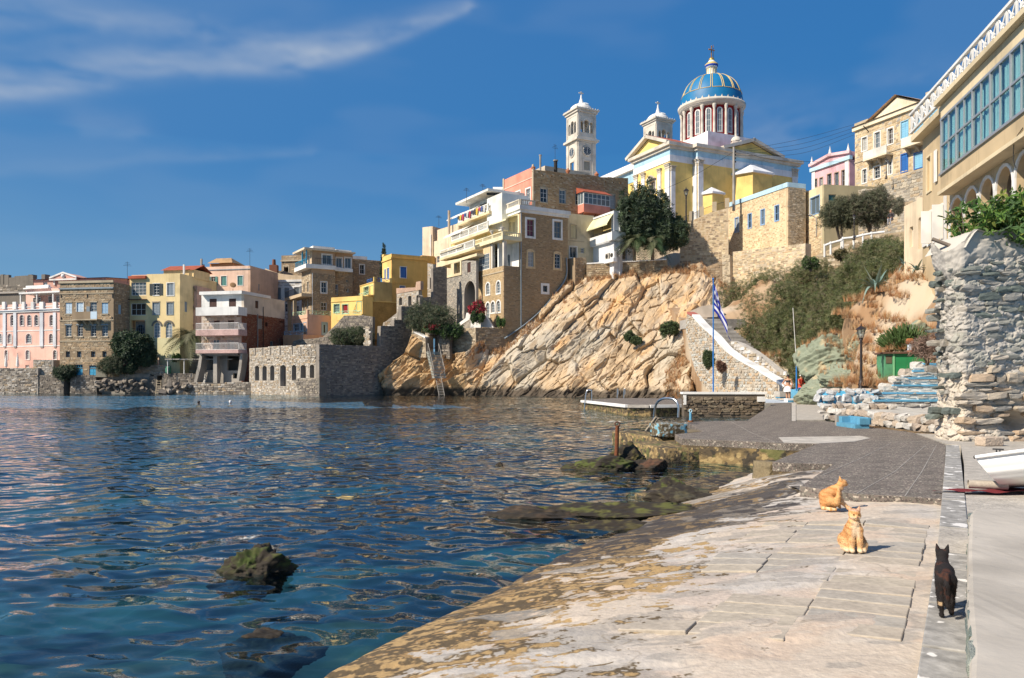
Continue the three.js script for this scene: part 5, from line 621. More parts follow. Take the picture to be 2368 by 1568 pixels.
// the church
{
const ye=M([0.82,0.60,0.20]),wh=M([0.76,0.77,0.79]),lb=M([0.40,0.62,0.76]),mar=C.marble,marD=M([0.5,0.42,0.33]);
const H=house('domed_church','yellow church with pale blue friezes, a blue ribbed dome and red drum',{z:'z5',x:1158,d:136,base:28,yaw:26,cat:'church'}),A=H.A,b=H.B,g=H.g;
const W=b.u(1940),D=-A.u(1036),yc=b.v(1160,985),yf=b.v(1160,935),yg=b.v(1160,888),yk=b.v(1160,842);
const ring=(x0,x1,z0,z1,y0,y1,e,m,n)=>part(n,B(x0 - e,x1 + e,y0,y1,z0 - e,z1 + e),m,g);
win(A,[1067,1100,1075,1172],{surround:true,sw:0.3,surMat:mar,grid:[2,4]});
wallOn(b,rectPts(0,W,-3,yc),ye,{t:0.6});wallOn(A,rectPts(-D,-0.6,-3,yc),ye,{t:0.6});part('wall',B(W - 0.6,W,-3,yc,-24,-0.61),ye,g);
const zB=-24;ring(0,W,zB,0,yc,yf,0.12,wh,'white_band');ring(0,W,zB,0,yf + 0.003,yg,0.05,lb,'blue_frieze');ring(0,W,zB,0,yg + 0.003,lerp(yg,yk,0.45),0.45,mar,'cornice');ring(0,W,zB,0,lerp(yg,yk,0.45)+ 0.003,yk,0.85,mar,'cornice');
const pil=(f,q,n=0.22)=>{const[u0,u1,v0,v1]=f.rect(q);boxOn(f,'pilaster',u0,u1,-3,v1,0.002,n,wh);const h=v1 - 0,ch=Math.min(2.2,(u1 - u0)*1.1);const cap=[];for(let r=0;r<3;r++){const k=4;for(let i=0;i<k;i++){const uu=lerp(u0 - 0.1,u1 + 0.1,(i + 0.5)/ k),s=(u1 - u0)/ k*0.55;cap.push(new THREE.SphereGeometry(s,6,4).scale(0.9,1.2,0.7).translate(uu,v1 + ch*(0.18 + 0.3*r),n - 0.1 + 0.09*r));}}cap.push(B(u0 - 0.2,u1 + 0.2,v1 + ch*0.92,v1 + ch,0,n + 0.25),B(u0 - 0.02,u1 + 0.02,v1,v1 + ch*0.92,0,n - 0.02));part('capital',cap.map((x)=>x.applyMatrix4(f.M)),mar,g);};
pil(b,[1160,1197,1012,1430]);pil(A,[1126,1156,1012,1430]);pil(b,[1897,1938,1095,1250]);pil(A,[1000,1028,1055,1400]);
boxPx(A,'string_course',[1036,1126,1258,1268],0.002,0.12,mar);boxPx(b,'white_band_low',[1352,1750,985,1040],0.13,0.16,wh);
const ped=(f,l,r,ax,ay,by,depth,tm)=>{const[ul,vl]=f.hit(l,by),[ur]=f.hit(r,by),va=yk + tm,vb=yk + 0.01;const uc=(ul + ur)/ 2;const p=part('pediment',prism([[ul + 0.6,vb],[ur - 0.6,vb],[uc,va - 0.6]],-depth,0.1).applyMatrix4(f.M),ye,g);const bm=(a,c,e)=>{const L=Math.hypot(c[0]- a[0],c[1]- a[1]),q=B(-0.3,L + 0.3,0,0.55,0.12,e);q.rotateZ(Math.atan2(c[1]- a[1],c[0]- a[0]));q.translate(a[0],a[1],0);return q.applyMatrix4(f.M);};part('raking_cornice',[bm([ul,vb - 0.1],[uc,va - 0.5],0.95),bm([uc,va - 0.5],[ur,vb - 0.1],0.95)],mar,p);tiledRoof(g,[[[ul - 0.3,vb + 0.3,0.9],[ul - 0.3,vb + 0.3,-depth],[uc,va + 0.12,-depth],[uc,va + 0.12,0.9]],[[ur + 0.3,vb + 0.3,0.9],[uc,va + 0.12,0.9],[uc,va + 0.12,-depth],[ur + 0.3,vb + 0.3,-depth]]].map((q)=>q.map((v)=>V(...v).applyMatrix4(f.M).toArray())));};
ped(b,1350,1800,1560,790,905,9,2.6);
const T=V(b.u(947)*1,0,0);const tf=H.face(M4().makeTranslation(-5.2,0,0).multiply(M4().makeRotationY(-Math.PI / 2)));
const tz0=tf.u(660),tz1=tf.u(942),tt=yc;win(tf,[783,825,1128,1220],{surround:true,sw:0.32,surMat:mar,grid:[2,2],dep:0.3});
wallOn(tf,rectPts(tz0,tz1,-3,tt),ye,{t:0.6});part('wall',B(-4.6,-0.01,-3,tt,tz1 - 0.6,tz1),ye,g);part('wall',B(-4.6,0,-3,tt,tz0,tz0 + 0.6),ye,g);
const rt=(y0,y1,e,m,n)=>part(n,B(-5.2 - e,0.3,y0,y1,tz0 - e,tz1 + e),m,g);rt(tt + 0.001,yf - 0.001,0.12,wh,'white_band');rt(yf + 0.004,yg - 0.001,0.05,lb,'blue_frieze');rt(yg + 0.004,lerp(yg,yk,0.45)- 0.002,0.45,mar,'cornice');rt(lerp(yg,yk,0.45)+ 0.004,yk - 0.002,0.85,mar,'cornice');
for(const q of[[908,978 - 36,1052,1430],[848,874,1078,1400],[722,748,1115,1400],[664,690,1130,1400]])pil(tf,q);const tb=H.face(M4().makeTranslation(-5.2,0,tz1));pil(tb,[946,978,1052,1430]);boxPx(tf,'string_course',[660,905,1275,1286],0.002,0.12,mar);
{const h=tf.rect([765,835,1085,1128]);part('window_gable',prism([[h[0],h[2]+ 0.3],[h[1],h[2]+ 0.3],[(h[0]+ h[1])/ 2,h[3]+ 0.1]],0.002,0.5).applyMatrix4(tf.M),mar,g);}
ped(tf,632,935,790,840,985,6,2.9);
part('nave_wall',B(-2.5,6,-3,tt,tz0 - 26,tz0 - 0.01),ye,g);part('nave_frieze',B(-2.6,6,tt + 0.002,yg,tz0 - 26,tz0 - 0.02),lb,g);part('nave_cornice',B(-3.3,6,yg + 0.005,yk + 0.2,tz0 - 26,tz0 - 1),wh,g);
const dz=-11.5,dx=13.0,dm=V(0,0,0);const cw=V(dx,0,dz).applyMatrix4(g.matrixWorld),dd=-cw.z,s=dd / F,hy=(py)=>EYE -(zp('z5',0,py)[1]- HY)*s - 28,R=(495*0.29483 / 2)*s;
part('podium',B(6.8,19.2,yk,hy(838),-17.7,-5.3),wh,g);
const lathe=(pts,n=48)=>new THREE.LatheGeometry(pts.map(([x,y])=>new THREE.Vector2(x,y)),n).translate(dx,0,dz),at0=(y)=>M4().makeTranslation(dx,y,dz);
const y0=hy(836),y1=hy(600),y2=hy(575),y3=hy(554),red=M([0.38,0.02,0.025]);
part('drum',lathe([[R*0.86,y0 - 0.8],[R*0.86,y1]]),red,g);part('drum_base',lathe([[R*0.99,y0 - 1.0],[R*0.99,y0],[R*0.86,y0]]),mar,g);
part('entablature',lathe([[R*0.86,y1],[R*0.97,y1],[R*0.97,lerp(y1,y3,0.45)],[R*1.03,lerp(y1,y3,0.6)],[R*1.05,y3],[R*0.9,y3]]),mar,g);
const colS=uvm(new THREE.LatheGeometry([[0.36,0],[0.36,0.25],[0.27,0.35],[0.23,y1 - y0 - 0.8],[0.32,y1 - y0 - 0.6],[0.4,y1 - y0 - 0.1],[0.4,y1 - y0],[0.01,y1 - y0]].map(([x,y])=>new THREE.Vector2(x,y)),12),8);
const N=16,wd=R*0.86*2*Math.PI / N;
for(let k=0;k<N;k++){const a=(k + 0.42)/ N*Math.PI*2,o=sh(new THREE.Mesh(colS,mar));o.name='column';o.position.set(dx + Math.sin(a)*R*0.93,y0,dz + Math.cos(a)*R*0.93);g.add(o);const a2=(k + 0.92)/ N*Math.PI*2,f=new Face(g,M4().makeTranslation(dx,0,dz).multiply(M4().makeRotationY(a2)).multiply(M4().makeTranslation(0,0,R*0.865)),'z5'),hw=wd*0.2,wl=winUV(f,-hw,hw,lerp(y0,y1,0.13),lerp(y0,y1,0.9),{arch:true,surround:true,sw:0.14,dep:-0.05,grid:[2,4],glass:C.glassLit,fw:0.1});}
const blue=M([0.004,0.165,0.37],{rough:0.55,map:T_plaster}),gold=M([0.62,0.44,0.14],{map:null,rough:0.5}),prof=[];const yt=hy(312),rT=R*0.17;
for(let k=0;k<=28;k++){const t=k / 28,a=t*Math.PI / 2;prof.push([lerp(rT,R*0.965,Math.pow(Math.cos(a),0.92)),lerp(y3 - 0.2,yt,Math.pow(Math.sin(a),0.9))]);}
part('dome',lathe(prof,64),blue,g);
const N2=16;for(let k=0;k<N2;k++){for(const e of[-0.028,0.028]){const pts=prof.filter((_,i)=>i>=6).map(([r,y])=>{const a=(k + 0.2)/ N2*Math.PI*2 + e*(1 + 0.6*(1 - r / R));return V(dx + Math.sin(a)*(r + 0.02),y,dz + Math.cos(a)*(r + 0.02));});part('dome_rib',tube(pts,0.075,30,5),gold,g);}const a0=(k + 0.2)/ N2*Math.PI*2 + 0.03,a1=(k + 1.2)/ N2*Math.PI*2 - 0.03,pr=prof[6],pts=[];for(let i=0;i<=6;i++){const a=lerp(a0,a1,i / 6);pts.push(V(dx + Math.sin(a)*(pr[0]+ 0.02),pr[1],dz + Math.cos(a)*(pr[0]+ 0.02)));}part('dome_rib',tube(pts,0.075,8,5),gold,g);}
const an=uvm(new THREE.ConeGeometry(0.3,0.6,5).scale(1,1,0.45),8);for(let k=0;k<32;k++){const a=k / 32*Math.PI*2,o=sh(new THREE.Mesh(an,mar));o.name='antefix';o.position.set(dx + Math.sin(a)*R*1.0,y3 + 0.28,dz + Math.cos(a)*R*1.0);o.rotation.y=a;g.add(o);}
const yl=hy(303),yl1=hy(243);part('lantern',lathe([[rT + 0.5,yt - 0.1],[rT + 0.35,yl - 0.1],[0.95,yl],[0.9,yl1],[1.15,yl1 + 0.05],[1.15,yl1 + 0.25]],24),wh,g);const fl=[];for(let k=0;k<14;k++){const a=k / 14*Math.PI*2;fl.push(B(-0.08,0.08,yl,yl1,0.86,0.97).rotateY(a).translate(dx,0,dz));}part('gold_flute',fl,gold,g);part('lantern_ring',lathe([[1.18,yl1 + 0.2],[1.25,yl1 + 0.4],[1.25,yl1 + 0.55],[0.95,yl1 + 0.6]],24),M([0.01,0.05,0.35]),g);part('lantern_cap',lathe([[1.25,yl1 + 0.56],[1.28,yl1 + 0.72],[0.85,yl1 + 1.1],[0.75,yl1 + 1.1]],24),gold,g);part('lantern_cone',lathe([[0.75,yl1 + 1.1],[0.35,yl1 + 1.9],[0.3,yl1 + 2.0],[0.01,yl1 + 2.0]],24),wh,g);const yb=hy(178);part('gold_ball',new THREE.SphereGeometry(0.56,20,14).translate(dx,yb,dz),M([0.75,0.45,0.08],{map:null,rough:0.3,metal:0.8}),g);const cr=hy(70),cm=M([0.26,0.13,0.05],{map:null,rough:0.5});part('cross',[B(-0.08,0.08,yb + 0.5,cr,-0.08,0.08),B(-0.6,0.6,lerp(yb,cr,0.72),lerp(yb,cr,0.72)+ 0.16,-0.08,0.08),new THREE.SphereGeometry(0.16,8,6).translate(-0.6,lerp(yb,cr,0.72)+ 0.08,0),new THREE.SphereGeometry(0.16,8,6).translate(0.6,lerp(yb,cr,0.72)+ 0.08,0),new THREE.SphereGeometry(0.16,8,6).translate(0,cr,0)].map((q)=>q.translate(dx,0,dz)),cm,g);part('lightning_rod',B(dx + 0.45,dx + 0.5,yb,hy(55),dz - 0.03,dz + 0.03),cm,g,0);
{const p=at(...zp('z5',1460,816),141);const t=thing('marble_turret','small domed marble turret on the church roof beside the red tiles','turret',p);part('dome',new THREE.SphereGeometry(0.95,16,8,0,6.3,0,1.57),mar,t);part('finial',cyl(0.15,0.05,0.6,0,0.9,0),mar,t);part('base',B(-0.8,0.8,-1.0,0,-0.8,0.8),mar,t);}
const apse=(l,c,r,top,bot,pk)=>{const f0=b,u0=f0.u(l),u1=f0.u(r),w=u1 - u0,v1=f0.v((l + r)/ 2,top)- 0.3,n=w*0.42,x0=u0 - w*0.0;const pts=[[u0,0],[u0 + w*0.2,n],[u1 - w*0.2,n],[u1,0]];const sh3=(e,y0,y1,m,nm)=>{const s=new THREE.Shape(pts.map(([x,z])=>new THREE.Vector2((x -(u0 + u1)/ 2)*(1 + e)+(u0 + u1)/ 2,-z*(1 + e))));const q=new THREE.ExtrudeGeometry(s,{depth:y1 - y0,bevelEnabled:false});q.rotateX(-Math.PI / 2);q.translate(0,y0,0.003);return part(nm,q,m,g);};sh3(0,-4,v1,ye,'apse');sh3(0.14,v1 + 0.002,v1 + 0.35,wh,'apse_cornice');const ap=[(u0 + u1)/ 2,v1 + 0.35 + w*0.3,0.05],rr=pts.map(([x,z])=>[(x - ap[0])*1.12 + ap[0],v1 + 0.35,z*1.12]);tiledRoof(g,[[rr[0],rr[1],ap],[rr[1],rr[2],ap],[rr[2],rr[3],ap]],wh);};
apse(1190,1270,1338,1232,1420,1198);apse(1440,1560,1690,1090,1280,1042);
const tower=(x,d,ybase,ytop,label,clock)=>{
const s=d / F,K=house('bell_tower',label,{z:'z5',x,d,base:24,yaw:27,cat:'bell tower',group:undefined}),k=K.g,w=4.45,hh=(py)=>EYE -(zp('z5',0,py)[1]- HY)*s - 24,dl=clock?0:1;
const q=clock?{c0:1045,c1:790,c2:765,b0:760,a0:625,a1:755,e0:600,e1:548,t:482,f:405,cr:383}:{c0:1045,c1:870,c2:850,b0:845,a0:700,a1:828,e0:672,e1:625,t:562,f:485,cr:463};
const bx=(n,e,y0,y1,m=mar)=>part(n,B(-e,w + e,hh(y0),hh(y1),-w - e,e),m,k);
if(clock){const low=hh(1060);for(const f of[K.A,K.B]){f.holes=[];}const mid=[-w / 2,w / 2];[[K.A,-w / 2],[K.B,w / 2]].forEach(([f,m])=>winUV(f,m - 0.75,m + 0.75,hh(1030),hh(958),{surround:true,sw:0.3,surMat:mar,open:true}));wallOn(K.B,rectPts(0,w,0,hh(812)),mar);wallOn(K.A,rectPts(-w,-0.35,0,hh(812)),mar);part('wall',B(w - 0.3,w,0,hh(812),-w,-0.36),mar,k);
for(const[f,m]of[[K.A,-w / 2],[K.B,w / 2]]){const cy=hh(880),c=part('clock_face',new THREE.CylinderGeometry(0.9,0.9,0.1,28).rotateX(Math.PI / 2).translate(m,cy,0.12).applyMatrix4(f.M),M([0.05,0.07,0.09],{map:null,rough:0.4}),k);const tk=[];for(let i=0;i<12;i++)tk.push(B(-0.04,0.04,0.64,0.82,0.17,0.185).rotateZ(i*Math.PI / 6).translate(m,cy,0));part('numerals',tk.map((z)=>z.applyMatrix4(f.M)),C.white,c);part('clock_hands',[B(-0.05,0.05,-0.1,0.75,0.19,0.2).translate(m,cy,0),B(-0.05,0.05,-0.1,0.5,0.2,0.21).rotateZ(3.1).translate(m,cy,0)].map((z)=>z.applyMatrix4(f.M)),C.white,c);part('clock_rim',new THREE.TorusGeometry(1.0,0.13,8,32).translate(m,cy,0.08).applyMatrix4(f.M),mar,k);for(const e of[-w / 2 + 0.5,w / 2 - 0.5])boxOn(f,'corner_pilaster',m + e - 0.45,m + e + 0.45,0,hh(815),0.002,0.16,mar);}
bx('cornice',0.15,812,800);bx('cornice',0.55,799.5,783);bx('attic',0.1,782.5,765);}
else bx('lower_shaft',0,1100,845);
const yA=hh(clock?765:845),yB=hh(q.e0),ya=hh(clock?735:800);
for(const f of[0,1,2,3]){const fm=M4().makeTranslation(w / 2,0,-w / 2).multiply(M4().makeRotationY(f*Math.PI / 2)).multiply(M4().makeTranslation(-w / 2,0,w / 2)),face=new Face(k,fm,'z5');const arch=(c,r2,top)=>{const o=outline(r2*2,top - ya,r2).map(([a,e])=>[a + c - r2,e + ya]);face.holes.push(o);};arch(w*0.5,0.62,hh(q.a0 -(clock?-8:-8)));arch(w*0.5 - 1.15,0.36,hh(q.a0 + 22));arch(w*0.5 + 1.15,0.36,hh(q.a0 + 22));const t0=f % 2?0.45:0;wallOn(face,rectPts(t0,w - t0,yA,yB),mar,{t:0.45});for(const c of[-0.74,0.74])part('belfry_column',cyl(0.13,0.11,hh(q.a0 + 45)- ya,w / 2 + c,ya,0.02,8).applyMatrix4(fm),mar,k);for(const c of[0.05,w - 0.5])part('corner_pier',B(c,c + 0.45,yA,yB,0.002,0.12).applyMatrix4(fm),mar,k);railing(face,w / 2 - 1.5,w / 2 + 1.5,ya,ya + 0.9,-0.25,C.iron,{step:0.22});}
bx('frieze',0.05,q.e0 - 0.5,q.e0 - 22);bx('cornice',0.3,q.e0 - 22.5,q.e1 + 12);bx('cornice',0.6,q.e1 + 11.5,q.e1);
const yD=hh(q.e1),yT=hh(q.t);const o=new THREE.LatheGeometry(Array.from({length:13},(_,i)=>{const a=i / 12*Math.PI / 2;return new THREE.Vector2(Math.cos(a)*w*0.56 + 0.02,yD + Math.sin(a)*(yT - yD));}),28).translate(w / 2,0,-w / 2);part('cupola',o,M([0.74,0.72,0.68]),k);const n2=9;for(const f of[0,1,2,3])for(let i=0;i<n2;i++){const c=part('antefix',new THREE.ConeGeometry(0.18,0.36,4).translate(lerp(-0.3,w + 0.3,i /(n2 - 1))- w / 2,yD + 0.18,w / 2 + 0.4).rotateY(f*Math.PI / 2).translate(w / 2,0,-w / 2),mar,k);}
const yF=hh(q.f),yC=hh(q.cr);part('spire',new THREE.LatheGeometry([[0.7,yT - 0.3],[0.45,yT + 0.4],[0.2,lerp(yT,yF,0.6)],[0.1,yF],[0.01,yF]].map(([x2,y])=>new THREE.Vector2(x2,y)),12).translate(w / 2,0,-w / 2),C.white,k);part('cross',[B(-0.09,0.09,yF,yC,-0.09,0.09),B(-0.55,0.55,lerp(yF,yC,0.3),lerp(yF,yC,0.3)+ 0.2,-0.09,0.09)].map((z)=>z.translate(w / 2,0,-w / 2)),mar,k);
{const p=part('skylight',B(-0.5,0.5,0,0.06,-0.5,0.5).rotateX(0.6).translate(w / 2 + 0.2,lerp(yD,yT,0.8),-w / 2 + 1.6),M([0.6,0.65,0.66]),k);}
};
tower(218,160,0,0,'marble bell tower with clock faces behind the salmon house',true);tower(832,168,0,0,'marble bell tower rising behind the church gable, without a clock',false);
}
// houses right of the church
{
const pale=M([0.74,0.60,0.38]),lb=M([0.46,0.66,0.78]),blf=M([0.26,0.42,0.66]),ps=[[0.74,0.58,0.36],[0.66,0.50,0.30],[0.78,0.64,0.42],[0.56,0.40,0.24]];
const H=house('blue_trimmed_house','low pale stone house with a light blue roof edge and narrow blue windows',{z:'z5',x:1868,d:93,base:12,yaw:20}),A=H.A,b=H.B;
for(const q of[[1452,1480,1415,1525],[1555,1582,1384,1495],[1655,1685,1350,1467],[1765,1797,1318,1437]])win(A,q,{frame:blf,surround:true,sw:0.08,surMat:blf,grid:[2,2],dep:0.1});
const D=-A.u(1398),top=A.v(1640,1250);wallOn(A,rectPts(-D,-0.35,0,top),M([0.72,0.57,0.36]),{stone:{cols:ps,w:0.44,h:0.2,proud:0.012,seed:5}});boxOn(A,'roof_edge',-D,0,top,A.v(1640,1215)- 0.0,-0.4,0.1,lb);b.holes=[];const W=b.u(2006);wallOn(b,rectPts(0,W,0,top),M([0.6,0.45,0.28]),{stone:{cols:STN.pale,seed:4}});boxOn(b,'roof_edge',0.0,W,top,A.v(1640,1215),-0.4,0.02,lb);part('roof',B(0.3,9,top - 0.3,top - 0.1,-D,-0.3),C.concrete,H.g);part('wall',B(8.7,9,0,top,-D,-0.36),pale,H.g);
const K=house('tan_annex','cream rendered annex with a large blue casement window',{z:'z5',x:2150,d:91,base:12,yaw:10}),k=K.A;win(k,[2042,2115,1250,1385],{frame:blf,grid:[2,1],glass:C.glassLit,surround:true,sw:0.08,surMat:blf});win(k,[1968,1998,1330,1405],{grid:[1,1],surround:true,sw:0.08,glass:C.glassLit});const kt=k.v(2050,1195);wallOn(k,rectPts(-(-k.u(1930)),-0.35,k.v(2050,1420),kt),M([0.74,0.62,0.4]));wallOn(k,rectPts(k.u(1930),-0.36,0,k.v(2050,1420)),MORT.pale,{holes:[],stone:{cols:ps,seed:2,w:0.4,h:0.2},t:0.34});
K.B.holes=[];win(K.B,[2185,2245,1230,1300],{glass:M([0.03,0.1,0.1],{map:null,rough:0.1}),frame:M([0.4,0.38,0.3]),grid:[1,1]});wallOn(K.B,rectPts(0,7,0,kt),M([0.42,0.36,0.22]));part('roof',B(0.3,7,kt - 0.5,kt - 0.3,k.u(1930),-0.3),C.concrete,K.g);
{const p=k.pts([[2020,1420],[2022,1395],[2090,1415],[2095,1560]]).map(([x,y])=>V(x,y,0.1).applyMatrix4(k.M));part('cable_pipe',tube(p,0.06,24,5),C.concrete,K.g);}
const R=stoneWall('church_terrace_wall','high patched terrace wall below the church, pale render over stone',{z:'z5',x:1400,d:100,base:10,yaw:76},[[1020,1900],[1400,1960],[1400,1335],[1290,1365],[1190,1400],[1110,1440],[1020,1470]],{cols:ps.concat([[0.4,0.3,0.2]]),mort:M([0.58,0.46,0.31]),t:1.5,seed:5,w:0.5,h:0.26,proud:0.012});
const r=R.A;{const ff=[[1030,1465],[1110,1436],[1190,1398],[1290,1362],[1390,1333]].map(([x,y])=>r.hit(x,y));for(let i=0;i + 1<ff.length;i++){const[a,c]=[ff[i],ff[i + 1]],l=[],n=12;for(let k2=0;k2<=n;k2++){const u=lerp(a[0],c[0],k2 / n),v=lerp(a[1],c[1],k2 / n);l.push(B(u - 0.015,u + 0.015,v,v + 0.95,-0.4,-0.37));}l.push(bar(V(a[0],a[1]+ 0.92,-0.385),V(c[0],c[1]+ 0.92,-0.385),0.025,4));part('fence_panel',l.map((x)=>x.applyMatrix4(r.M)),C.iron,R.g,0);boxOn(r,'fence_pier',c[0]- 0.28,c[0]+ 0.28,c[1],c[1]+ 1.25,-0.6,-0.1,C.stoneTrim);}}
stoneWall('church_terrace_wall','tall sunlit stone wall below the blue trimmed house',{z:'z8',x:1240,d:92.5,base:6,yaw:62},[[1165,330],[1232,330],[1222,-60],[1160,-60]],{cols:STN.pale,mort:MORT.pale,t:1.2,seed:1,w:0.4,h:0.22});
stoneWall('church_terrace_wall','long rough stone wall with flaking render under the blue trimmed house',{z:'z8',x:1820,d:90.5,base:6,yaw:30},[[1222,260],[1820,260],[1820,-150],[1222,-80]],{cols:ps.concat(STN.pale),mort:M([0.6,0.5,0.36]),t:1.0,seed:2,w:0.44,h:0.24,proud:0.02});
stoneWall('church_terrace_wall','dark dry stone buttress wall above the red coping of the stairs',{z:'z8',x:1165,d:93,base:6,yaw:75},[[960,260],[1168,260],[1160,-10],[1050,30],[1030,110],[980,190]],{cols:STN.tan,mort:MORT.tan,t:1.0,seed:3,w:0.4,h:0.22});
const up=thing('utility_pole','tall grey concrete utility pole in front of the church wall','pole',at(...zp('z5',1442,1300),101));part('pole',cyl(0.2,0.14,8.4,0,-1,0,10),C.concrete,up);const ph=7.2;for(let k=0;k<4;k++)part('insulator',cyl(0.08,0.08,0.22,0.22,ph - 0.5 - k*0.45,0,6),C.dark,up,0);
const wire=(pts,label)=>{const o=solo('overhead_wire',label,'cable',tube(pts.map(([x,y,d])=>at(x,y,d)),0.022,40,4),C.dark,0,undefined,undefined);return o;};
wire([[1695,352,101],[1600,408,101],[1520,442,101],[1446,458,101]],'black cable sagging from the utility pole to the salmon house');wire([[1698,346,101],[1780,368,105],[1880,374,110],[1985,374,110]],'black cable running from the utility pole to the stone mansion');for(let k=0;k<4;k++)wire([[1700,350 + k*3,102],[1850,322 + k*11,120],[1975,288 + k*8,140]],['uppermost','second','third','lowest'][k]+ ' thin line of the four strung behind the pink house');
const pk=M([0.72,0.42,0.46]),P=house('pink_pediment_house','pink house with a white pediment and pale blue cornice below the church',{z:'z6',x:340,d:124,base:22,yaw:22}),p=P.A;const pd=-p.u(85);
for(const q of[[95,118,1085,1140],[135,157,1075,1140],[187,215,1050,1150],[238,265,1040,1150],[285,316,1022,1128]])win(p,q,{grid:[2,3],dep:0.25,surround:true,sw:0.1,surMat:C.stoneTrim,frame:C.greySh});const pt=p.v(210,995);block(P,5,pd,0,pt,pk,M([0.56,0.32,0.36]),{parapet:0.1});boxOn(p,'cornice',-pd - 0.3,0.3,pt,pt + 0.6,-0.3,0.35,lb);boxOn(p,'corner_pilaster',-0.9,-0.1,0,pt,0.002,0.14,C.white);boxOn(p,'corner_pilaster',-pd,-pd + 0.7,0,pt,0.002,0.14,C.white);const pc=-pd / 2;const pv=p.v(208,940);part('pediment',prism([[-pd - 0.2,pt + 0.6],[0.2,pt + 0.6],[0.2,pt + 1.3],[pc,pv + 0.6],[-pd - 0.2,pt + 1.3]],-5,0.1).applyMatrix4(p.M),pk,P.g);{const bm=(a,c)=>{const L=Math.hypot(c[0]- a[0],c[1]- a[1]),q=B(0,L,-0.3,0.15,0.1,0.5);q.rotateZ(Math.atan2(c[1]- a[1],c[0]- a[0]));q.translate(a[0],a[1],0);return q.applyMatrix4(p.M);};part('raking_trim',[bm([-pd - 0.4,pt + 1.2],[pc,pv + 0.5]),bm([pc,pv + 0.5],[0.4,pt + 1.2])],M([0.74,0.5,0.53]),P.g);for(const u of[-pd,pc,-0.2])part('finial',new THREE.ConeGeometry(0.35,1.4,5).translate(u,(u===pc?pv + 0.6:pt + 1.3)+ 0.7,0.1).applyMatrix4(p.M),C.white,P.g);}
const mt=C.stoneTrim,cr=M([0.76,0.66,0.48]),sky=M([0.22,0.48,0.66],{rough:0.7});const Mn=house('pediment_mansion','pale stone mansion with a tiled pediment, balconies and sky blue shutters',{z:'z6',x:1048,d:86,base:17.5,yaw:22,cat:'mansion'}),m=Mn.A,md=-m.u(376);
const sr={surround:true,sw:0.12,surMat:C.white,dep:0.2};for(const q of[[425,458,800,890],[510,547,765,872],[600,636,738,845]])win(m,q,{...sr,grid:[2,3]});for(const q of[[692,738,690,808],[786,838,650,770],[888,935,612,700]])win(m,q,{shut:'closed',shutMat:sky,surround:true,sw:0.08,surMat:sky});for(const q of[[428,456,1018,1110],[505,548,1000,1080],[605,628,960,1050]])win(m,q,{...sr,grid:[2,3]});for(const q of[[692,735,915,1035],[782,838,905,1010]])win(m,q,{shut:'closed',shutMat:q[0]<700?C.satBlue:sky,surround:true,sw:0.1,surMat:C.satBlue});
const mtop=m.v(700,640);wallOn(m,rectPts(-md,-0.35,-6,mtop),M([0.62,0.5,0.33]),{stone:{cols:[[0.62,0.47,0.28],[0.54,0.4,0.24],[0.68,0.55,0.36],[0.48,0.36,0.22],[0.44,0.4,0.34]],w:0.46,h:0.26,proud:0.025,seed:1}});boxOn(m,'cornice',-md - 0.2,0.2,mtop,mtop + 0.5,-0.3,0.3,cr);boxOn(m,'string_course',-md,0,m.v(650,885)- 0.1,m.v(650,885)+ 0.1,0.002,0.1,mt);
const pu0=m.u(485),pu1=m.u(835),pa=m.v(655,530),puc=(pu0 + pu1)/ 2 + 0.3;part('pediment',prism([[pu0,mtop + 0.5],[pu1,mtop + 0.5],[puc,pa]],-3,0.05).applyMatrix4(m.M),cr,Mn.g);tiledRoof(Mn.g,[[[pu0 - 0.6,mtop + 0.45,0.5],[puc,pa + 0.25,0.5],[puc,pa + 0.25,-4],[pu0 - 0.6,mtop + 0.45,-4]],[[pu1 + 0.6,mtop + 0.45,0.5],[pu1 + 0.6,mtop + 0.45,-4],[puc,pa + 0.25,-4],[puc,pa + 0.25,0.5]],[[-md - 0.3,mtop + 0.52,0.5],[0.3,mtop + 0.52,0.5],[0.3,mtop + 1.0,-3],[-md - 0.3,mtop + 1.0,-3]]].map((q)=>q.map((v)=>V(...v).applyMatrix4(m.M).toArray())),M([0.62,0.46,0.31],{map:T_grain}));boxOn(m,'parapet',-3.5,0,mtop + 0.5,mtop + 1.4,-0.6,0.1,MORT.pale);boxOn(m,'parapet',-md,pu0 - 0.4,mtop + 0.5,mtop + 1.0,-0.6,0.1,MORT.pale);
part('wall',B(0.36,7,-6,mtop,-md,-md + 0.35),MORT.tan,Mn.g);part('wall',B(0,7,-6,mtop,-0.34,0),MORT.pale,Mn.g);part('roof',B(0.36,7,mtop - 0.3,mtop - 0.1,-md + 0.36,-0.35),C.concrete,Mn.g);
for(const q of[[432,592,942,865],[690,850,860,770]]){const f=m.off(1.1),u0=f.u(q[0]),u1=f.u(q[1]),c=(q[0]+ q[1])/ 2,v=f.v(c,(q[2]+ q[3])/ 2 + 25);boxOn(m,'balcony_slab',u0,u1,v - 0.2,v,0.002,1.15,cr);boxOn(m,'balcony_front',u0,u1,v,v + 0.95,1.05,1.13,M([0.66,0.64,0.58]));for(const k2 of[0.1,0.5,0.9]){const u=lerp(u0,u1,k2);part('bracket',prism([[0,0],[0,-0.75],[0.85,0]],-u - 0.14,-u + 0.14).rotateY(-Math.PI / 2).translate(0,v - 0.202,0).applyMatrix4(m.M),mt,Mn.g);}}
for(const[x,y]of[[470,728],[945,545]]){const[u,v]=m.hit(x,y);part('eave_bracket',bar(V(u,v - 0.6,0.05),V(u,v,0.9),0.06).applyMatrix4(m.M),C.iron,Mn.g,0);}
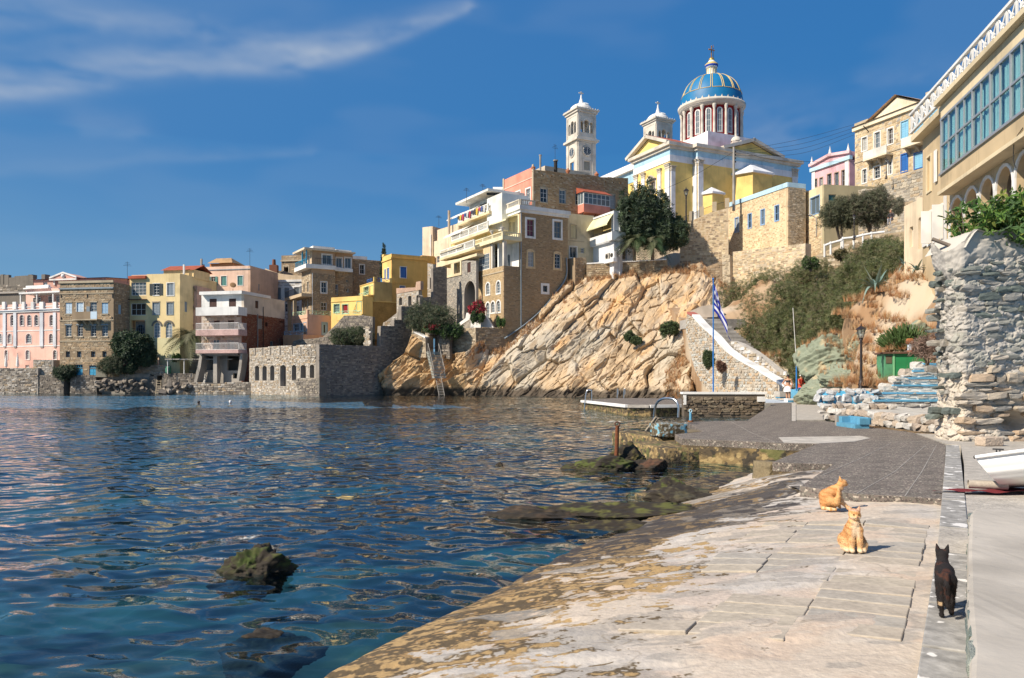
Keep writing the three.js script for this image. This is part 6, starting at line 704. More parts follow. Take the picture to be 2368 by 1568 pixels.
stoneWall('mansion_terrace_wall','rough grey stone terrace wall with a railing under the pediment mansion',{z:'z6',x:845,d:84,base:12,yaw:30},[[400,1500],[860,1500],[860,1010],[740,1040],[600,1110],[500,1150],[400,1160]],{cols:[[0.42,0.38,0.31],[0.34,0.31,0.26],[0.5,0.44,0.34],[0.46,0.36,0.24]],mort:M([0.42,0.36,0.28]),t:1,seed:2,w:0.5,h:0.3,proud:0.05});
}
// stones that can be told apart: each a mesh of its own
const stoneMats=(cols,o={})=>cols.map((c)=>M(c,{map:T_grain,bump:0.012,...o}));
function stoneCourse(parent,mat4,box,ok,{w=0.4,h=0.2,proud=0.05,mats,seed=1,joint=0.03,tilt=0.1,deep=0.25,max=300,name='stone'}){
const r=rng(seed),[x0,x1,y0,y1]=box;let n=0;
for(let y=y0;y<y1;){const hh=h*(0.6 + 0.8*r());for(let x=x0 - r()*w;x<x1;){const ww=w*(0.45 + 1.1*r()),hs=hh*(0.8 + 0.3*r());if(n<max&&ok(x + ww / 2,y + hh / 2,r)){const o=sh(new THREE.Mesh(ROCKS[Math.floor(r()*6)],mats[Math.floor(r()*mats.length)]));o.name=name;o.applyMatrix4(M4().multiplyMatrices(mat4,M4().compose(V(x + ww / 2,y + hh / 2,proud*(0.2 + 1.3*r())- deep / 2),new THREE.Quaternion().setFromEuler(new THREE.Euler((r()- 0.5)*tilt,(r()- 0.5)*tilt*1.5 +(r()<0.5?Math.PI:0),(r()- 0.5)*tilt)),V((ww - joint)*1.08,(hs - joint*0.7)*1.08,deep))));parent.add(o);n++;}x +=ww;}y +=hh;}
}
// flat shapes: outline in frame positions on a level of height h, pushed down
const flatPts=(l,h)=>l.map(([x,y])=>{const p=gnd(x,y,h);return[p.x,-p.z];});
const plateXZ=(pts,h,t,bevel=0)=>{const s=new THREE.Shape(pts.map((p)=>new THREE.Vector2(p[0],p[1]))),g=new THREE.ExtrudeGeometry(s,{depth:t - bevel,bevelEnabled:bevel>0,bevelThickness:bevel,bevelSize:bevel,bevelOffset:-bevel,bevelSegments:2});g.rotateX(-Math.PI / 2);g.translate(0,h - t,0);return g;};
const plate=(l,h,t,bevel)=>plateXZ(flatPts(l,h),h,t,bevel);
// pebble-faced dark paving: 1 tile = 1.6 m
const T_pebble=(()=>{const r=rng(31),N=1024,n=5200,cell=64,b=Array.from({length:cell*cell},()=>[]),P=[];for(let i=0;i<n;i++){const p=[r(),r(),0.6 + r()*0.9,r()];P.push(p);b[Math.floor(p[1]*cell)*cell + Math.floor(p[0]*cell)].push(p);}return tex(N,(u,v)=>{let d=9,c=0;const ci=Math.floor(u*cell),cj=Math.floor(v*cell);for(let j=-1;j<=1;j++)for(let i=-1;i<=1;i++)for(const p of b[((cj + j + cell)% cell)*cell +((ci + i + cell)% cell)]){let dx=Math.abs(p[0]- u),dy=Math.abs(p[1]- v);dx=Math.min(dx,1 - dx);dy=Math.min(dy,1 - dy);const q=Math.hypot(dx,dy)*p[2];if(q<d){d=q;c=p[3];}}const peb=sm(0.0085,0.006,d),w=fbm(u*6,v*6,3.5,4,6);let k=c<0.12?[0.62,0.58,0.54]:c<0.5?[0.30,0.27,0.26]:[0.42,0.38,0.36];return mixc([0.44,0.42,0.39],k.map((x)=>x*1.1),peb).map((x)=>x*(0.85 + 0.3*w));},true);})();
const M_pebble=M([0.92,0.92,0.88],{map:T_pebble,rough:0.85,bump:0});
const M_conc=M([0.40,0.37,0.33],{map:T_grain,bump:0.01}),M_concPale=M([0.56,0.52,0.46],{map:T_grain,bump:0.008}),M_gravel=M([0.50,0.46,0.40],{map:T_grain,rough:0.95,bump:0.01}),T_weed=tex(512,(u,v)=>{const a=fbm(u*10,v*10,2,5,10),b=fbm(u*24,v*24,7,4,24),c=fbm(u*5,v*14,12,4,0);let k=mixc([0.09,0.065,0.035],[0.26,0.18,0.075],sm(0.4,0.6,a));k=mixc(k,[0.40,0.29,0.13],sm(0.58,0.68,b));k=mixc(k,[0.10,0.115,0.03],sm(0.58,0.66,fbm(u*8 + 3,v*8,17,4,8))*0.8);return mixc(k,[0.035,0.028,0.02],sm(0.6,0.7,1 - b)*0.9).map((q)=>Math.pow(q,1 / 2.2));},true),M_algae=M([0.9,0.9,0.9],{map:T_weed,bump:0.03}),M_blueP=M([0.13,0.40,0.60],{rough:0.7,map:T_grain});
// quay apron: worn concrete and slabs sloping into the sea
{
const Lp=[[420,1790],[560,1680],[740,1568],[905,1482],[1060,1410],[1185,1347],[1330,1268],[1440,1222],[1540,1180],[1600,1150],[1700,1110],[1775,1082]].map(([x,y])=>gnd(x,y,0.06));
const Rp=[[2070,1900],[2105,1700],[2122,1568],[2142,1440],[2158,1330],[2170,1250],[2180,1190],[2186,1160],[2080,1156],[1960,1150],[1856,1136],[1915,1090]].map(([x,y])=>gnd(x,y,0.5));
const n=Lp.length - 1,pick=(P,v)=>{const i=Math.min(n - 1,Math.floor(v*n)),t=v*n - i;return P[i].clone().lerp(P[i + 1],t);};
const prof=(s)=>0.06 + 0.44*(1 - Math.pow(1 - s,1.7)),hgt=(p,s)=>{const a=fbm(p.x*2.2,p.z*2.2,3.5,5)- 0.5,e=fbm(p.x*0.8,p.z*0.8,8.5,3)- 0.5,er=sm(0.5,0.62,fbm(p.x*1.1 + 7,p.z*2.4,5.5,4));return prof(s)+ 0.05*a*(1 - 0.5*s)+ 0.05*e*(1 - s)- 0.022*er*(1 - 0.4*s);};
const g=grid(300,420,(u,v)=>{const s=(u - 0.06)/ 0.94,L=pick(Lp,v),R=pick(Rp,v);if(s<0){const k=-s / 0.0638,q=L.clone();const dir=R.clone().sub(L).setY(0).normalize();q.addScaledVector(dir,-0.1*k - 0.06*k*k);const w=fbm(q.x*1.5,q.z*1.5,2.5,3)- 0.5;q.addScaledVector(dir,w*0.12*k);q.y=hgt(L,0)- 0.05*k - 1.6*Math.pow(k,2.2);return q;}const p=L.clone().lerp(R,s);p.y=hgt(p,s);return p;});
const edge=Lp.map((p)=>[p.x,p.z]),dist=(x,z)=>{let d=99;for(let i=0;i + 1<edge.length;i++){const[ax,az]=edge[i],[bx,bz]=edge[i + 1],ex=bx - ax,ez=bz - az,t=clamp(((x - ax)*ex +(z - az)*ez)/(ex*ex + ez*ez)),q=Math.hypot(x - ax - t*ex,z - az - t*ez);if(q<d)d=q;}return d;};
const rgh=new Uint8Array(1150*1150*4).fill(255),T_apron=tex(1150,(u,v)=>{
const x=u*11.5 - 4,z=-2.4 - v*11.5,d=-z,n1=fbm(x*1.4 + 3,z*2.6,1,5),n2=fbm(x*6 + 3,z*11,4,4),n3=fbm(x*0.6,z*0.6,9,3),n4=fbm(x*2.2,z*4.5,14,5),n5=fbm(x*30,z*30,19,3),e=dist(x,z);
let c=mixc([0.60,0.51,0.41],[0.55,0.505,0.45],sm(0.42,0.58,n3 + 0.1*(n4 - 0.5)));c=mixc(c,[0.62,0.44,0.31],sm(0.52,0.64,n1)*0.35);c=mixc(c,[0.34,0.31,0.27],sm(0.56,0.62,n4)*0.6);c=mixc(c,[0.66,0.59,0.49],sm(0.6,0.68,n2)*0.3);
const crack=Math.abs(fbm(x*0.9 + 5,z*1.3,27,5)- 0.5);c=mixc(c,[0.28,0.23,0.17],sm(0.006,0.002,crack)*0.6);
const w=0.9 - e*0.8 + 1.3*(n1 - 0.5)+ 2.0*(n2 - 0.5)+ 0.9*(n5 - 0.5);
c=mixc(c,[0.36,0.21,0.06],sm(0.0,0.12,w)*0.9);c=mixc(c,[0.11,0.075,0.035],sm(0.0,0.25,w + 1.1*(n4 - 0.55)+ 1.6*(n2 - 0.5)+ 0.8*(n5 - 0.5)));c=mixc(c,[0.50,0.33,0.14],sm(0.56,0.63,n2 + 0.25*(n5 - 0.5))*sm(-0.1,0.1,w)*0.8);c=mixc(c,[0.33,0.31,0.28],sm(0.58,0.63,fbm(x*1.7 + 11,z*3.1,33,4))*sm(-0.3,0.1,w)*0.7);
const wx=x - 2.4 -(d - 10.2)*0.95,wet=1.05 - Math.abs(wx)/ 1.5 - Math.abs(d - 10.1)/ 3.6 + 1.3*(n2 - 0.5)+ 1.5*(n4 - 0.5)+ 0.8*(n1 - 0.5);
const wk=sm(0.05,0.16,wet)*(0.97 - 0.5*sm(0.52,0.6,n2));c=mixc(c,[0.065,0.05,0.033],wk);rgh[(Math.round(v*1150)*1150 + Math.round(u*1150))*4 + 1]=255*(0.9 - 0.5*wk);const k=(0.82 + 0.36*n5)*0.86;return c.map((q)=>Math.pow(q*k,1 / 2.2));
},true);
{const p=g.attributes.position,uv=new Float32Array(p.count*2);for(let i=0;i<p.count;i++){uv[i*2]=(p.getX(i)+ 4)/ 11.5;uv[i*2 + 1]=(-2.4 - p.getZ(i))/ 11.5;}g.setAttribute('uv',new THREE.BufferAttribute(uv,2));}
const T_grit=T_bump.clone();T_grit.repeat.set(14,14);T_grit.needsUpdate=true;const mAp=M([1,1,1],{map:T_apron,rough:1});mAp.roughnessMap=new THREE.DataTexture(rgh,1150,1150);mAp.roughnessMap.magFilter=THREE.LinearFilter;mAp.roughnessMap.needsUpdate=true;mAp.bumpMap=T_grit;mAp.bumpScale=0.005;
const ap=structure('quay_apron',g,mAp,0);
const sl=[[0.53,0.46,0.37],[0.49,0.44,0.37],[0.55,0.48,0.38],[0.48,0.44,0.38]].map((c)=>M(c,{map:T_grain,bump:0.006})),r=rng(6);
const surf=(p)=>{let best=9,h=0.5;for(let i=0;i<=240;i++){const A=pick(Lp,i / 240),E=pick(Rp,i / 240),ex=E.x - A.x,ez=E.z - A.z,s=((p.x - A.x)*ex +(p.z - A.z)*ez)/(ex*ex + ez*ez),q=Math.hypot(A.x + ex*s - p.x,A.z + ez*s - p.z);if(q<best){best=q;h=prof(clamp(s));}}return h;};
const dirL=gnd(2142,1440,0.5).sub(gnd(2122,1568,0.5)).setY(0).normalize(),side=V(-dirL.z,0,dirL.x).multiplyScalar(-1);if(side.x>0)side.multiplyScalar(-1);
const o=gnd(2140,1480,0.5);for(let row=0;row<17;row++){let off=0.12;for(let col=0;col<3;col++){const w=(col===0?0.62:col===1?0.6:0.5)+ 0.05*(r()- 0.5),dp=0.235;if(r()<(col===2?0.6:col===1?0.2:0.06)){off +=w + 0.004;continue;}const p=o.clone().addScaledVector(dirL,row*0.26 - 0.2 +(r()- 0.5)*0.01).addScaledVector(side,off + w / 2);const sg=new RoundedBoxGeometry(w - 0.004,0.05,dp + 0.012,2,0.01),q=sg.attributes.position;for(let i=0;i<q.count;i++){const a=q.getX(i),b=q.getZ(i);q.setX(i,a + 0.004*Math.sin(b*25 + row*3 + col));q.setZ(i,b + 0.004*Math.sin(a*17 + row*5 + col*2));q.setY(i,q.getY(i)+ 0.006*Math.sin(a*9 + row));}const m=part('paving_slab',sg,sl[Math.floor(r()*4)],ap,2.2),ya=surf(p.clone().addScaledVector(side,-w / 2)),yb=surf(p.clone().addScaledVector(side,w / 2));m.position.set(p.x,(ya + yb)/ 2 - 0.025 + 0.005*r(),p.z);m.rotation.order='YXZ';m.rotation.set((r()- 0.5)*0.008,Math.atan2(-dirL.x,-dirL.z)+(r()- 0.5)*0.02,Math.atan2(ya - yb,w));off +=w + 0.004;}}
}
// paved walkway, kerb and ground behind it
{
const walk=[[2184,1154],[2062,1146],[1980,1142],[1850,1124],[1927,1073],[1835,1071],[1786,1068],[1887,1027],[1813,1025],[1735,1021],[1577,1014],[1560,1004],[1625,998],[1587,976],[1668,973.5],[1727,973],[1790,932],[1829,931],[1829,974],[1912,974],[2012,988],[2110,1000],[2186,1028]];
const w=structure('walkway',plate(walk,0.57,0.16,0.01),M_pebble,1.6),line=(pts,wd=0.013)=>{const P=pts.map(([x,y])=>gnd(x,y,0.57));for(let i=0;i + 1<P.length;i++){const d=P[i + 1].clone().sub(P[i]),L=d.length();const m=part('joint',B(-L / 2,L / 2,0.001,0.004,-wd / 2,wd / 2),M_conc,w);m.position.copy(P[i].clone().lerp(P[i + 1],0.5));m.rotation.y=Math.atan2(-d.z,d.x);}};
line([[1980,1142],[2070,1090],[2140,1030]]);line([[2092,1148],[2132,1090],[2165,1030]]);line([[1690,975],[1735,1000],[1790,1022]]);line([[1900,1100],[1990,1060],[2060,1025]]);line([[1850,1024],[2180,1020]]);
structure('walkway_base',plateXZ(flatPts(walk,0.57),0.408,1.5),M_algae,3);
for(const[a,b]of[[[1852,1126.5],[1978,1144.5]],[[1984,1145],[2060,1148.5]],[[2066,1149],[2180,1156]]]){const P=gnd(...a,0.52),Q=gnd(...b,0.52),L=P.distanceTo(Q),m=part('slab_edge',new RoundedBoxGeometry(L,0.06,0.07,2,0.015),M_concPale,w);m.position.copy(P.lerp(Q,0.5)).setY(0.525);m.rotation.y=Math.atan2(-(Q.z - gnd(...a,0.52).z),Q.x - gnd(...a,0.52).x);}
const pp=structure('pale_paving',plate([[1800,1011],[1990,1008],[2012,1013],[1975,1021],[1893,1025],[1812,1023]],0.577,0.1),M_concPale,2);
const T_kerb=tex(512,(u,v)=>{const n=fbm(u*6,v*6,2.5,5,6),f=fbm(u*20,v*20,7.5,4,20),k=sm(0.6,0.63,n + 0.15*(f - 0.5));return mixc([0.63,0.62,0.60].map((c)=>c*(0.75 + 0.5*f)),[0.93,0.92,0.9],k);},true),mk=M([0.8,0.8,0.8],{map:T_kerb,bump:0.004});
const KL=[[2082,1800],[2119,1568],[2167,1266],[2185,1069],[2187,1029]].map(([x,y])=>gnd(x,y,0.585)),KR=KL.map((p,i)=>{const d=KL[Math.min(i + 1,4)].clone().sub(KL[Math.max(i - 1,0)]).setY(0).normalize();return p.clone().add(V(-d.z,0,d.x).multiplyScalar(0.25));}),along=(P,t)=>{const k=t*(P.length - 1),i=Math.min(P.length - 2,Math.floor(k));return P[i].clone().lerp(P[i + 1],k - i);};
const kb=new THREE.Group();kb.name='kerb';kb.userData.kind='structure';scene.add(kb);const cuts=[0,0.12,0.2,0.29,0.36,0.44,0.49,0.535,0.6,0.66,0.72,0.77,0.82,0.88,0.94,1];for(let i=0;i + 1<cuts.length;i++){const a=along(KL,cuts[i]+ 0.001),b=along(KR,cuts[i]+ 0.001),c=along(KR,cuts[i + 1]- 0.001),d=along(KL,cuts[i + 1]- 0.001);part('kerb_slab',plateXZ([a,b,c,d].map((p)=>[p.x,-p.z]),0.585 + 0.004*Math.sin(i*5),0.4,0.008),i===6?M_gravel:mk,kb,1.3);}
structure('pavement',plate([[2240,1800],[2237,1568],[2231,1206],[2229,1069],[2221,1029],[2190,1027],[2118,1002],[2214,1006],[2700,1010],[3600,1300],[3600,1800]],0.566,0.5),M_gravel,0.9);
structure('pavement',plate([[1841,931],[1912,931],[1912,971],[1841,971]],0.573,0.5),M_gravel,0.9);structure('kerb_strip',plate([[1830,931],[1840,931],[1840,973],[1830,973]],0.582,0.3),M_concPale,2);
const pl=[[2240,1620],[2242,1500],[2236,1380],[2236,1270],[2241,1190],[2250,1176],[2367,1176],[2700,1180],[3400,1620]],P=thing('concrete_plinth','low concrete plinth with crumbling green stone edge beside the kerb','plinth');const pg=plate(pl,0.87,0.32,0.03);part('top',pg,M([0.47,0.43,0.37],{map:T_plaster,bump:0.006}),P,3);const a=gnd(2238,1600,0.87),b=gnd(2240,1190,0.87),d=b.clone().sub(a).setY(0),L=d.length(),fm=M4().makeTranslation(a.x,0.55,a.z).multiply(M4().makeRotationY(Math.atan2(-d.z,d.x)));stoneCourse(P,M4().multiplyMatrices(fm,M4().makeRotationY(Math.PI)).multiply(M4().makeTranslation(-L,0,0)),[0,L,0.02,0.27],(x,y,r)=>r()<0.75,{w:0.24,h:0.1,proud:0.008,deep:0.1,seed:3,mats:stoneMats([[0.3,0.36,0.3],[0.42,0.46,0.4],[0.5,0.48,0.42],[0.24,0.3,0.28]]),max:90});
}
// bathing piers
{
const W=M_algae,up=[[1524,1000],[1536,1037],[1716,1031],[1890,1027],[1735,1012],[1560,985],[1535,985]];
const A=thing('weathered_pier_ledge','lower ledge of the bathing pier, brown with weed and split by a crack','pier');const rough=(g,k,sd)=>{g=g.index?g.toNonIndexed():g;const p=g.attributes.position;for(let i=0;i<p.count;i++){const x=p.getX(i),y=p.getY(i),z=p.getZ(i);p.setXYZ(i,x + k*(fbm(y*3 + sd,z*3,2.5,3)- 0.5),y + k*0.5*(fbm(x*3,z*3 + sd,4.5,3)- 0.5),z + k*(fbm(x*3 + sd,y*3,6.5,3)- 0.5));}g.computeVertexNormals();return g;};
const longBlock=(a,b,h,t,wd,m,par,n,name='block',sd=1)=>{const P=gnd(...a,h),Q=gnd(...b,h),L=Math.hypot(Q.x - P.x,Q.z - P.z),g=new THREE.BoxGeometry(L,t,wd,Math.ceil(L / 0.12),8,10);g.translate(L / 2,-t / 2,-wd / 2);const o=part(name,mergeVertices(rough(g,0.1,sd).deleteAttribute('normal').deleteAttribute('uv')),m,par,0);o.geometry.computeVertexNormals();o.geometry=uvm(o.geometry,2);o.position.copy(P);o.rotation.y=Math.atan2(-(Q.z - P.z),Q.x - P.x);return o;};
longBlock([1536,1038],[1714,1033],0.36,1.6,2.2,W,A,0,'block',1);longBlock([1718,1033],[1890,1027],0.40,1.6,2.0,W,A,0,'block',2);longBlock([1521,1014],[1600,1012],0.43,1.6,3.0,W,A,0,'block',4);
longBlock([1578,1000],[1640,997],0.52,0.12,1.0,M([0.22,0.17,0.1],{map:T_grain,bump:0.02}),A,0,'edge_slab',6);
const Bk=thing('peeling_block','mooring block with peeling pale blue and white paint at the pier end','block');const T_peel=tex(256,(u,v)=>{const n=fbm(u*8,v*8,2.5,4,8),f=fbm(u*16,v*16,5.5,4,16);return n>0.63?[0.5,0.72,0.8]:f>0.57?[0.72,0.73,0.7]:[0.42,0.37,0.28].map((x)=>x*(0.7 + 0.7*f));},true);const pb=longBlock([1525,981],[1587,980],0.82,0.35,0.6,M([0.8,0.8,0.8],{map:T_peel,bump:0.02}),Bk,0,'body',7);pb.geometry=uvm(pb.geometry,0.9);
const blocks=thing('corner_landing_block','squared weathered block and step at the notch of the walkway','block');longBlock([1779,1071],[1818,1069],0.53,0.8,0.45,M([0.24,0.19,0.11],{map:T_grain,bump:0.03}),blocks,0,'block',8);longBlock([1818,1078],[1912,1080],0.36,0.8,0.9,M_algae,blocks,0,'step',9);longBlock([1780,1091],[1830,1091],0.14,0.8,0.5,M([0.1,0.08,0.05],{map:T_grain}),blocks,0,'step',11);
const edgeS=thing('sunken_ledge','low wet ledge of broken concrete running into the water below the walkway','ledge');longBlock([1580,1152],[1780,1098],0.07,0.8,0.9,M([0.5,0.5,0.5],{map:T_weed,bump:0.03,rough:0.6}),edgeS,0,'block',12);
const Fp=thing('far_bathing_pier','flat concrete bathing pier with a white painted rim and a steel ladder','pier'),top=[[1345,925.2],[1451,936.4],[1503,936.8],[1583,935.8],[1592,922.2],[1480,920.6],[1420,920.8]];
part('deck',plate(top,0.57,0.2),M_pebble,Fp,1.6);part('body',plateXZ(flatPts(top,0.57),0.366,1.2),M_algae,Fp,2);const rim=(a,b,wd=0.25,m=C.white)=>{const P=gnd(...a,0.575),Q=gnd(...b,0.575),L=P.distanceTo(Q),o=part('painted_rim',B(-L / 2,L / 2,-0.15,0.005,-wd / 2,wd / 2),m,Fp);o.position.copy(P.clone().lerp(Q,0.5));o.rotation.y=Math.atan2(-(Q.z - P.z),Q.x - P.x);};rim([1346,925.3],[1450,936.2]);rim([1502,936.6],[1582,935.7]);rim([1452,936.3],[1500,936.6],0.2,M_concPale);
const DW=house('dark_pier_wall','dark stone breakwater wall with a whitewashed top on the far pier',{z:'z10',x:1695,d:41,base:-0.6,yaw:86,cat:'stone wall'}),f=DW.A;wallOn(f,f.pts([[1060,345],[1690,345],[1698,155],[1060,143]]),M([0.12,0.095,0.07]),{t:0.9});const p=f.pts([[1062,300],[1690,300],[1690,160],[1062,148]]);stoneCourse(DW.g,f.M,[p[0][0],p[1][0],p[0][1]- 0.2,p[2][1]],(x,y)=>inside([x,y],f.pts([[1066,312],[1640,312],[1660,262],[1690,250],[1690,175],[1066,165]])),{w:0.33,h:0.15,proud:0.07,deep:0.2,seed:8,mats:stoneMats([[0.2,0.15,0.1],[0.26,0.2,0.14],[0.15,0.12,0.09],[0.32,0.26,0.18],[0.22,0.17,0.11]]),max:220});
{const q=f.pts([[1055,150],[1700,160]]);part('white_coping',B(q[0][0]- 0.05,q[1][0]+ 0.05,q[0][1]- 0.02,q[0][1]+ 0.09,-0.95,0.06).applyMatrix4(f.M),C.white,DW.g);boxPx(f,'white_end',[1636,1698,172,212],-0.1,0.1,C.white);boxPx(f,'white_end',[1055,1075,160,236],-0.1,0.1,C.white);}
structure('landing',plate([[1765,931],[1830,931],[1836,917],[1770,916]],0.575,0.6),M([0.55,0.62,0.7],{map:T_grain}),3);structure('landing',plate([[1583,934],[1830,932],[1838,912],[1592,913]],0.56,1.6),M_concPale,3);
}
// steel ladders, posts and the flag
{
const U=(pts,r=0.035,seg=60)=>tube(pts.map((p)=>at(...p)),r,seg,8),steel=C.steel;
const l1=thing('pool_ladder','bent stainless steel ladder rail arching over the mooring block','ladder');part('rail',U([[1508,1005,25.6],[1510,985,25.5],[1517,935,25.3],[1530,923,25.0],[1545,921,24.8],[1560,925,24.6],[1568,937,24.5],[1568,965,24.5]],0.04),steel,l1,0);part('rung',bar(at(1511,996,25.5),at(1540,994,25.2),0.025),steel,l1,0);
const l2=thing('leaning_ladder','weathered wooden ladder lying slanted from the pier into the water','ladder');const wd=M([0.4,0.34,0.26],{map:T_grain});for(const k of[0,6])part('rail',bar(at(1482 + k,1012,25.2),at(1517 + k*0.8,964 + k*0.5,24.6),0.035),wd,l2);for(let i=0;i<7;i++){const t=(i + 0.5)/ 7;part('rung',bar(at(lerp(1482,1517,t),lerp(1012,964,t),lerp(25.2,24.6,t)),at(lerp(1488,1522,t),lerp(1012,967,t),lerp(25.2,24.6,t)),0.025),wd,l2);}
for(const[x0,x1,y0,y1,d,lb]of[[1351,1368,902,948,50,'steel ladder with looped rails at the tip of the far pier'],[1427,1429,899,921,57,'thin steel post pair on the shore side of the far pier'],[1442,1445,899,921,57,'thin steel post with a red cloth on the far pier']]){const g=thing('pier_ladder',lb,'ladder');part('rail',U([[x0,y1,d],[x0 +(x1 - x0)*0.3,y0 + 4,d],[x0 +(x1 - x0)*0.5,y0,d],[x1 - 0.5,y0 + 1,d],[x1,y0 + 5,d],[x1,y0 +(y1 - y0)*0.6,d]],0.045,40),steel,g,0);}
{const p=gnd(1424,1062,0.2),q=thing('rusty_post','rusty iron post with a ring standing on a weedy rock','post');const a=at(1424,1062,18),b=at(1427,984,18);part('shaft',bar(a.clone().add(V(0,-0.3,0)),b,0.055,9,0.045),M([0.2,0.065,0.025],{map:T_grain,bump:0.01}),q,0.5);part('ring',new THREE.TorusGeometry(0.055,0.018,6,14).translate(b.x,b.y + 0.03,b.z),M([0.12,0.06,0.04],{map:null}),q,0);}
{const a=at(1596.5,972,25.5),q=thing('blue_bollard','small pale blue mooring pin with an eye at the back of the pier','bollard',a);part('pin',cyl(0.05,0.04,0.28,0,-0.02,0,8),M_blueP,q,0);part('eye',new THREE.TorusGeometry(0.045,0.018,6,12).translate(0,0.31,0),M([0.4,0.6,0.7],{map:null}),q,0);part('foot',cyl(0.1,0.08,0.06,0,-0.06,0,8),M([0.2,0.08,0.03]),q,0);}
const fp=thing('flag_pole','slim blue flag pole behind the dark pier wall','flag pole',at(1649,912,50)),hp=(912 - 645)/ F*50;part('pole',cyl(0.05,0.035,hp,0,0,0,10),M([0.02,0.17,0.5],{map:null,rough:0.4}),fp,0);part('cap',new THREE.SphereGeometry(0.07,10,8).translate(0,hp,0),M([0.02,0.17,0.5],{map:null,rough:0.4}),fp,0);
const T_flag=tex(256,(u,v)=>{const b=[0.0,0.10,0.62],w=[0.86,0.87,0.9];if(u<0.37&&v>4 / 9){const cx=u / 0.37,cy=(v - 4 / 9)/(5 / 9);return Math.abs(cx - 0.5)<0.1||Math.abs(cy - 0.5)<0.1?w:b;}return Math.floor(v*9)% 2===0?b:w;},true);T_flag.wrapS=T_flag.wrapT=THREE.ClampToEdgeWrapping;
const fg=grid(60,40,(u,v)=>{const top=hp - 0.35,y=top -(1 - v)*1.75 - u*(1.7 + 0.3*(1 - v))*Math.pow(u,0.25),fold=Math.sin(u*7 + v*3.4)*0.16*u + Math.sin(v*9 - u*3)*0.10*sm(0,0.3,u);return V(0.05 + 0.85*u*(0.5 + 0.75*(1 - v))+ 0.1*Math.sin(v*8 + u*3)*u,y,fold + 0.12*u);});{const uv=new Float32Array(61*41*2);for(let j=0;j<=40;j++)for(let i=0;i<=60;i++){uv[(j*61 + i)*2]=i / 60;uv[(j*61 + i)*2 + 1]=j / 40;}fg.setAttribute('uv',new THREE.BufferAttribute(uv,2));}const fl=sh(new THREE.Mesh(fg,M([1,1,1],{map:T_flag,rough:0.85,transmission:0.25,side:THREE.DoubleSide})));fl.name='flag';fl.position.copy(fp.position);scene.add(fl);tag(fl,'limp blue and white striped flag with a cross hanging from the blue pole','flag');
const ms=thing('thin_mast','thin white rod on a blue post beside the bathers','mast',at(1841.5,904,47));part('post',cyl(0.05,0.045,(904 - 842)/ F*47,0,0,0,8),M([0.02,0.17,0.5],{map:null}),ms,0);part('rod',bar(V(0,1.6,0),V(-0.22,(904 - 712)/ F*47,0),0.018,6),C.white,ms,0);
}
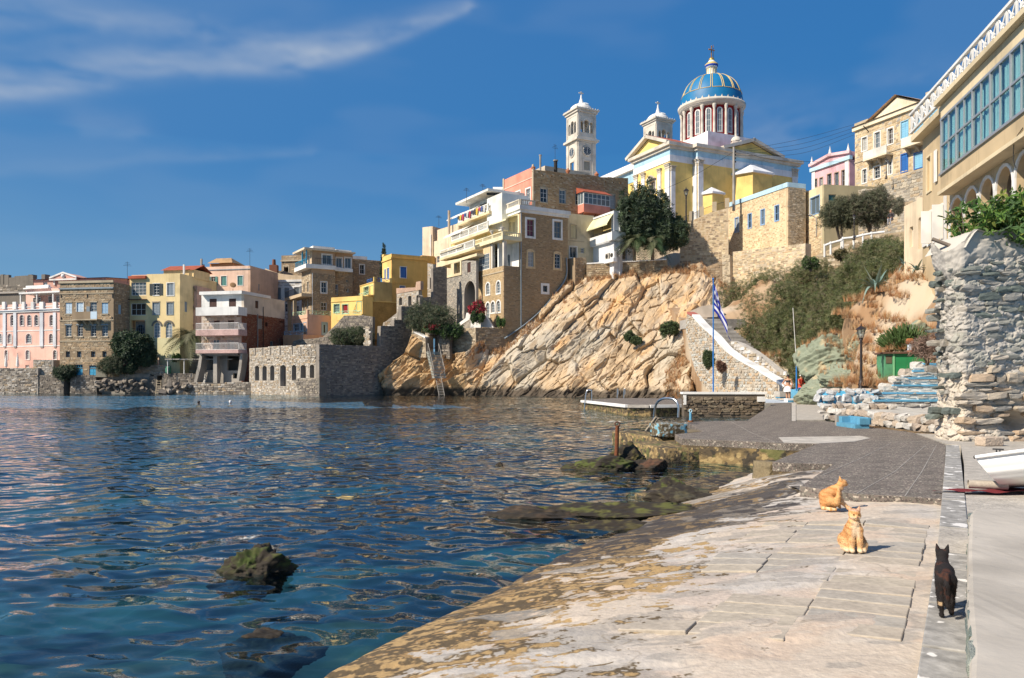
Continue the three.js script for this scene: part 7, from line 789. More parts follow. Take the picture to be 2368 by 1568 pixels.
// stairway up the slope with its long flank wall
{
const cols=[[0.52,0.45,0.36],[0.58,0.52,0.43],[0.44,0.38,0.3],[0.5,0.5,0.46],[0.5,0.37,0.24]];
const H=house('stairway_wall','long rubble flank wall of the stairway with a stepped whitewashed coping',{z:'z8',x:1655,d:52,base:0,yaw:10.3,cat:'stone wall'}),f=H.A,tp=[[1660,985],[1480,880],[1455,860],[1325,790],[1290,770],[1195,702],[1165,672],[1110,606],[1085,580],[1025,528],[995,498],[930,425],[890,405]];
const P=f.pts(tp);wallOn(f,[...f.pts([[1110,1075],[1010,960],[950,860],[905,700],[878,560],[876,470]]).reverse(),[P[0][0],-0.3],...P],M([0.5,0.44,0.36]),{t:0.5,stone:{cols,w:0.36,h:0.2,proud:0.05,seed:2,tilt:0.3}});
for(let i=0;i + 1<P.length;i++){const[a,b]=[P[i + 1],P[i]],L=Math.hypot(b[0]- a[0],b[1]- a[1]),g=B(-0.02,L + 0.02,0.004,0.17,-0.6,0.08);g.rotateZ(Math.atan2(b[1]- a[1],b[0]- a[0]));g.translate(a[0],a[1],0);part('coping',g.applyMatrix4(f.M),i>=11?M([0.42,0.13,0.1]):C.white,H.g);}
const S=thing('stairway','long flight of broad stone steps climbing behind the white coping','stairway',H.g.position.clone(),H.g.rotation.y),n=38,x0=0.52;S.position.y=0;const hAt=(u)=>{let i=0;while(i + 2<P.length&&u<P[i + 1][0])i++;const a=P[i],b=P[i + 1];return lerp(a[1],b[1],clamp((u - a[0])/(b[0]- a[0])));};for(let k=0;k<n;k++){const u0=lerp(P[0][0],P[P.length - 1][0],k / n),u1=lerp(P[0][0],P[P.length - 1][0],(k + 1)/ n),y=hAt((u0 + u1)/ 2)- 0.42;part('step',B(x0,x0 + 2.6,y - 0.6,y,u1 - 0.1,u0),k % 2?M_concPale:M_conc,S);}
for(let k=0;k<4;k++)part('step',B(-0.2,x0 + 2.6,0.3,P[0][1]- 0.42 - 0.13*(k + 1),P[0][0]+ k*0.9,P[0][0]+(k + 1)*0.9 + 0.02),M_concPale,S);
part('landing',B(x0,x0 + 5,P[P.length - 1][1]- 1.2,P[P.length - 1][1]- 0.4,P[P.length - 1][0]- 3,P[P.length - 1][0]- 0.1),M_conc,S);
stoneWall('parapet_wall','red-coped parapet at the turn of the stairway',{z:'z8',x:1120,d:70,base:5,yaw:78},[[900,440],[1125,430],[1125,330],[1000,345],[910,385]],{cols:null,mort:M([0.5,0.42,0.34]),t:0.4});
stoneWall('stair_side_wall','whitish rubble wall along the upper side of the stairway under the shrubs',{z:'z8',x:1690,d:55,base:0.5,yaw:14},[[1230,680],[1690,985],[1690,880],[1600,860],[1480,760],[1400,700],[1290,640],[1230,620]],{cols:STN.whitewash.concat(STN.pale),mort:M_concPale,t:0.6,seed:3,w:0.4,h:0.25,proud:0.06});
stoneWall('hillside_wall','dry stone terrace wall below the olive trees',{z:'z9',x:725,d:66,base:8,yaw:55},[[-40,620],[730,520],[730,45],[600,62],[450,75],[300,130],[150,195],[60,240],[-40,300]],{cols:STN.pale.concat(STN.tan),mort:M([0.4,0.31,0.2]),t:1,seed:4,w:0.5,h:0.26,proud:0.06});
const rl=thing('white_wooden_rail','low white rail of posts and planks along the terrace edge under the olive trees','railing'),q=[[172,145],[215,128],[290,108],[300,96],[375,88],[440,72],[500,60],[590,50]].map(([x,y])=>at(...zp('z9',x,y),67 -(x - 172)*0.004));for(let i=0;i + 1<q.length;i++){part('plank',bar(q[i],q[i + 1],0.11,4),C.white,rl);part('post',bar(q[i].clone().add(V(0,-1,0)),q[i].clone().add(V(0,0.15,0)),0.09,4),C.white,rl);}
}
// glazed house on the right
{
const tan=M([0.56,0.43,0.26]),tanL=M([0.70,0.58,0.38]),al=M([0.42,0.44,0.46],{map:null,rough:0.4,metal:0.5}),cur=M([0.62,0.68,0.68],{map:null,rough:0.9}),wh=C.white;
const H=house('glazed_veranda_house','tan house with a long glazed veranda, white arcade and pierced roof parapet',{z:'z6',x:2030,d:23.5,base:4.2,yaw:-12}),A=H.A,g=H.g;
const D=-A.u(838),yR=A.v(840,818),yP=A.off(0.4).v(850,752),W=8;
const arches=[[1030,1120,1212],[1128,1222,1150],[1234,1330,1080],[1345,1458,1000],[1478,1600,905],[1625,1765,800]];for(const[l,r,t]of arches){const u0=A.u(l),u1=A.u(r),v1=A.v((l + r)/ 2,t),v0=0.3;A.holes.push(outline(u1 - u0,v1 - v0,(u1 - u0)/ 2).map(([x,y])=>[x + u0,y + v0]));part('arch_trim',prism(outline(u1 - u0,v1 - v0,(u1 - u0)/ 2,0.13).map(([x,y])=>[x + u0,Math.max(y + v0,v0 - 0.1)]),0.002,0.07,[outline(u1 - u0,v1 - v0,(u1 - u0)/ 2).map(([x,y])=>[x + u0,y + v0])]).applyMatrix4(A.M),wh,g);}
for(const q of[[876,897,1312,1530],[950,975,1268,1500]]){win(A,q,{grid:[1,3],surround:true,sw:0.08,dep:0.12});const[u0,u1,v0,v1]=A.rect(q);boxOn(A,'shutter',u0 - 0.75,u0 - 0.1,v0,v1,0.03,0.08,wh);boxOn(A,'shutter',u1 + 0.06,u1 + 0.12,v0,v1,0.03,0.5,wh);}
win(A,[870,896,935,1165],{frame:tanL,glass:tanL,grid:[1,1],surround:true,sw:0.1,surMat:tanL});
wallOn(A,rectPts(-D,0,-3,yR),tan,{t:0.35});part('arcade_back',B(2.4,2.6,-3,yR,-D,0),M([0.66,0.64,0.6]),g);part('arcade_floor',B(0.36,2.4,-0.3,0.29,-D,0),C.concrete,g);part('wall',B(0.36,W,-3,yR,-D,-D + 0.35),tan,g);part('wall',B(0.36,W,-3,yR,-0.35,0),tan,g);
boxOn(A,'shutter',A.u(928),A.u(944),A.v(936,1105),A.v(936,888),0.05,0.1,wh);
const n=0.55,f=A.off(n),uV=f.u(957),vS=f.v(957,1052),vT=f.v(960,690),vC=f.v(957,1175);part('veranda_floor',B(uV,0,vC - 0.16,vC,0.002,n + 0.12).applyMatrix4(A.M),tanL,g);part('veranda_apron',B(uV + 0.03,0,vC,vS - 0.1,0.01,n).applyMatrix4(A.M),tan,g);boxOn(A,'sill_rail',uV,0,vS - 0.1,vS,0.01,n + 0.08,al);
const xs=[960,1062,1172,1293,1432,1585,1760],vM=f.v(960,862);boxOn(A,'curtain',uV + 0.2,-0.1,vS + 0.03,vT - 0.05,n - 0.3,n - 0.26,M([0.30,0.36,0.37],{map:null}));const r=rng(3);
for(let i=0;i<xs.length - 1;i++){const a=f.u(xs[i]),b=Math.min(0,f.u(xs[i + 1])),m=(a + b)/ 2;boxOn(A,'mullion',a,a + 0.09,vS,vT,n - 0.09,n + 0.02,al);boxOn(A,'mullion',m - 0.03,m + 0.03,vS,vT,n - 0.07,n,al);for(const[p,q]of[[a + 0.09,m - 0.03],[m + 0.03,b]])for(const[v0,v1]of[[vS,vM - 0.04],[vM + 0.04,vT]])part('pane',B(p,q,v0,v1,n - 0.045,n - 0.035).applyMatrix4(A.M),M([0.75,0.88,0.88],{map:null,rough:0.03,transmission:1,thickness:0}),g,0);
for(const[p,q]of[[a + 0.15,m - 0.2],[m + 0.1,b - 0.2]]){const cg=grid(24,4,(u,v)=>V(lerp(p,q,u),lerp(vS + 0.1,vT - 0.1,v),n - 0.17 + 0.04*Math.sin(u*26 + i*2)+ 0.02*Math.sin(u*61)));part('curtain',cg.applyMatrix4(A.M),cur,g,0);}}
boxOn(A,'transom',uV,0,vM - 0.04,vM + 0.04,n - 0.08,n + 0.01,al);boxOn(A,'head_rail',uV,0,vT,vT + 0.1,n - 0.1,n + 0.02,al);part('veranda_head',B(uV,0,vT + 0.1,yR + 0.25,0.01,n - 0.02).applyMatrix4(A.M),tanL,g);part('veranda_end',B(uV + 0.02,uV + 0.05,vS,vT,0.05,n - 0.1).applyMatrix4(A.M),M([0.4,0.5,0.5],{map:null,rough:0.05}),g,0);
part('eave',B(-D - 0.3,0,yR,yR + 0.28,-0.4,0.5).applyMatrix4(A.M),tanL,g);part('eave',B(uV - 0.1,0,yR + 0.282,yR + 0.5,0.3,n + 0.25).applyMatrix4(A.M),tanL,g);part('roof',B(0.36,W,yR - 0.2,yR,-D + 0.36,-0.36),C.concrete,g);
const pn=0.55,pv0=yR + 0.5,pv1=pv0 + 0.85;boxOn(A,'parapet_rail',-D - 0.2,0,pv1,pv1 + 0.12,pn - 0.1,pn + 0.06,wh);boxOn(A,'parapet_rail',-D - 0.2,0,pv0 - 0.1,pv0,pn - 0.1,pn + 0.04,wh);const k=Math.round(D / 0.85);for(let i=0;i<=k;i++){const u=lerp(-D - 0.1,-0.1,i / k),w=D / k;boxOn(A,'parapet_post',u - 0.05,u + 0.05,pv0,pv1,pn - 0.07,pn,wh);if(i<k)part('parapet_lattice',[bar(V(u + 0.05,pv0,pn - 0.04),V(u + w - 0.05,pv1,pn - 0.04),0.04,4),bar(V(u + 0.05,pv1,pn - 0.04),V(u + w - 0.05,pv0,pn - 0.04),0.04,4),new THREE.CylinderGeometry(0.13,0.13,0.07,8).rotateX(Math.PI / 2).translate(u + w / 2,(pv0 + pv1)/ 2,pn - 0.035)].map((x)=>x.applyMatrix4(A.M)),wh,g);}
boxOn(A,'drain_pipe',A.u(1000),A.u(1000)+ 0.11,-2,vC,0.02,0.13,M([0.6,0.6,0.6],{map:null}));{const p=[[1527,735],[1470,830],[1465,960],[1480,1010]].map(([x,y])=>{const q=f.hit(x,y);return V(q[0],q[1],n + 0.03).applyMatrix4(A.M);});part('cable',tube(p,0.018,24,4),C.dark,g,0);}
const K=house('cream_gate_house','small cream house with an arched doorway beside the glazed house',{z:'z6',x:838,d:41.5,base:5.5,yaw:-4}),a=K.A;win(a,[748,772,1410,1550],{grid:[1,1],dep:0.25,frame:wh,glass:M([0.6,0.6,0.6])});win(a,[808,830,1345,1560],{arch:0.3,name:'door',grid:[1,1],frame:wh,glass:M([0.5,0.5,0.5]),dep:0.3});wallOn(a,[[a.u(710),-3],[-0.02,-3],[-0.02,a.v(830,1215)],[a.u(800),a.v(800,1210)],[a.u(795),a.v(795,1232)],[a.u(712),a.v(712,1270)]],M([0.74,0.6,0.42]),{t:4});
}
// ruined wall of schist, right foreground
{
const mort=M([0.56,0.53,0.49],{map:T_grain,bump:0.03}),H=house('schist_ruin_wall','tall broken wall end of grey-green schist and pale mortar with a plastered top',{z:'s',x:2212,d:18.2,base:0.5,yaw:5,cat:'ruined wall'}),f=H.B,a=H.A,g=H.g;
const top=(x)=>4.95 + 0.25*Math.sin(x*1.3)+ 0.4*(fbm(x*1.2,3,1.5,3)- 0.5)- 0.5*sm(0.5,0,x);
const plan=(t)=>t<0.18?V(lerp(0.35,0.02,t / 0.18)*1,0,lerp(-1.25,-0.25,t / 0.18)):t<0.24?V(lerp(0.02,0.2,(t - 0.18)/ 0.06),0,lerp(-0.25,0,(t - 0.18)/ 0.06)):V(lerp(0.2,6.5,(t - 0.24)/ 0.76),0,0.0);
const out=(t)=>t<0.18?V(-1,0,0.15):t<0.24?V(-0.7,0,0.7):V(0,0,1);
const body=grid(420,260,(u,v)=>{const q=plan(u),n=out(u),y=v*top(q.x),cap=sm(0.86,0.9,v + 0.05*(fbm(q.x*1.5,2,4.5,3)- 0.5)),L=fbm((q.x + q.z)*1.6,y*5.2,2.5,4)- 0.5,m=fbm((q.x + q.z)*6,y*9,6.5,4)- 0.5,big=fbm((q.x + q.z)*0.7 + 4,y*0.7,9.5,3)- 0.5;const cl=cell2((q.x + q.z)*4.2,y*9,3),c3=cell2((q.x + q.z)*9,y*17,9);let o=0.06*L + 0.06*m + 0.14*big + 0.06*(cl[0]- 0.5)+ 0.03*(c3[0]- 0.5)- 0.03*sm(0.14,0,cl[3]);o=lerp(o,0.06 + 0.09*m + 0.06*big,cap);const hole=Math.exp(-(((q.x - 1.55)/ 0.38)**2)-(((y - 0.55)/ 0.24)**2));o -=0.6*hole;o +=0.12*sm(0.5,0,y);const p=q.clone().addScaledVector(n,o);p.x -=0.1*sm(0.75,0.95,v)*sm(0.4,0.1,u);p.y=y + 0.04*m;return p;});
colored(body,(p)=>{const s=fbm((p.x + p.z)*1.9,p.y*6.5,3.5,4),w=fbm((p.x + p.z)*5,p.y*8,8.5,4),cap=p.y>4.35?1:0;let c=mixc([0.46,0.43,0.385],[0.36,0.335,0.30],w);c=mixc(c,[0.30,0.30,0.26],sm(0.56,0.64,s)*0.7*(1 - cap*0.9));if(p.y<1.7)c=mixc(c,[0.62,0.53,0.42],0.5);return c;});
part('body',body,M([1,1,1],{map:null,vertexColors:true,rough:0.95}),g,0);{const tb=grid(60,10,(u,v)=>{const x=lerp(0.12,6.5,u);return V(x,top(x)- 0.03 + 0.12*(fbm(x*3,v*3,2.5,3)- 0.5),lerp(0.15,-1.4,v));});part('wall_top',colored(tb,()=>[0.5,0.47,0.42]),vcm(),g,0);part('back',B(1.2,6.5,0,4.6,-1.5,-1.0),mort,g);}
const gm=stoneMats([[0.20,0.235,0.21],[0.28,0.30,0.27],[0.36,0.36,0.32],[0.15,0.18,0.165],[0.42,0.40,0.36]]),pm=stoneMats([[0.55,0.47,0.37],[0.62,0.55,0.46],[0.46,0.42,0.36],[0.58,0.44,0.31]]);
const lay=(box,o,mats,seed,max,w=0.42,h=0.15,proud=0.04)=>stoneCourse(g,M4().multiplyMatrices(f.M,M4().makeTranslation(0,0,0.05)),box,o,{w,h,proud,deep:0.34,seed,mats,max,tilt:0.2,joint:0.03});
lay([0.15,3.4,0.02,2.3],(x,y,r)=>x>0.2&&r()<0.9 - 0.75*sm(0.9,2.2,y)&&Math.hypot((x - 1.55)/ 0.45,(y - 0.55)/ 0.27)>1,pm.concat([gm[4]]),5,110,0.5,0.15,0.09);lay([0.15,3.4,0.9,4.3],(x,y,r)=>x>0.25&&r()<0.62*sm(0.8,2.0,y),gm.concat([pm[2],gm[2],gm[4]]),6,165,0.4,0.14,0.035);lay([3.4,6.4,0.05,4.2],(x,y,r)=>r()<0.35,gm.concat(pm),7,30);
stoneCourse(g,M4().multiplyMatrices(a.M,M4().makeTranslation(0,0,0.02)),[-1.0,-0.15,0.1,4.2],(x,y,r)=>r()<(y<1.5?0.12:0.26),{w:0.22,h:0.14,proud:0.05,deep:0.3,seed:9,mats:gm.concat([pm[2]]),max:60,tilt:0.3});
const bs=thing('squared_stone','squared pinkish building stone lying at the foot of the schist wall','stone block',gnd(2287,1031,0.566),0.2);{const q=new RoundedBoxGeometry(0.5,0.2,0.3,3,0.03);part('block',q.translate(0,0.1,0),M([0.60,0.48,0.37],{map:T_grain,bump:0.02}),bs,1);}
const bm=thing('old_timber','grey weathered plank poking out of the wall top','timber');part('plank',bar(at(2155,552,19),at(2203,570,18.8),0.05,5),M([0.25,0.2,0.16],{map:T_grain}),bm);
}
// terrace, painted wall, steps, shed
{
const P1=gnd(1907,971,0.57),P2=gnd(2206,1009,0.57),d=P2.clone().sub(P1),L=d.length(),yaw=Math.atan2(-d.z,d.x),wm=stoneMats([[0.66,0.62,0.56],[0.58,0.5,0.42],[0.7,0.67,0.62],[0.46,0.38,0.31],[0.6,0.49,0.38]]);
const T=thing('rubble_terrace','low terrace edged with whitish rubble stones below the painted steps','terrace',V(P1.x,0.57,P1.z),yaw);part('floor',prism([[0.1,0.1],[L + 0.2,0.1],[L + 6,7],[0.6,8.5],[-0.5,3]],0,0.38).rotateX(-Math.PI / 2),M([0.56,0.54,0.49],{map:T_grain}),T,2);stoneCourse(T,M4(),[0,L,0.02,0.43],()=>true,{w:0.36,h:0.16,proud:0.1,deep:0.34,seed:4,mats:wm,max:180,tilt:0.5});stoneCourse(T,M4().makeTranslation(0,0,0).multiply(M4().makeRotationY(-Math.PI / 2)),[-2.2,0,0.02,0.42],()=>true,{w:0.36,h:0.18,proud:0.1,deep:0.34,seed:5,mats:wm.concat(stoneMats([[0.3,0.34,0.3]])),max:40,tilt:0.5});
const bl=thing('blue_trough','sky blue painted concrete trough set against the terrace','trough',gnd(1964,988,0.572),yaw);part('shell',[B(-0.62,0.62,0,0.12,-0.3,0.12),B(-0.62,0.62,0.12,0.32,-0.36,-0.26),B(-0.72,-0.5,0.12,0.3,-0.3,0),B(0.5,0.66,0.12,0.3,-0.3,0)],M_blueP,bl);part('curb',B(-0.86,-0.73,0,0.34,-0.36,0.06),M_conc,bl);
const Q=at(1904,941,29.4),W=thing('blue_white_wall','rough boulder wall painted white and sky blue beside the steps','stone wall',V(Q.x,0.95,Q.z),-0.08);const r=rng(12),bw=1.85;part('core',B(0,bw,0,0.62,-0.5,0),M([0.12,0.5,0.78]),W);stoneCourse(W,M4(),[0.02,bw,0.02,0.62],(x,y,q)=>q()<0.72,{w:0.34,h:0.24,proud:0.13,deep:0.36,seed:8,mats:stoneMats([[0.72,0.73,0.74],[0.66,0.68,0.7],[0.6,0.66,0.72]]),max:40,tilt:0.7});for(let k=0;k<5;k++){const o=part('stone',ROCKS[k].clone(),wm[k % 3],W,0);o.position.set(0.1 + k*0.4,0.64,-0.2);o.scale.set(0.36,0.16,0.4);o.rotation.y=k;}
const xl=[2018,2038,2063,2086,2109,2134],S=thing('painted_steps','white rubble steps with sky blue nosings climbing to the green shed','steps');for(let k=0;k<6;k++){const dd=29 + k*0.34,h0=0.95 + k*0.285,X0=(xl[k]- CX)/ F*dd,X1=(2200 - CX)/ F*dd,st=part('step',B(X0,X1,0.6,h0 + 0.22,-dd - 0.75,-dd),C.white,S);part('nosing',B(X0 + 0.02,X1,h0 + 0.222,h0 + 0.285,-dd - 0.5,-dd + 0.05),M([0.14,0.46,0.72],{map:T_grain}),st);stoneCourse(st,M4().makeTranslation(0,0,-dd),[X0,X1,h0 + 0.02,h0 + 0.21],()=>true,{w:0.42,h:0.1,proud:0.04,deep:0.16,seed:20 + k,mats:stoneMats([[0.74,0.73,0.7],[0.68,0.66,0.62],[0.6,0.56,0.5]]),max:26,tilt:0.2});const o=part('edge_stone',ROCKS[k].clone(),wm[k % 3],st,0);o.position.set(X0 - 0.1,h0 + 0.2,-dd - 0.3);o.scale.set(0.4,0.3,0.5);}
const gr=M([0.015,0.23,0.075],{rough:0.6}),grL=M([0.10,0.33,0.17],{rough:0.7,map:T_grain}),G=thing('green_shed','small green shed with a rusty turbine vent above the steps','shed',V((2066 - CX)/ F*33.4,1.2,-33.4),-0.18),hb=EYE +(HY - 818)/ F*33.4 - 1.2;part('front_wall',B(0,1.75,0,hb,-1.2,0),gr,G);part('side_wall',B(-0.36,-0.002,0,hb,-1.2,-0.02),grL,G);part('door_panel',B(-0.33,-0.05,0.35,hb - 0.5,-0.018,0.0),grL,G);part('door_window',B(-0.31,-0.07,hb - 0.42,hb - 0.1,-0.018,0.004),M([0.12,0.1,0.06]),G);part('roof',B(-0.45,1.9,hb,hb + 0.07,-1.3,0.12),M([0.12,0.06,0.04]),G);part('corner_strip',B(-0.04,0.04,0,hb,0.002,0.03),M([0.2,0.5,0.25]),G);
const vx=0.78;part('vent_pipe',cyl(0.1,0.1,0.36,vx,hb + 0.07,-0.4,12),M([0.5,0.56,0.62]),G);part('vent_collar',cyl(0.11,0.11,0.09,vx,hb + 0.072,-0.4,12),M([0.35,0.1,0.05]),G);const fins=[];for(let k=0;k<16;k++){const a=k / 16*Math.PI*2;fins.push(new THREE.TorusGeometry(0.13,0.028,5,8,Math.PI).rotateZ(-Math.PI / 2).scale(0.55,0.85,1).translate(0.08,0,0).rotateY(a).translate(vx,hb + 0.55,-0.4));}part('vent_turbine',fins,M([0.36,0.13,0.04],{map:T_grain,rough:0.7}),G,0.5);
const lamp=(p,s,label)=>{const g=thing('street_lamp',label,'street lamp',p,0.3,undefined),m=M([0.022,0.016,0.016],{map:null,rough:0.45}),k=s;part('post',new THREE.LatheGeometry([[0.001,0],[0.16,0],[0.16,0.12],[0.11,0.2],[0.13,0.3],[0.1,0.42],[0.07,0.55],[0.085,0.62],[0.06,0.7],[0.048,2.1],[0.075,2.16],[0.05,2.22],[0.085,2.3],[0.03,2.34],[0.001,2.34]].map(([a,b])=>new THREE.Vector2(a*k,b*k)),14),m,g,0);const y=2.34*k,fr=[];for(let i=0;i<4;i++){const a=i*Math.PI / 2 + Math.PI / 4;fr.push(bar(V(Math.cos(a)*0.085*k,y,Math.sin(a)*0.085*k),V(Math.cos(a)*0.18*k,y + 0.4*k,Math.sin(a)*0.18*k),0.012*k,4));}fr.push(new THREE.CylinderGeometry(0.1*k,0.06*k,0.05*k,4).rotateY(Math.PI / 4).translate(0,y,0));part('lantern_frame',fr,m,g,0);part('lantern_glass',new THREE.CylinderGeometry(0.165*k,0.078*k,0.37*k,4,1,true).rotateY(Math.PI / 4 + Math.PI / 4*0).translate(0,y + 0.2*k,0),M([0.8,0.82,0.8],{map:null,rough:0.15,transmission:0.85,thickness:0}),g,0);part('bulb',new THREE.SphereGeometry(0.05*k,10,8).scale(1,1.5,1).translate(0,y + 0.14*k,0),C.white,g,0);part('lantern_roof',[new THREE.CylinderGeometry(0.03*k,0.25*k,0.17*k,4).rotateY(Math.PI / 4).translate(0,y + 0.48*k,0),new THREE.SphereGeometry(0.035*k,8,6).translate(0,y + 0.6*k,0),new THREE.ConeGeometry(0.02*k,0.1*k,6).translate(0,y + 0.67*k,0)],m,g,0);};
const lp=at(1991,905,33);lamp(lp,(905 - 745)/ F*33 / 3.06,'black lamp post with a tapered lantern beside the painted wall');lamp(at(1870,845,58),(845 - 783)/ F*58 / 3.06,'distant black lamp post in front of the tamarisk shrubs');lamp(at(...zp('z9',378,105),66),0.75,'small black lamp post on the terrace under the olive trees');lamp(at(...zp('z5',1068,1480),100.6),1.7,'dark lamp post at the foot of the church wall');lamp(at(1849 + 590*0.339,46 + 1085*0.339,86.5),0.8,'thin lamp on the mansion terrace railing');
}
// boat, cloth and roll
{
const hull=M([0.80,0.80,0.79],{map:null,rough:0.25,clearcoat:0.6}),Bt=thing('white_dinghy','white fibreglass dinghy tipped on its side on the red cloth','boat',gnd(2352,1138,0.58),-0.62);Bt.scale.setScalar(0.86);
const Lb=2.6,q=(t,s)=>{const w=0.36 + 0.42*Math.sin(Math.PI*Math.min(0.92,0.22 + 0.62*t)),h=0.42 + 0.10*t,a=s*Math.PI,lap=0.016*(1 - Math.abs(((s*9)% 1)- 0.5)*2),c=Math.cos(a),n=Math.sign(c)*Math.pow(Math.abs(c),0.75);return V(-0.20 + Lb*t - 0.30*(1 - t)*(1 - Math.sin(a)),h*(1 - Math.pow(Math.sin(a),0.8)),(w + lap)*n);},roll=new THREE.Matrix4().makeRotationX(-0.2),lift=(v)=>v.applyMatrix4(roll).add(V(0,0.02 + 0.16*(v.x + 0.4),0));
part('hull',grid(50,72,(u,v)=>lift(q(u,v))),hull,Bt,0);{const c=lift(V(-0.36,0.3,0)),pos=[];for(let i=0;i<60;i++){const a=lift(q(0,i / 60)),e=lift(q(0,(i + 1)/ 60));pos.push(c.x,c.y,c.z,e.x,e.y,e.z,a.x,a.y,a.z);}const g=new THREE.BufferGeometry();g.setAttribute('position',new THREE.BufferAttribute(new Float32Array(pos),3));g.computeVertexNormals();part('transom',g,hull,Bt,0);}
const rim=(s)=>Array.from({length:21},(_,i)=>lift(q(i / 20,s).multiply(V(1,1,1.05))));part('gunwale',[tube(rim(0),0.032,40,6),tube(rim(1),0.032,40,6),tube([rim(0)[0],lift(V(-0.5,0.5,0)),rim(1)[0]],0.032,20,6)],hull,Bt,0);const cp=rim(0)[2];part('cleat',[B(-0.07,0.07,0.035,0.055,-0.014,0.014),B(-0.03,-0.012,0,0.04,-0.012,0.012),B(0.012,0.03,0,0.04,-0.012,0.012)].map((x)=>x.translate(cp.x,cp.y + 0.025,cp.z)),C.iron,Bt,0);part('thwart',B(0.5,0.75,0.3,0.33,-0.6,0.6).applyMatrix4(roll).translate(0,0.28,0),hull,Bt,0);
const o=gnd(2270,1137,0.59),cl=grid(60,24,(u,v)=>{const x=lerp(-0.62,1.6,u),z=lerp(-0.16,0.2,v)*(0.25 + 0.75*sm(0,0.4,u))+ 0.03*Math.sin(u*9);return V(x,0.018 + 0.02*fbm(x*6,z*9,2.5,3)+ 0.012*Math.sin(x*12 + z*20),z);});const rc=sh(new THREE.Mesh(cl,M([0.26,0.02,0.028],{map:T_grain,side:THREE.DoubleSide})));uvm(cl,1);rc.name='red_cloth';rc.position.set(o.x,0.585,o.z);scene.add(rc);tag(rc,'dark red cloth spread on the ground under the dinghy','cloth');
const rp=thing('rolled_mat','rolled beige mat lying on the red cloth by the dinghy','mat',gnd(2284,1131,0.62),-0.32);part('roll',[new THREE.CylinderGeometry(0.055,0.055,0.45,16,1,true).rotateZ(Math.PI / 2).translate(0,0.055,0),new THREE.CylinderGeometry(0.035,0.035,0.45,12,1,true).rotateZ(Math.PI / 2).translate(0,0.05,0)],M([0.5,0.44,0.36],{map:T_grain,side:THREE.DoubleSide}),rp,1);
}
// rocks in the sea and green rocks by the path
function boulder(sd,sx,sy,sz,{rough=0.3,strat=0,det=40,tilt=0}={}){const g=mergeVertices(new THREE.IcosahedronGeometry(1,det).deleteAttribute('uv').deleteAttribute('normal')),p=g.attributes.position,v=V(),rr=rng(sd*77 + 5),PL=Array.from({length:22},()=>{const n=V(rr()- 0.5,(rr()- 0.5)*0.9,rr()- 0.5).normalize();return[n.x,n.y,n.z,0.72 + 0.3*rr()];});for(let i=0;i<p.count;i++){v.fromBufferAttribute(p,i).normalize();const n=fbm(v.x*1.6 + sd,v.y*1.6,v.z*1.6 + sd + 0.3,4)- 0.5,m=fbm(v.x*6 + sd,v.y*6 + v.x*strat,v.z*6 + 0.3,4)- 0.5,q=(v.y + tilt*v.x)*5 + 2*n;const m2=Math.abs(fbm(v.x*11 + sd,v.y*11 - v.x*6,v.z*11 + 0.3,3)- 0.5);let cut=2;for(const[a,b,c,d]of PL){const k=v.x*a + v.y*b + v.z*c;if(k>0.05)cut=Math.min(cut,d / k);}v.multiplyScalar(cut).multiplyScalar(1 + rough*1.1*n + rough*0.7*m + rough*0.45*m2 + strat*0.1*(tri(q)- 0.5));p.setXYZ(i,v.x*sx,v.y*sy,v.z*sz);}g.computeVertexNormals();return g;}
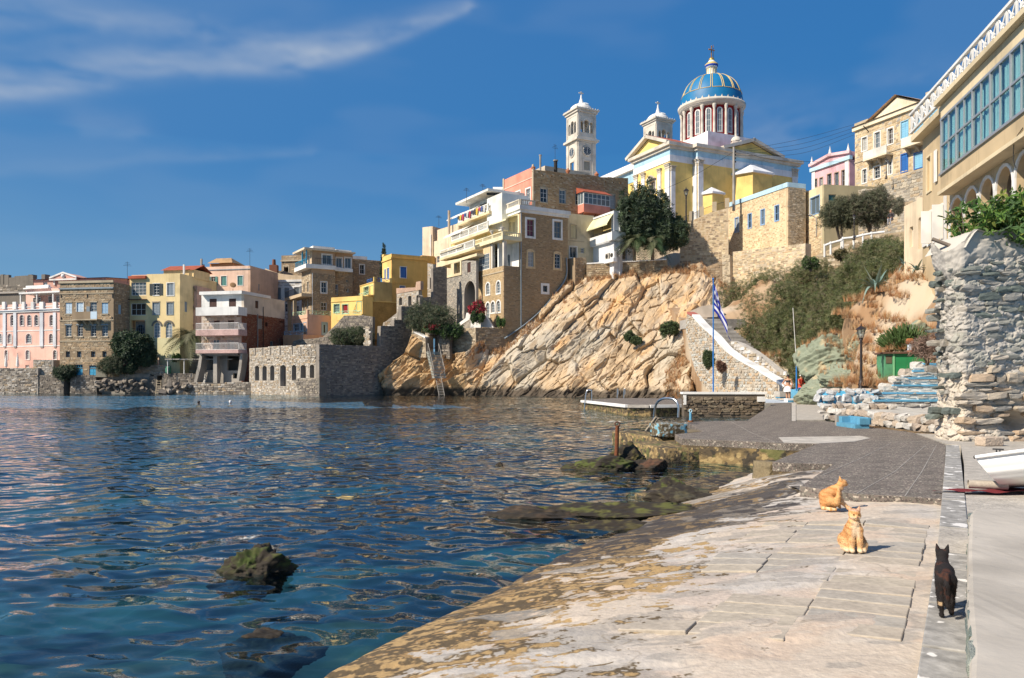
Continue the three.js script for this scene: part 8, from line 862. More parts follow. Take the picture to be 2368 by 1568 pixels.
{
const sea=(px,py,h0,sd,s,label,tone,o={})=>{const p=gnd(px,py,0),g=boulder(sd,...s,{rough:0.38,det:24,...o});colored(g,(v)=>{const n=fbm(v.x*5 + sd,v.z*5,v.y*5 + 0.3,4),m=fbm(v.x*16 + sd,v.z*16,v.y*16 + 0.3,3);let c=mixc([0.016,0.013,0.009],[0.035,0.024,0.013],n);c=mixc(c,rgbm(tone,0.75),0.85*sm(0.5,0.66,n*0.6 + m*0.5)*sm(-0.02,0.16,v.y + h0 + 0.1*(m - 0.5)));return mixc(c,[0.09,0.065,0.03],sm(0.64,0.75,m)*0.4);});const r=sh(new THREE.Mesh(g,vcm({rough:0.9})));r.name=numbered('sea_rock');r.position.set(p.x,h0,p.z);scene.add(r);return tag(r,label,'rock');};
const grn=[0.10,0.13,0.02],ol=[0.13,0.11,0.03];
sea(592,1318,-0.02,1,[0.40,0.27,0.28],'jagged green-topped rock alone in the open water',[0.07,0.11,0.012],{rough:0.6});sea(620,1476,-0.13,2,[0.36,0.2,0.25],'dark brown rock just breaking the surface near the apron',[0.12,0.07,0.03]);sea(1390,1084,0.0,3,[0.95,0.27,0.6],'long weedy rock carrying the rusty post',grn);sea(1452,1074,0.02,4,[0.5,0.3,0.4],'humped dark rock behind the rusty post',ol);sea(1490,1083,-0.05,5,[0.55,0.22,0.35],'reddish weed covered rock beside the rusty post',[0.14,0.06,0.03]);sea(1455,1102,-0.12,6,[0.45,0.18,0.3],'flat red-brown rock awash in front of the post rock',[0.14,0.07,0.03]);sea(1545,1136,0.0,7,[0.42,0.2,0.25],'rounded rock with bright green weed near the ledge',grn);sea(1505,1134,-0.02,8,[0.13,0.1,0.1],'small weedy rock beside the rounded green one',ol);sea(1440,1190,0.0,9,[1.3,0.2,0.5],'long low slab of green and brown weed by the apron',[0.14,0.15,0.03],{det:34});sea(1250,1196,-0.06,10,[0.9,0.2,0.4],'brown tip of the long weedy slab awash in ripples',[0.1,0.06,0.03]);sea(1420,1228,-0.03,11,[0.8,0.18,0.3],'weedy ridge washed by small waves at the apron edge',ol);sea(1155,1073,-0.06,12,[0.13,0.1,0.1],'tiny dark rock tip far out from the piers',ol);sea(1590,1160,0.0,13,[0.6,0.2,0.4],'dark concrete lump with a rusty bar at the apron corner',[0.1,0.09,0.05]);
const green=(px,py,d,sd,s,label,o={})=>{const g=boulder(sd,...s,{rough:0.26,strat:0.3,tilt:0.6,det:34,...o});colored(g,(v)=>{const n=fbm(v.x*1.6 + sd,v.z*1.6,v.y*2.5 + 0.3,4),m=fbm(v.x*4 + sd,v.y*6 - v.x*3,v.z*4 + 0.3,4);let c=mixc([0.16,0.195,0.14],[0.27,0.29,0.215],n);c=mixc(c,[0.20,0.23,0.17],sm(0.58,0.7,m));return mixc(c,[0.5,0.38,0.22],sm(0.62,0.74,n)*0.6);});const r=sh(new THREE.Mesh(g,vcm({rough:0.92})));r.name=numbered('green_rock');r.position.copy(at(px,py,d));r.rotation.y=sd;scene.add(r);return tag(r,label,'rock');};
green(1905,907,43,1,[1.5,1.0,1.6],'rounded grey-green boulder beside the bathers');green(1918,838,45,2,[1.9,1.75,2.0],'tall grey-green rock face behind the lamp post',{strat:0.5});green(1985,885,38,3,[2.2,0.9,1.6],'slanted grey-green rock slab behind the painted wall',{strat:0.6,tilt:-0.7});green(2005,815,41,4,[1.6,0.8,1.3],'pale rock shelf in the dry grass above the lamp');green(2105,800,37,5,[1.5,0.9,1.2],'ochre rock bank behind the green shed');
}
// vegetation
const leafGeo=(kind)=>{const pos=[],add=(l)=>{for(let k=1;k + 1<l.length;k++)pos.push(...l[0],...l[k],...l[k + 1]);};const r=rng(3);
if(kind==='broad')for(let k=0;k<3;k++){const a=k*2.1,c=Math.cos(a),s=Math.sin(a),q=(x,y,z)=>[x*c - z*s,y,x*s + z*c];add([q(0,0,0),q(0.35,0.12,0.26),q(0.85,0.05,0.12),q(1.05,-0.12,0),q(0.85,0.05,-0.12),q(0.35,0.12,-0.26)]);}
else for(let k=0;k<7;k++){const a=k*0.9 + r(),e=0.2 + r()*0.9,L=0.7 + 0.5*r(),d=[Math.cos(a)*Math.cos(e),Math.sin(e),Math.sin(a)*Math.cos(e)],w=kind==='fine'?0.07:0.13,p=[-Math.sin(a)*w,0,Math.cos(a)*w];add([[0,0,0],[d[0]*L*0.5 + p[0],d[1]*L*0.5,d[2]*L*0.5 + p[2]],[d[0]*L,d[1]*L - 0.1,d[2]*L],[d[0]*L*0.5 - p[0],d[1]*L*0.5,d[2]*L*0.5 - p[2]]]);}
const g=new THREE.BufferGeometry();g.setAttribute('position',new THREE.BufferAttribute(new Float32Array(pos),3));g.computeVertexNormals();return g;};
const LEAF={broad:leafGeo('broad'),fine:leafGeo('fine'),spray:leafGeo('spray')},M_leaf=M([1,1,1],{map:null,rough:0.8,transmission:0.32,side:THREE.DoubleSide}),M_bark=M([0.16,0.12,0.085],{map:T_grain});
function crown(parent,blobs,{kind='spray',leaf=0.2,n=1500,cols,seed=1,name='crown',shell=0.55}){
const r=rng(seed),im=sh(new THREE.InstancedMesh(LEAF[kind],M_leaf,n)),q=new THREE.Quaternion(),e=new THREE.Euler(),m=M4(),c=new THREE.Color(),vol=blobs.map((b)=>b[3]*b[4]*b[5]),tot=vol.reduce((a,b)=>a + b,0);let i=0,guard=0;
const clumps=[];for(let k=0;k<Math.max(10,n / 60);k++)clumps.push(r());
while(i<n&&guard++<n*12){let t=r()*tot,k=0;while(k<vol.length - 1&&t>vol[k])t -=vol[k++];const b=blobs[k],d=V(r()*2 - 1,r()*2 - 1,r()*2 - 1);if(d.lengthSq()>1||d.lengthSq()<0.01)continue;const rad=d.length();if(rad<shell&&r()<0.7)continue;d.multiplyScalar(1 + 0.5*(fbm(d.x*2.2 + k*5 + seed,d.y*2.2,d.z*2.2 + 0.3,2)- 0.5)*2);if(fbm(d.x*3.4 + seed*3 + k,d.y*3.4,d.z*3.4 + 9.3,2)<0.45)continue;e.set(r()*6.3,r()*6.3,r()*6.3);const s=leaf*(0.6 + 0.8*r());m.compose(V(b[0]+ d.x*b[3],b[1]+ d.y*b[4],b[2]+ d.z*b[5]),q.setFromEuler(e),V(s,s,s));im.setMatrixAt(i,m);const cc=cols[Math.floor(r()*cols.length)],j=0.75 + 0.5*r();im.setColorAt(i,c.setRGB(cc[0]*j,cc[1]*j,cc[2]*j));i++;}
im.count=i;im.name=name;im.userData.kind='stuff';parent.add(im);return im;
}
const GR={dark:[[0.022,0.05,0.02],[0.035,0.07,0.025],[0.05,0.09,0.03]],olive:[[0.09,0.105,0.045],[0.13,0.14,0.07],[0.07,0.085,0.038],[0.16,0.155,0.09]],tam:[[0.145,0.165,0.05],[0.19,0.195,0.07],[0.115,0.14,0.04],[0.24,0.21,0.11],[0.10,0.14,0.038]],fresh:[[0.07,0.15,0.02],[0.10,0.2,0.03],[0.05,0.11,0.02]],red:[[0.42,0.012,0.04],[0.5,0.02,0.06],[0.05,0.1,0.03]],pink:[[0.45,0.02,0.14],[0.05,0.09,0.03],[0.04,0.08,0.03]],fig:[[0.06,0.15,0.015],[0.1,0.2,0.02],[0.16,0.2,0.02],[0.04,0.1,0.012]]};
// a bush or tree given by its outline box in the frame and its distance
function bush(name,label,z,[x0,x1,y0,y1],d,o={}){
const[a,b]=zp(z,x0,y0),[c,e]=zp(z,x1,y1),P=at((a + c)/ 2,e,d),w=(c - a)/ F*d / 2,h=(e - b)/ F*d,t=thing(name,label,o.cat||'shrub',P,0,o.group),r=rng(o.seed||1),bl=[],tr=o.trunk||0;const k=o.blobs||5;
for(let i=0;i<k;i++){const u=k===1?0:(i /(k - 1)- 0.5)*1.25,s=0.5 + 0.28*r(),hh=h*(1 - tr);bl.push([u*w,h*tr + hh*(0.42 + 0.22*(r()- 0.5)),(r()- 0.5)*w*0.7,w*s*(k===1?1.6:1),hh*0.5*(0.8 + 0.35*r()),w*s]);}
const st=[];for(let i=0;i<Math.min(4,k);i++){const q=bl[i % k];st.push(bar(V((r()- 0.5)*0.2*w,-0.3,0),V(q[0]*0.7,q[1]*0.9,q[2]*0.6),(o.stem||0.06),5,(o.stem||0.06)*0.5));}
part(o.cat==='tree'?'trunk':'stem',st,M_bark,t,1);crown(t,bl,{n:o.n||1600,leaf:o.leaf||0.22,kind:o.kind||'spray',cols:o.cols||GR.dark,seed:o.seed||1,name:o.cat==='tree'?'crown':'foliage',shell:o.shell});
if(o.flower)crown(t,o.flower.map((f)=>[f[0]*w,f[1]*h,w*0.5,f[2]*w,f[3]*h,w*0.45]),{n:420,leaf:0.13,kind:'broad',cols:o.fcols,seed:8,name:'blossom',shell:0.2});
return t;
}
function palm(label,p,h,L,n,seed,cols=GR.olive){const t=thing('palm_tree',label,'palm',p),r=rng(seed);part('trunk',cyl(0.22,0.18,h,0,0,0,8),M_bark,t,1);const mats=cols.map((c)=>M(c,{map:null,rough:0.7,side:THREE.DoubleSide}));for(let k=0;k<n;k++){const a=k*2.4 + r(),up=0.9 - 1.3*(k / n),pos=[],S=22;const sp=(s)=>V(Math.cos(a)*L*s*Math.cos(up*0.7),h + L*(Math.sin(up)*s - 0.75*s*s),Math.sin(a)*L*s*Math.cos(up*0.7));for(let i=1;i<=S;i++)for(const sd of[-1,1]){const q=sp(i / S),b=sp((i - 0.6)/ S),w=V(-Math.sin(a),-0.25,Math.cos(a)).multiplyScalar(sd*L*0.3*Math.sin(Math.PI*Math.min(0.97,0.12 + i / S*0.85))),tip=q.clone().add(w).add(q.clone().sub(b).multiplyScalar(1.5));pos.push(b.x,b.y,b.z,q.x,q.y,q.z,tip.x,tip.y,tip.z);}const g=new THREE.BufferGeometry();g.setAttribute('position',new THREE.BufferAttribute(new Float32Array(pos),3));g.computeVertexNormals();part('frond',g,mats[k % mats.length],t,0);}return t;}
bush('laurel_tree','dense dark green tree between the stone house and the yellow house','z2',[160,445,880,1180],98.6,{cat:'tree',n:4200,leaf:0.3,kind:'broad',seed:2,blobs:6});bush('dark_shrub','drooping dark shrub in front of the greenish base of the yellow house','z2',[380,520,1060,1230],98.8,{n:1500,leaf:0.28,seed:3});
bush('garden_shrub','olive green shrub on top of the rendered sea wall','z2',[0,235,1135,1300],98.2,{n:2600,leaf:0.24,seed:4,kind:'fine',cols:GR.olive.concat(GR.dark)});bush('bougainvillea','bougainvillea with a few magenta flowers beside the olive green shrub','z2',[200,345,1120,1290],98.4,{n:1500,seed:5,flower:[[-0.1,0.45,0.35,0.16],[-0.5,0.75,0.25,0.1]],fcols:GR.pink});bush('wall_shrub','dark round shrub beside the turquoise doors','z1',[585,790,1185,1330],99.7,{n:1900,leaf:0.24,seed:6,cols:GR.dark.concat([[0.08,0.1,0.05]])});
palm('low spreading palm beside the balcony house',at(...zp('z2',880,1180),100),3.2,3.6,30,3);bush('potted_shrub','small bright shrub on the terrace under the palm','z2',[700,765,1115,1185],99.5,{n:500,cols:GR.fresh,blobs:2,seed:7});
bush('ruin_oleander','wide green oleander growing inside the roofless ruin','z3',[800,1175,850,1060],96,{n:4200,leaf:0.3,kind:'fine',seed:8,cols:GR.olive.concat(GR.fresh.slice(2),GR.dark),blobs:7});bush('garden_oleander','large loose oleander on the garden terrace below the arched ruin','z7',[225,515,355,560],93.5,{n:4200,leaf:0.3,kind:'fine',seed:9,cols:GR.olive.concat(GR.dark),blobs:7});bush('geranium_bed','red geraniums along the garden terrace wall','z7',[345,470,500,560],92.6,{n:700,seed:10,cols:GR.fresh,flower:[[0,0.6,0.9,0.3]],fcols:GR.red});
bush('clipped_shrub','clipped bright green shrub over the garden gate wall','z7',[455,578,494,585],92.2,{n:2200,leaf:0.17,seed:11,cols:GR.fresh.concat(GR.dark),blobs:3,shell:0.8});bush('clipped_shrub','clipped round green shrub at the top of the white stair','z7',[655,732,412,478],94,{n:1600,leaf:0.16,seed:12,cols:GR.fresh.concat(GR.dark),blobs:2,shell:0.8});bush('bougainvillea','crimson bougainvillea climbing at the mouth of the grey arch','z7',[645,738,335,450],94.5,{n:1500,leaf:0.2,kind:'broad',seed:13,cols:GR.red,blobs:4});bush('wall_plant','small green plant at the foot of the tall stone mansion','z7',[830,876,450,515],93.5,{n:500,leaf:0.2,seed:14,cols:GR.fresh,blobs:2});
{const p=at(...zp('z3',1290,400),112),t=thing('cypress_tree','slim dark cypress behind the ochre house','tree',p);part('trunk',cyl(0.12,0.08,4,0,-0.5,0,6),M_bark,t,1);crown(t,[0,1,2,3,4,5].map((k)=>[0,0.8 + k*0.72,0,0.62 - k*0.08,0.75,0.62 - k*0.08]),{n:1500,leaf:0.22,seed:4,cols:GR.dark.slice(0,2)});}
bush('pine_tree','tall loose dark green pine in front of the church','z5',[545,905,1165,1620],98,{cat:'tree',n:5200,leaf:0.42,seed:15,cols:GR.dark.concat([[0.045,0.075,0.035]]),blobs:8,stem:0.16,trunk:0.05});bush('pine_tree','lower bushy pine beside the tall one at the foot of the church wall','z5',[820,1060,1385,1640],97.5,{cat:'tree',n:2600,leaf:0.38,seed:16,cols:GR.dark,blobs:5});
palm('palm with drooping fronds left of the white house terrace wall',at(...zp('z4',1885,850),97),2.6,3.0,26,5,GR.dark.concat(GR.olive));palm('palm with drooping fronds beside the church wall above the cliff',at(...zp('z4',2030,845),96.6),2.4,2.8,26,6,GR.dark.concat(GR.olive));
bush('olive_tree','grey-green olive tree with leaning trunks in front of the tan annex','z6',[165,395,1195,1480],70,{cat:'tree',n:4200,leaf:0.22,kind:'fine',seed:17,cols:GR.olive,trunk:0.25,stem:0.1,blobs:6});bush('olive_tree','larger grey-green olive tree below the pediment mansion','z6',[350,615,1140,1470],69,{cat:'tree',n:5200,leaf:0.22,kind:'fine',seed:18,cols:GR.olive.concat([[0.15,0.12,0.08]]),trunk:0.2,stem:0.12,blobs:7});bush('wild_shrub','thin grey shrub growing from the mansion terrace wall','z6',[630,710,1200,1320],82,{n:700,leaf:0.2,kind:'fine',seed:19,cols:[[0.2,0.2,0.14],[0.14,0.15,0.09]],blobs:3});
// tamarisk thicket beside the stairway
{const r=rng(41),S=[[1715,690,74],[1748,728,71],[1780,665,74],[1768,765,66],[1800,792,63],[1835,775,62],[1830,690,66],[1880,640,68],[1862,760,58],[1850,812,59],[1885,815,57],[1900,720,60],[1945,660,62],[1910,790,52],[1990,640,58],[1960,720,54],[2010,600,62],[2060,590,58],[2110,610,50],[1880,850,50],[1930,700,58],[1975,690,56],[2000,655,57],[2040,640,53],[1902,765,55],[1948,742,53],[2078,600,55],[1822,740,63]];S.forEach(([x,y,d],k)=>{const R=42 + 16*r();bush('tamarisk_shrub','feathery olive-brown tamarisk in the thicket beside the stairway','s',[x - R,x + R,y - R*0.95,y + R*0.85],d,{n:3400,leaf:0.2,kind:'fine',cols:k % 4?GR.tam:GR.tam.concat([[0.2,0.16,0.1]]),seed:50 + k,blobs:5,group:'tamarisks in the thicket beside the stairway',stem:0.05});});}
bush('hill_shrub','bright green shrub on the terrace wall below the cream gate house','z9',[450,610,105,185],62,{n:1300,cols:GR.fresh.concat(GR.olive),seed:31});bush('hill_shrub','small green shrub at the end of the terrace wall','z9',[30,120,225,300],62,{n:800,cols:GR.fresh.concat(GR.olive),seed:32});bush('hill_shrub','yellowish tuft growing from the terrace wall','z9',[245,330,175,235],65,{n:600,cols:[[0.2,0.15,0.05],[0.14,0.13,0.05]],seed:33});
for(const[q,d,l,sd]of[[[1945,2048,478,582],80,'round green caper bush hanging on the cliff',21],[[1698,1752,550,612],83,'small green tuft on the pale cliff slab',22],[[1738,1795,583,630],82.5,'flat green tuft beside the small one on the cliff',23],[[2232,2282,678,790],60,'hanging green tuft on the stairway wall',24],[[2328,2365,760,812],58,'dry brown tuft on the stairway wall',25]])bush('cliff_tuft',l,'z7',q,d,{n:1100,leaf:0.2,seed:sd,cols:sd===25?[[0.2,0.1,0.06]]:[[0.06,0.11,0.03],[0.1,0.14,0.04],[0.05,0.08,0.025]],blobs:3,shell:0.7});
// fig over the ruined wall
{const t=bush('fig_bush','fresh green fig bush sprawling over the top of the schist wall','s',[2230,2500,455,570],18.9,{n:2600,leaf:0.15,kind:'broad',seed:26,cols:GR.fig,blobs:7,stem:0.03,shell:0.3}),r=rng(4),tw=[];for(let k=0;k<34;k++){const x=-1.5 + r()*2.4;tw.push(bar(V(x,0.1,0.1),V(x +(r()- 0.6)*0.7,0.5 + r()*0.9,0.2 +(r()- 0.5)*0.6),0.014,4,0.006));}part('twig',tw,M([0.22,0.15,0.12],{map:null}),t,0);}
// agaves and the finger euphorbia
function agave(label,p,L,n,seed){const t=thing('agave',label,'agave',p),r=rng(seed),m=[[0.13,0.2,0.17],[0.17,0.24,0.2],[0.22,0.27,0.2]].map((c)=>M(c,{map:null,rough:0.55}));for(let k=0;k<n;k++){const a=k*2.4 + r()*0.5,up=0.25 + 0.95*(k / n),len=L*(0.75 + 0.4*r());const g=grid(4,12,(u,v)=>{const w=0.085*L*(v<0.35?0.6 + v*1.15:(1 - v)/ 0.65)*(u - 0.5)*2,droop=-0.75*v*v*v*(1.15 - up)*1.5,rr=len*v*Math.cos(up),y=len*(v*Math.sin(up)+ droop)+ 0.35*Math.abs(w);return V(Math.cos(a)*rr - Math.sin(a)*w,y,Math.sin(a)*rr + Math.cos(a)*w);});part('leaf',g,m[k % 3],t,0);}}
agave('large blue-grey agave with drooping leaves above the dry grass',at(2025,668,42),1.45,22,2);agave('small agave below the cream gate house',at(2095,617,44),1.0,14,3);agave('agave tuft beside the ruined wall edge',at(2120,626,40),0.8,14,4);
{const P=at(2092,818,35.4),t=thing('finger_euphorbia','dark green finger euphorbia bush behind the green shed','shrub',P),r=rng(7),st=[];for(let k=0;k<620;k++){const a=r()*6.3,e=Math.pow(r(),0.7)*1.25,d=V(Math.sin(e)*Math.cos(a),Math.cos(e)*0.95,Math.sin(e)*Math.sin(a)*0.7),b=d.clone().multiplyScalar(0.25 + Math.sqrt(r())*0.85),q=b.clone().add(d.clone().add(V((r()- 0.5)*0.6,0.35,(r()- 0.5)*0.6)).multiplyScalar(0.2 + 0.16*r()));st.push(bar(b,q,0.03,5,0.022));}part('stem',st,M([0.065,0.115,0.03],{map:null,rough:0.6}),t,0);part('trunk',cyl(0.12,0.1,0.8,0,-0.4,0,6),M_bark,t,1);}
bush('bare_shrub','bare brownish shrub between the euphorbia and the ruined wall','s',[2118,2170,770,830],28,{n:260,kind:'fine',leaf:0.2,cols:[[0.25,0.17,0.13],[0.3,0.2,0.15]],seed:30,stem:0.03});
// dry grass: uncountable blades
{const bl=new THREE.BufferGeometry();{const pos=[],r=rng(8);for(let k=0;k<6;k++){const a=r()*6.3,w=0.03,lx=Math.cos(a)*(0.15 + 0.25*r()),lz=Math.sin(a)*(0.15 + 0.25*r()),ox=(r()- 0.5)*0.3,oz=(r()- 0.5)*0.3;pos.push(ox - w,0,oz,ox + w,0,oz,ox + lx,0.7 + 0.4*r(),oz + lz);}bl.setAttribute('position',new THREE.BufferAttribute(new Float32Array(pos),3));bl.computeVertexNormals();}
const dry=[[0.40,0.20,0.075],[0.46,0.27,0.12],[0.32,0.15,0.06],[0.5,0.36,0.2]],lay=(label,list,s,cols=dry)=>{const r=rng(list.length),im=sh(new THREE.InstancedMesh(bl,M_leaf,list.length)),m=M4(),q=new THREE.Quaternion(),e=new THREE.Euler(),c=new THREE.Color();list.forEach((p,i)=>{e.set((r()- 0.5)*0.6,r()*6.3,(r()- 0.5)*0.6);const k=s*(0.5 + r());m.compose(p,q.setFromEuler(e),V(k,k,k));im.setMatrixAt(i,m);const cc=cols[Math.floor(r()*cols.length)],j=0.7 + 0.6*r();im.setColorAt(i,c.setRGB(cc[0]*j,cc[1]*j,cc[2]*j));});im.name=numbered('dry_grass');scene.add(im);tag(im,label,'grass',undefined,'stuff');};
const ray=new THREE.Raycaster(),sl=scene.getObjectByName('slope'),rocks=scene.children.filter((o)=>o.name.startsWith('green_rock')),r=rng(19),L=[];const ext=sl.geometry.attributes.position,grd={};for(let i=0;i<ext.count;i++){const k=Math.round(ext.getX(i)*1.25)+ ',' + Math.round(ext.getZ(i)*1.25);if(!(grd[k]>=ext.getY(i)))grd[k]=ext.getY(i);}for(let k=0;k<30000;k++){const x=14 + r()*18,z=-26 - r()*38,y=grd[Math.round(x*1.25)+ ',' + Math.round(z*1.25)];if(y===undefined||fbm(x*0.5,z*0.5,5.5,3)<0.4)continue;L.push(V(x,y - 0.1,z));}for(const o of rocks){const p=o.geometry.attributes.position,nn=o.geometry.attributes.normal;o.updateMatrixWorld();for(let i=0;i<p.count;i +=3){if(nn.getY(i)<0.45||r()<0.6)continue;const v=V(p.getX(i),p.getY(i),p.getZ(i)).applyMatrix4(o.matrixWorld);if(fbm(v.x*0.8,v.z*0.8,v.y*0.8 + 0.3,3)>0.5&&v.y>2.2)L.push(v.add(V(0,-0.05,0)));}}lay('rust coloured dry grass on the slope above the green rocks',L,0.36);
const C2=[],patch=(x0,x1,t0,t1,n,f)=>{for(let k=0;k<n;k++){const u=r(),v=r(),sx=lerp(x0,x1,u),t=lerp(t0,t1,v);if(f(u,v)&&fbm(sx*0.06,t*14,3.5,3)>0.42)C2.push(cliffPoint(sx,t));}};patch(1090,1310,0.5,1,5200,(u,v)=>Math.abs(v - 0.78)<0.3);patch(1300,1700,0.9,1,3600,()=>true);patch(1530,1680,0.05,0.5,3800,(u,v)=>v<0.95 - Math.abs(u - 0.55)*1.2);lay('brown dry scrub clinging to the cliff',C2,0.42,dry.concat([[0.3,0.17,0.08]]));}
// cats and people: one continuous skin over tapered limbs
function skin(caps,cell,k=0.02,grow=0){
let lo=[9,9,9],hi=[-9,-9,-9];for(const c of caps)for(let i=0;i<3;i++){const m=Math.max(c[3],c[7])+ 0.03;lo[i]=Math.min(lo[i],c[i]- m,c[4 + i]- m);hi[i]=Math.max(hi[i],c[i]+ m,c[4 + i]+ m);}
const N=hi.map((h,i)=>Math.ceil((h - lo[i])/ cell)+ 2),id=(x,y,z)=>(z*N[1]+ y)*N[0]+ x,f=new Float32Array(N[0]*N[1]*N[2]).fill(0.2);
for(const c of caps){
const R=Math.max(c[3],c[7])+ 4*k,bl=c[8]??k,a=[],b=[];for(let i=0;i<3;i++){a[i]=Math.max(0,Math.floor((Math.min(c[i],c[4 + i])- R - lo[i])/ cell));b[i]=Math.min(N[i]- 1,Math.ceil((Math.max(c[i],c[4 + i])+ R - lo[i])/ cell));}
const dx=c[4]- c[0],dy=c[5]- c[1],dz=c[6]- c[2],dd=dx*dx + dy*dy + dz*dz||1e-9;
for(let z=a[2];z<=b[2];z++)for(let y=a[1];y<=b[1];y++)for(let x=a[0];x<=b[0];x++){const px=lo[0]+ x*cell - c[0],py=lo[1]+ y*cell - c[1],pz=lo[2]+ z*cell - c[2],t=clamp((px*dx + py*dy + pz*dz)/ dd),d=Math.hypot(px - t*dx,py - t*dy,pz - t*dz)- lerp(c[3],c[7],t),i=id(x,y,z),o=f[i],h=Math.max(bl - Math.abs(o - d),0)/ bl;f[i]=Math.min(o,d)- h*h*bl*0.25;}
}
const pos=[],idx=[],at2=new Int32Array(f.length).fill(-1),off=[[0,0,0],[1,0,0],[0,1,0],[1,1,0],[0,0,1],[1,0,1],[0,1,1],[1,1,1]],E=[];for(let i=0;i<8;i++)for(const b of[1,2,4])if(!(i&b))E.push([i,i|b]);
for(let z=0;z<N[2]- 1;z++)for(let y=0;y<N[1]- 1;y++)for(let x=0;x<N[0]- 1;x++){const v=off.map((o)=>f[id(x + o[0],y + o[1],z + o[2])]);let s=0;for(const q of v)if(q<0)s++;if(!s||s===8)continue;let n=0,X=0,Y=0,Z=0;for(const[i,j]of E)if((v[i]<0)!==(v[j]<0)){const t=v[i]/(v[i]- v[j]);X +=lerp(off[i][0],off[j][0],t);Y +=lerp(off[i][1],off[j][1],t);Z +=lerp(off[i][2],off[j][2],t);n++;}at2[id(x,y,z)]=pos.length / 3;pos.push(lo[0]+(x + X / n)*cell,lo[1]+(y + Y / n)*cell,lo[2]+(z + Z / n)*cell);}
const quad=(a,b,c,d,fl)=>{if(a<0||b<0||c<0||d<0)return;fl?idx.push(a,c,b,a,d,c):idx.push(a,b,c,a,c,d);};
for(let z=1;z<N[2]- 1;z++)for(let y=1;y<N[1]- 1;y++)for(let x=1;x<N[0]- 1;x++){const s=f[id(x,y,z)]<0;if(s !==f[id(x + 1,y,z)]<0)quad(at2[id(x,y - 1,z - 1)],at2[id(x,y,z - 1)],at2[id(x,y,z)],at2[id(x,y - 1,z)],!s);if(s !==f[id(x,y + 1,z)]<0)quad(at2[id(x - 1,y,z - 1)],at2[id(x,y,z - 1)],at2[id(x,y,z)],at2[id(x - 1,y,z)],s);if(s !==f[id(x,y,z + 1)]<0)quad(at2[id(x - 1,y - 1,z)],at2[id(x,y - 1,z)],at2[id(x,y,z)],at2[id(x - 1,y,z)],!s);}
const g=new THREE.BufferGeometry();g.setAttribute('position',new THREE.BufferAttribute(new Float32Array(pos),3));g.setIndex(idx);g.computeVertexNormals();return g;
}
const both=(c)=>[c,[-c[0],c[1],c[2],c[3],-c[4],c[5],c[6],c[7],c[8]]];
function furry(t,g,paint,{n=9000,len=0.016,seed=1}={}){
colored(g,paint);part('body',g,vcm({rough:0.9,sheen:0.4}),t,0);
const bl=new THREE.BufferGeometry();bl.setAttribute('position',new THREE.BufferAttribute(new Float32Array([-0.06,0,0,0.06,0,0,0,1,0.25,0,0,-0.06,0,0,0.06,0,1,0.25]),3));bl.computeVertexNormals();const r=rng(seed),im=sh(new THREE.InstancedMesh(bl,M([1,1,1],{map:null,rough:0.8,side:THREE.DoubleSide}),n)),p=g.attributes.position,nn=g.attributes.normal,c=g.attributes.color,m=M4(),q=new THREE.Quaternion(),k=new THREE.Color(),up=V(0,1,0);const T=g.index.count / 3;
for(let i=0;i<n;i++){const f=Math.floor(r()*T),i0=g.index.getX(f*3),i1=g.index.getX(f*3 + 1),i2=g.index.getX(f*3 + 2);let a=r(),b=r();if(a + b>1){a=1 - a;b=1 - b;}const P=V().fromBufferAttribute(p,i0).multiplyScalar(1 - a - b).addScaledVector(V().fromBufferAttribute(p,i1),a).addScaledVector(V().fromBufferAttribute(p,i2),b),d=V().fromBufferAttribute(nn,i0).add(V(0,-0.55,0)).add(V((r()- 0.5)*0.5,(r()- 0.5)*0.5,(r()- 0.5)*0.5)).normalize();const s=len*(0.5 + r())*(P.y<0.05||P.y>0.27?0.5:1);m.compose(P,q.setFromUnitVectors(up,d),V(s,s,s));im.setMatrixAt(i,m);const j=0.8 + 0.45*r();im.setColorAt(i,k.setRGB(c.getX(i0)*j,c.getY(i0)*j,c.getZ(i0)*j));}
im.name='fur';im.userData.kind='stuff';t.add(im);
}
const eye=(t,x,y,z,r,m,n='eye')=>part(n,new THREE.SphereGeometry(r,10,8).translate(x,y,z),m,t,0),M_eye=M([0.16,0.08,0.015],{map:null,rough:0.1}),M_pupil=M([0.005,0.005,0.005],{map:null,rough:0.1}),M_nose=M([0.5,0.2,0.15],{map:null,rough:0.5});
const tabby=(p,hy,face)=>{const n=fbm(p.x*22,p.y*22,p.z*22 + 0.3,3),st=Math.sin((p.y + 0.25*p.z + 0.02*n)*120 + p.x*16),base=mixc([0.64,0.36,0.14],[0.72,0.47,0.23],n);return mixc(base,[0.44,0.16,0.035],sm(0.25,0.8,st)*0.5);};
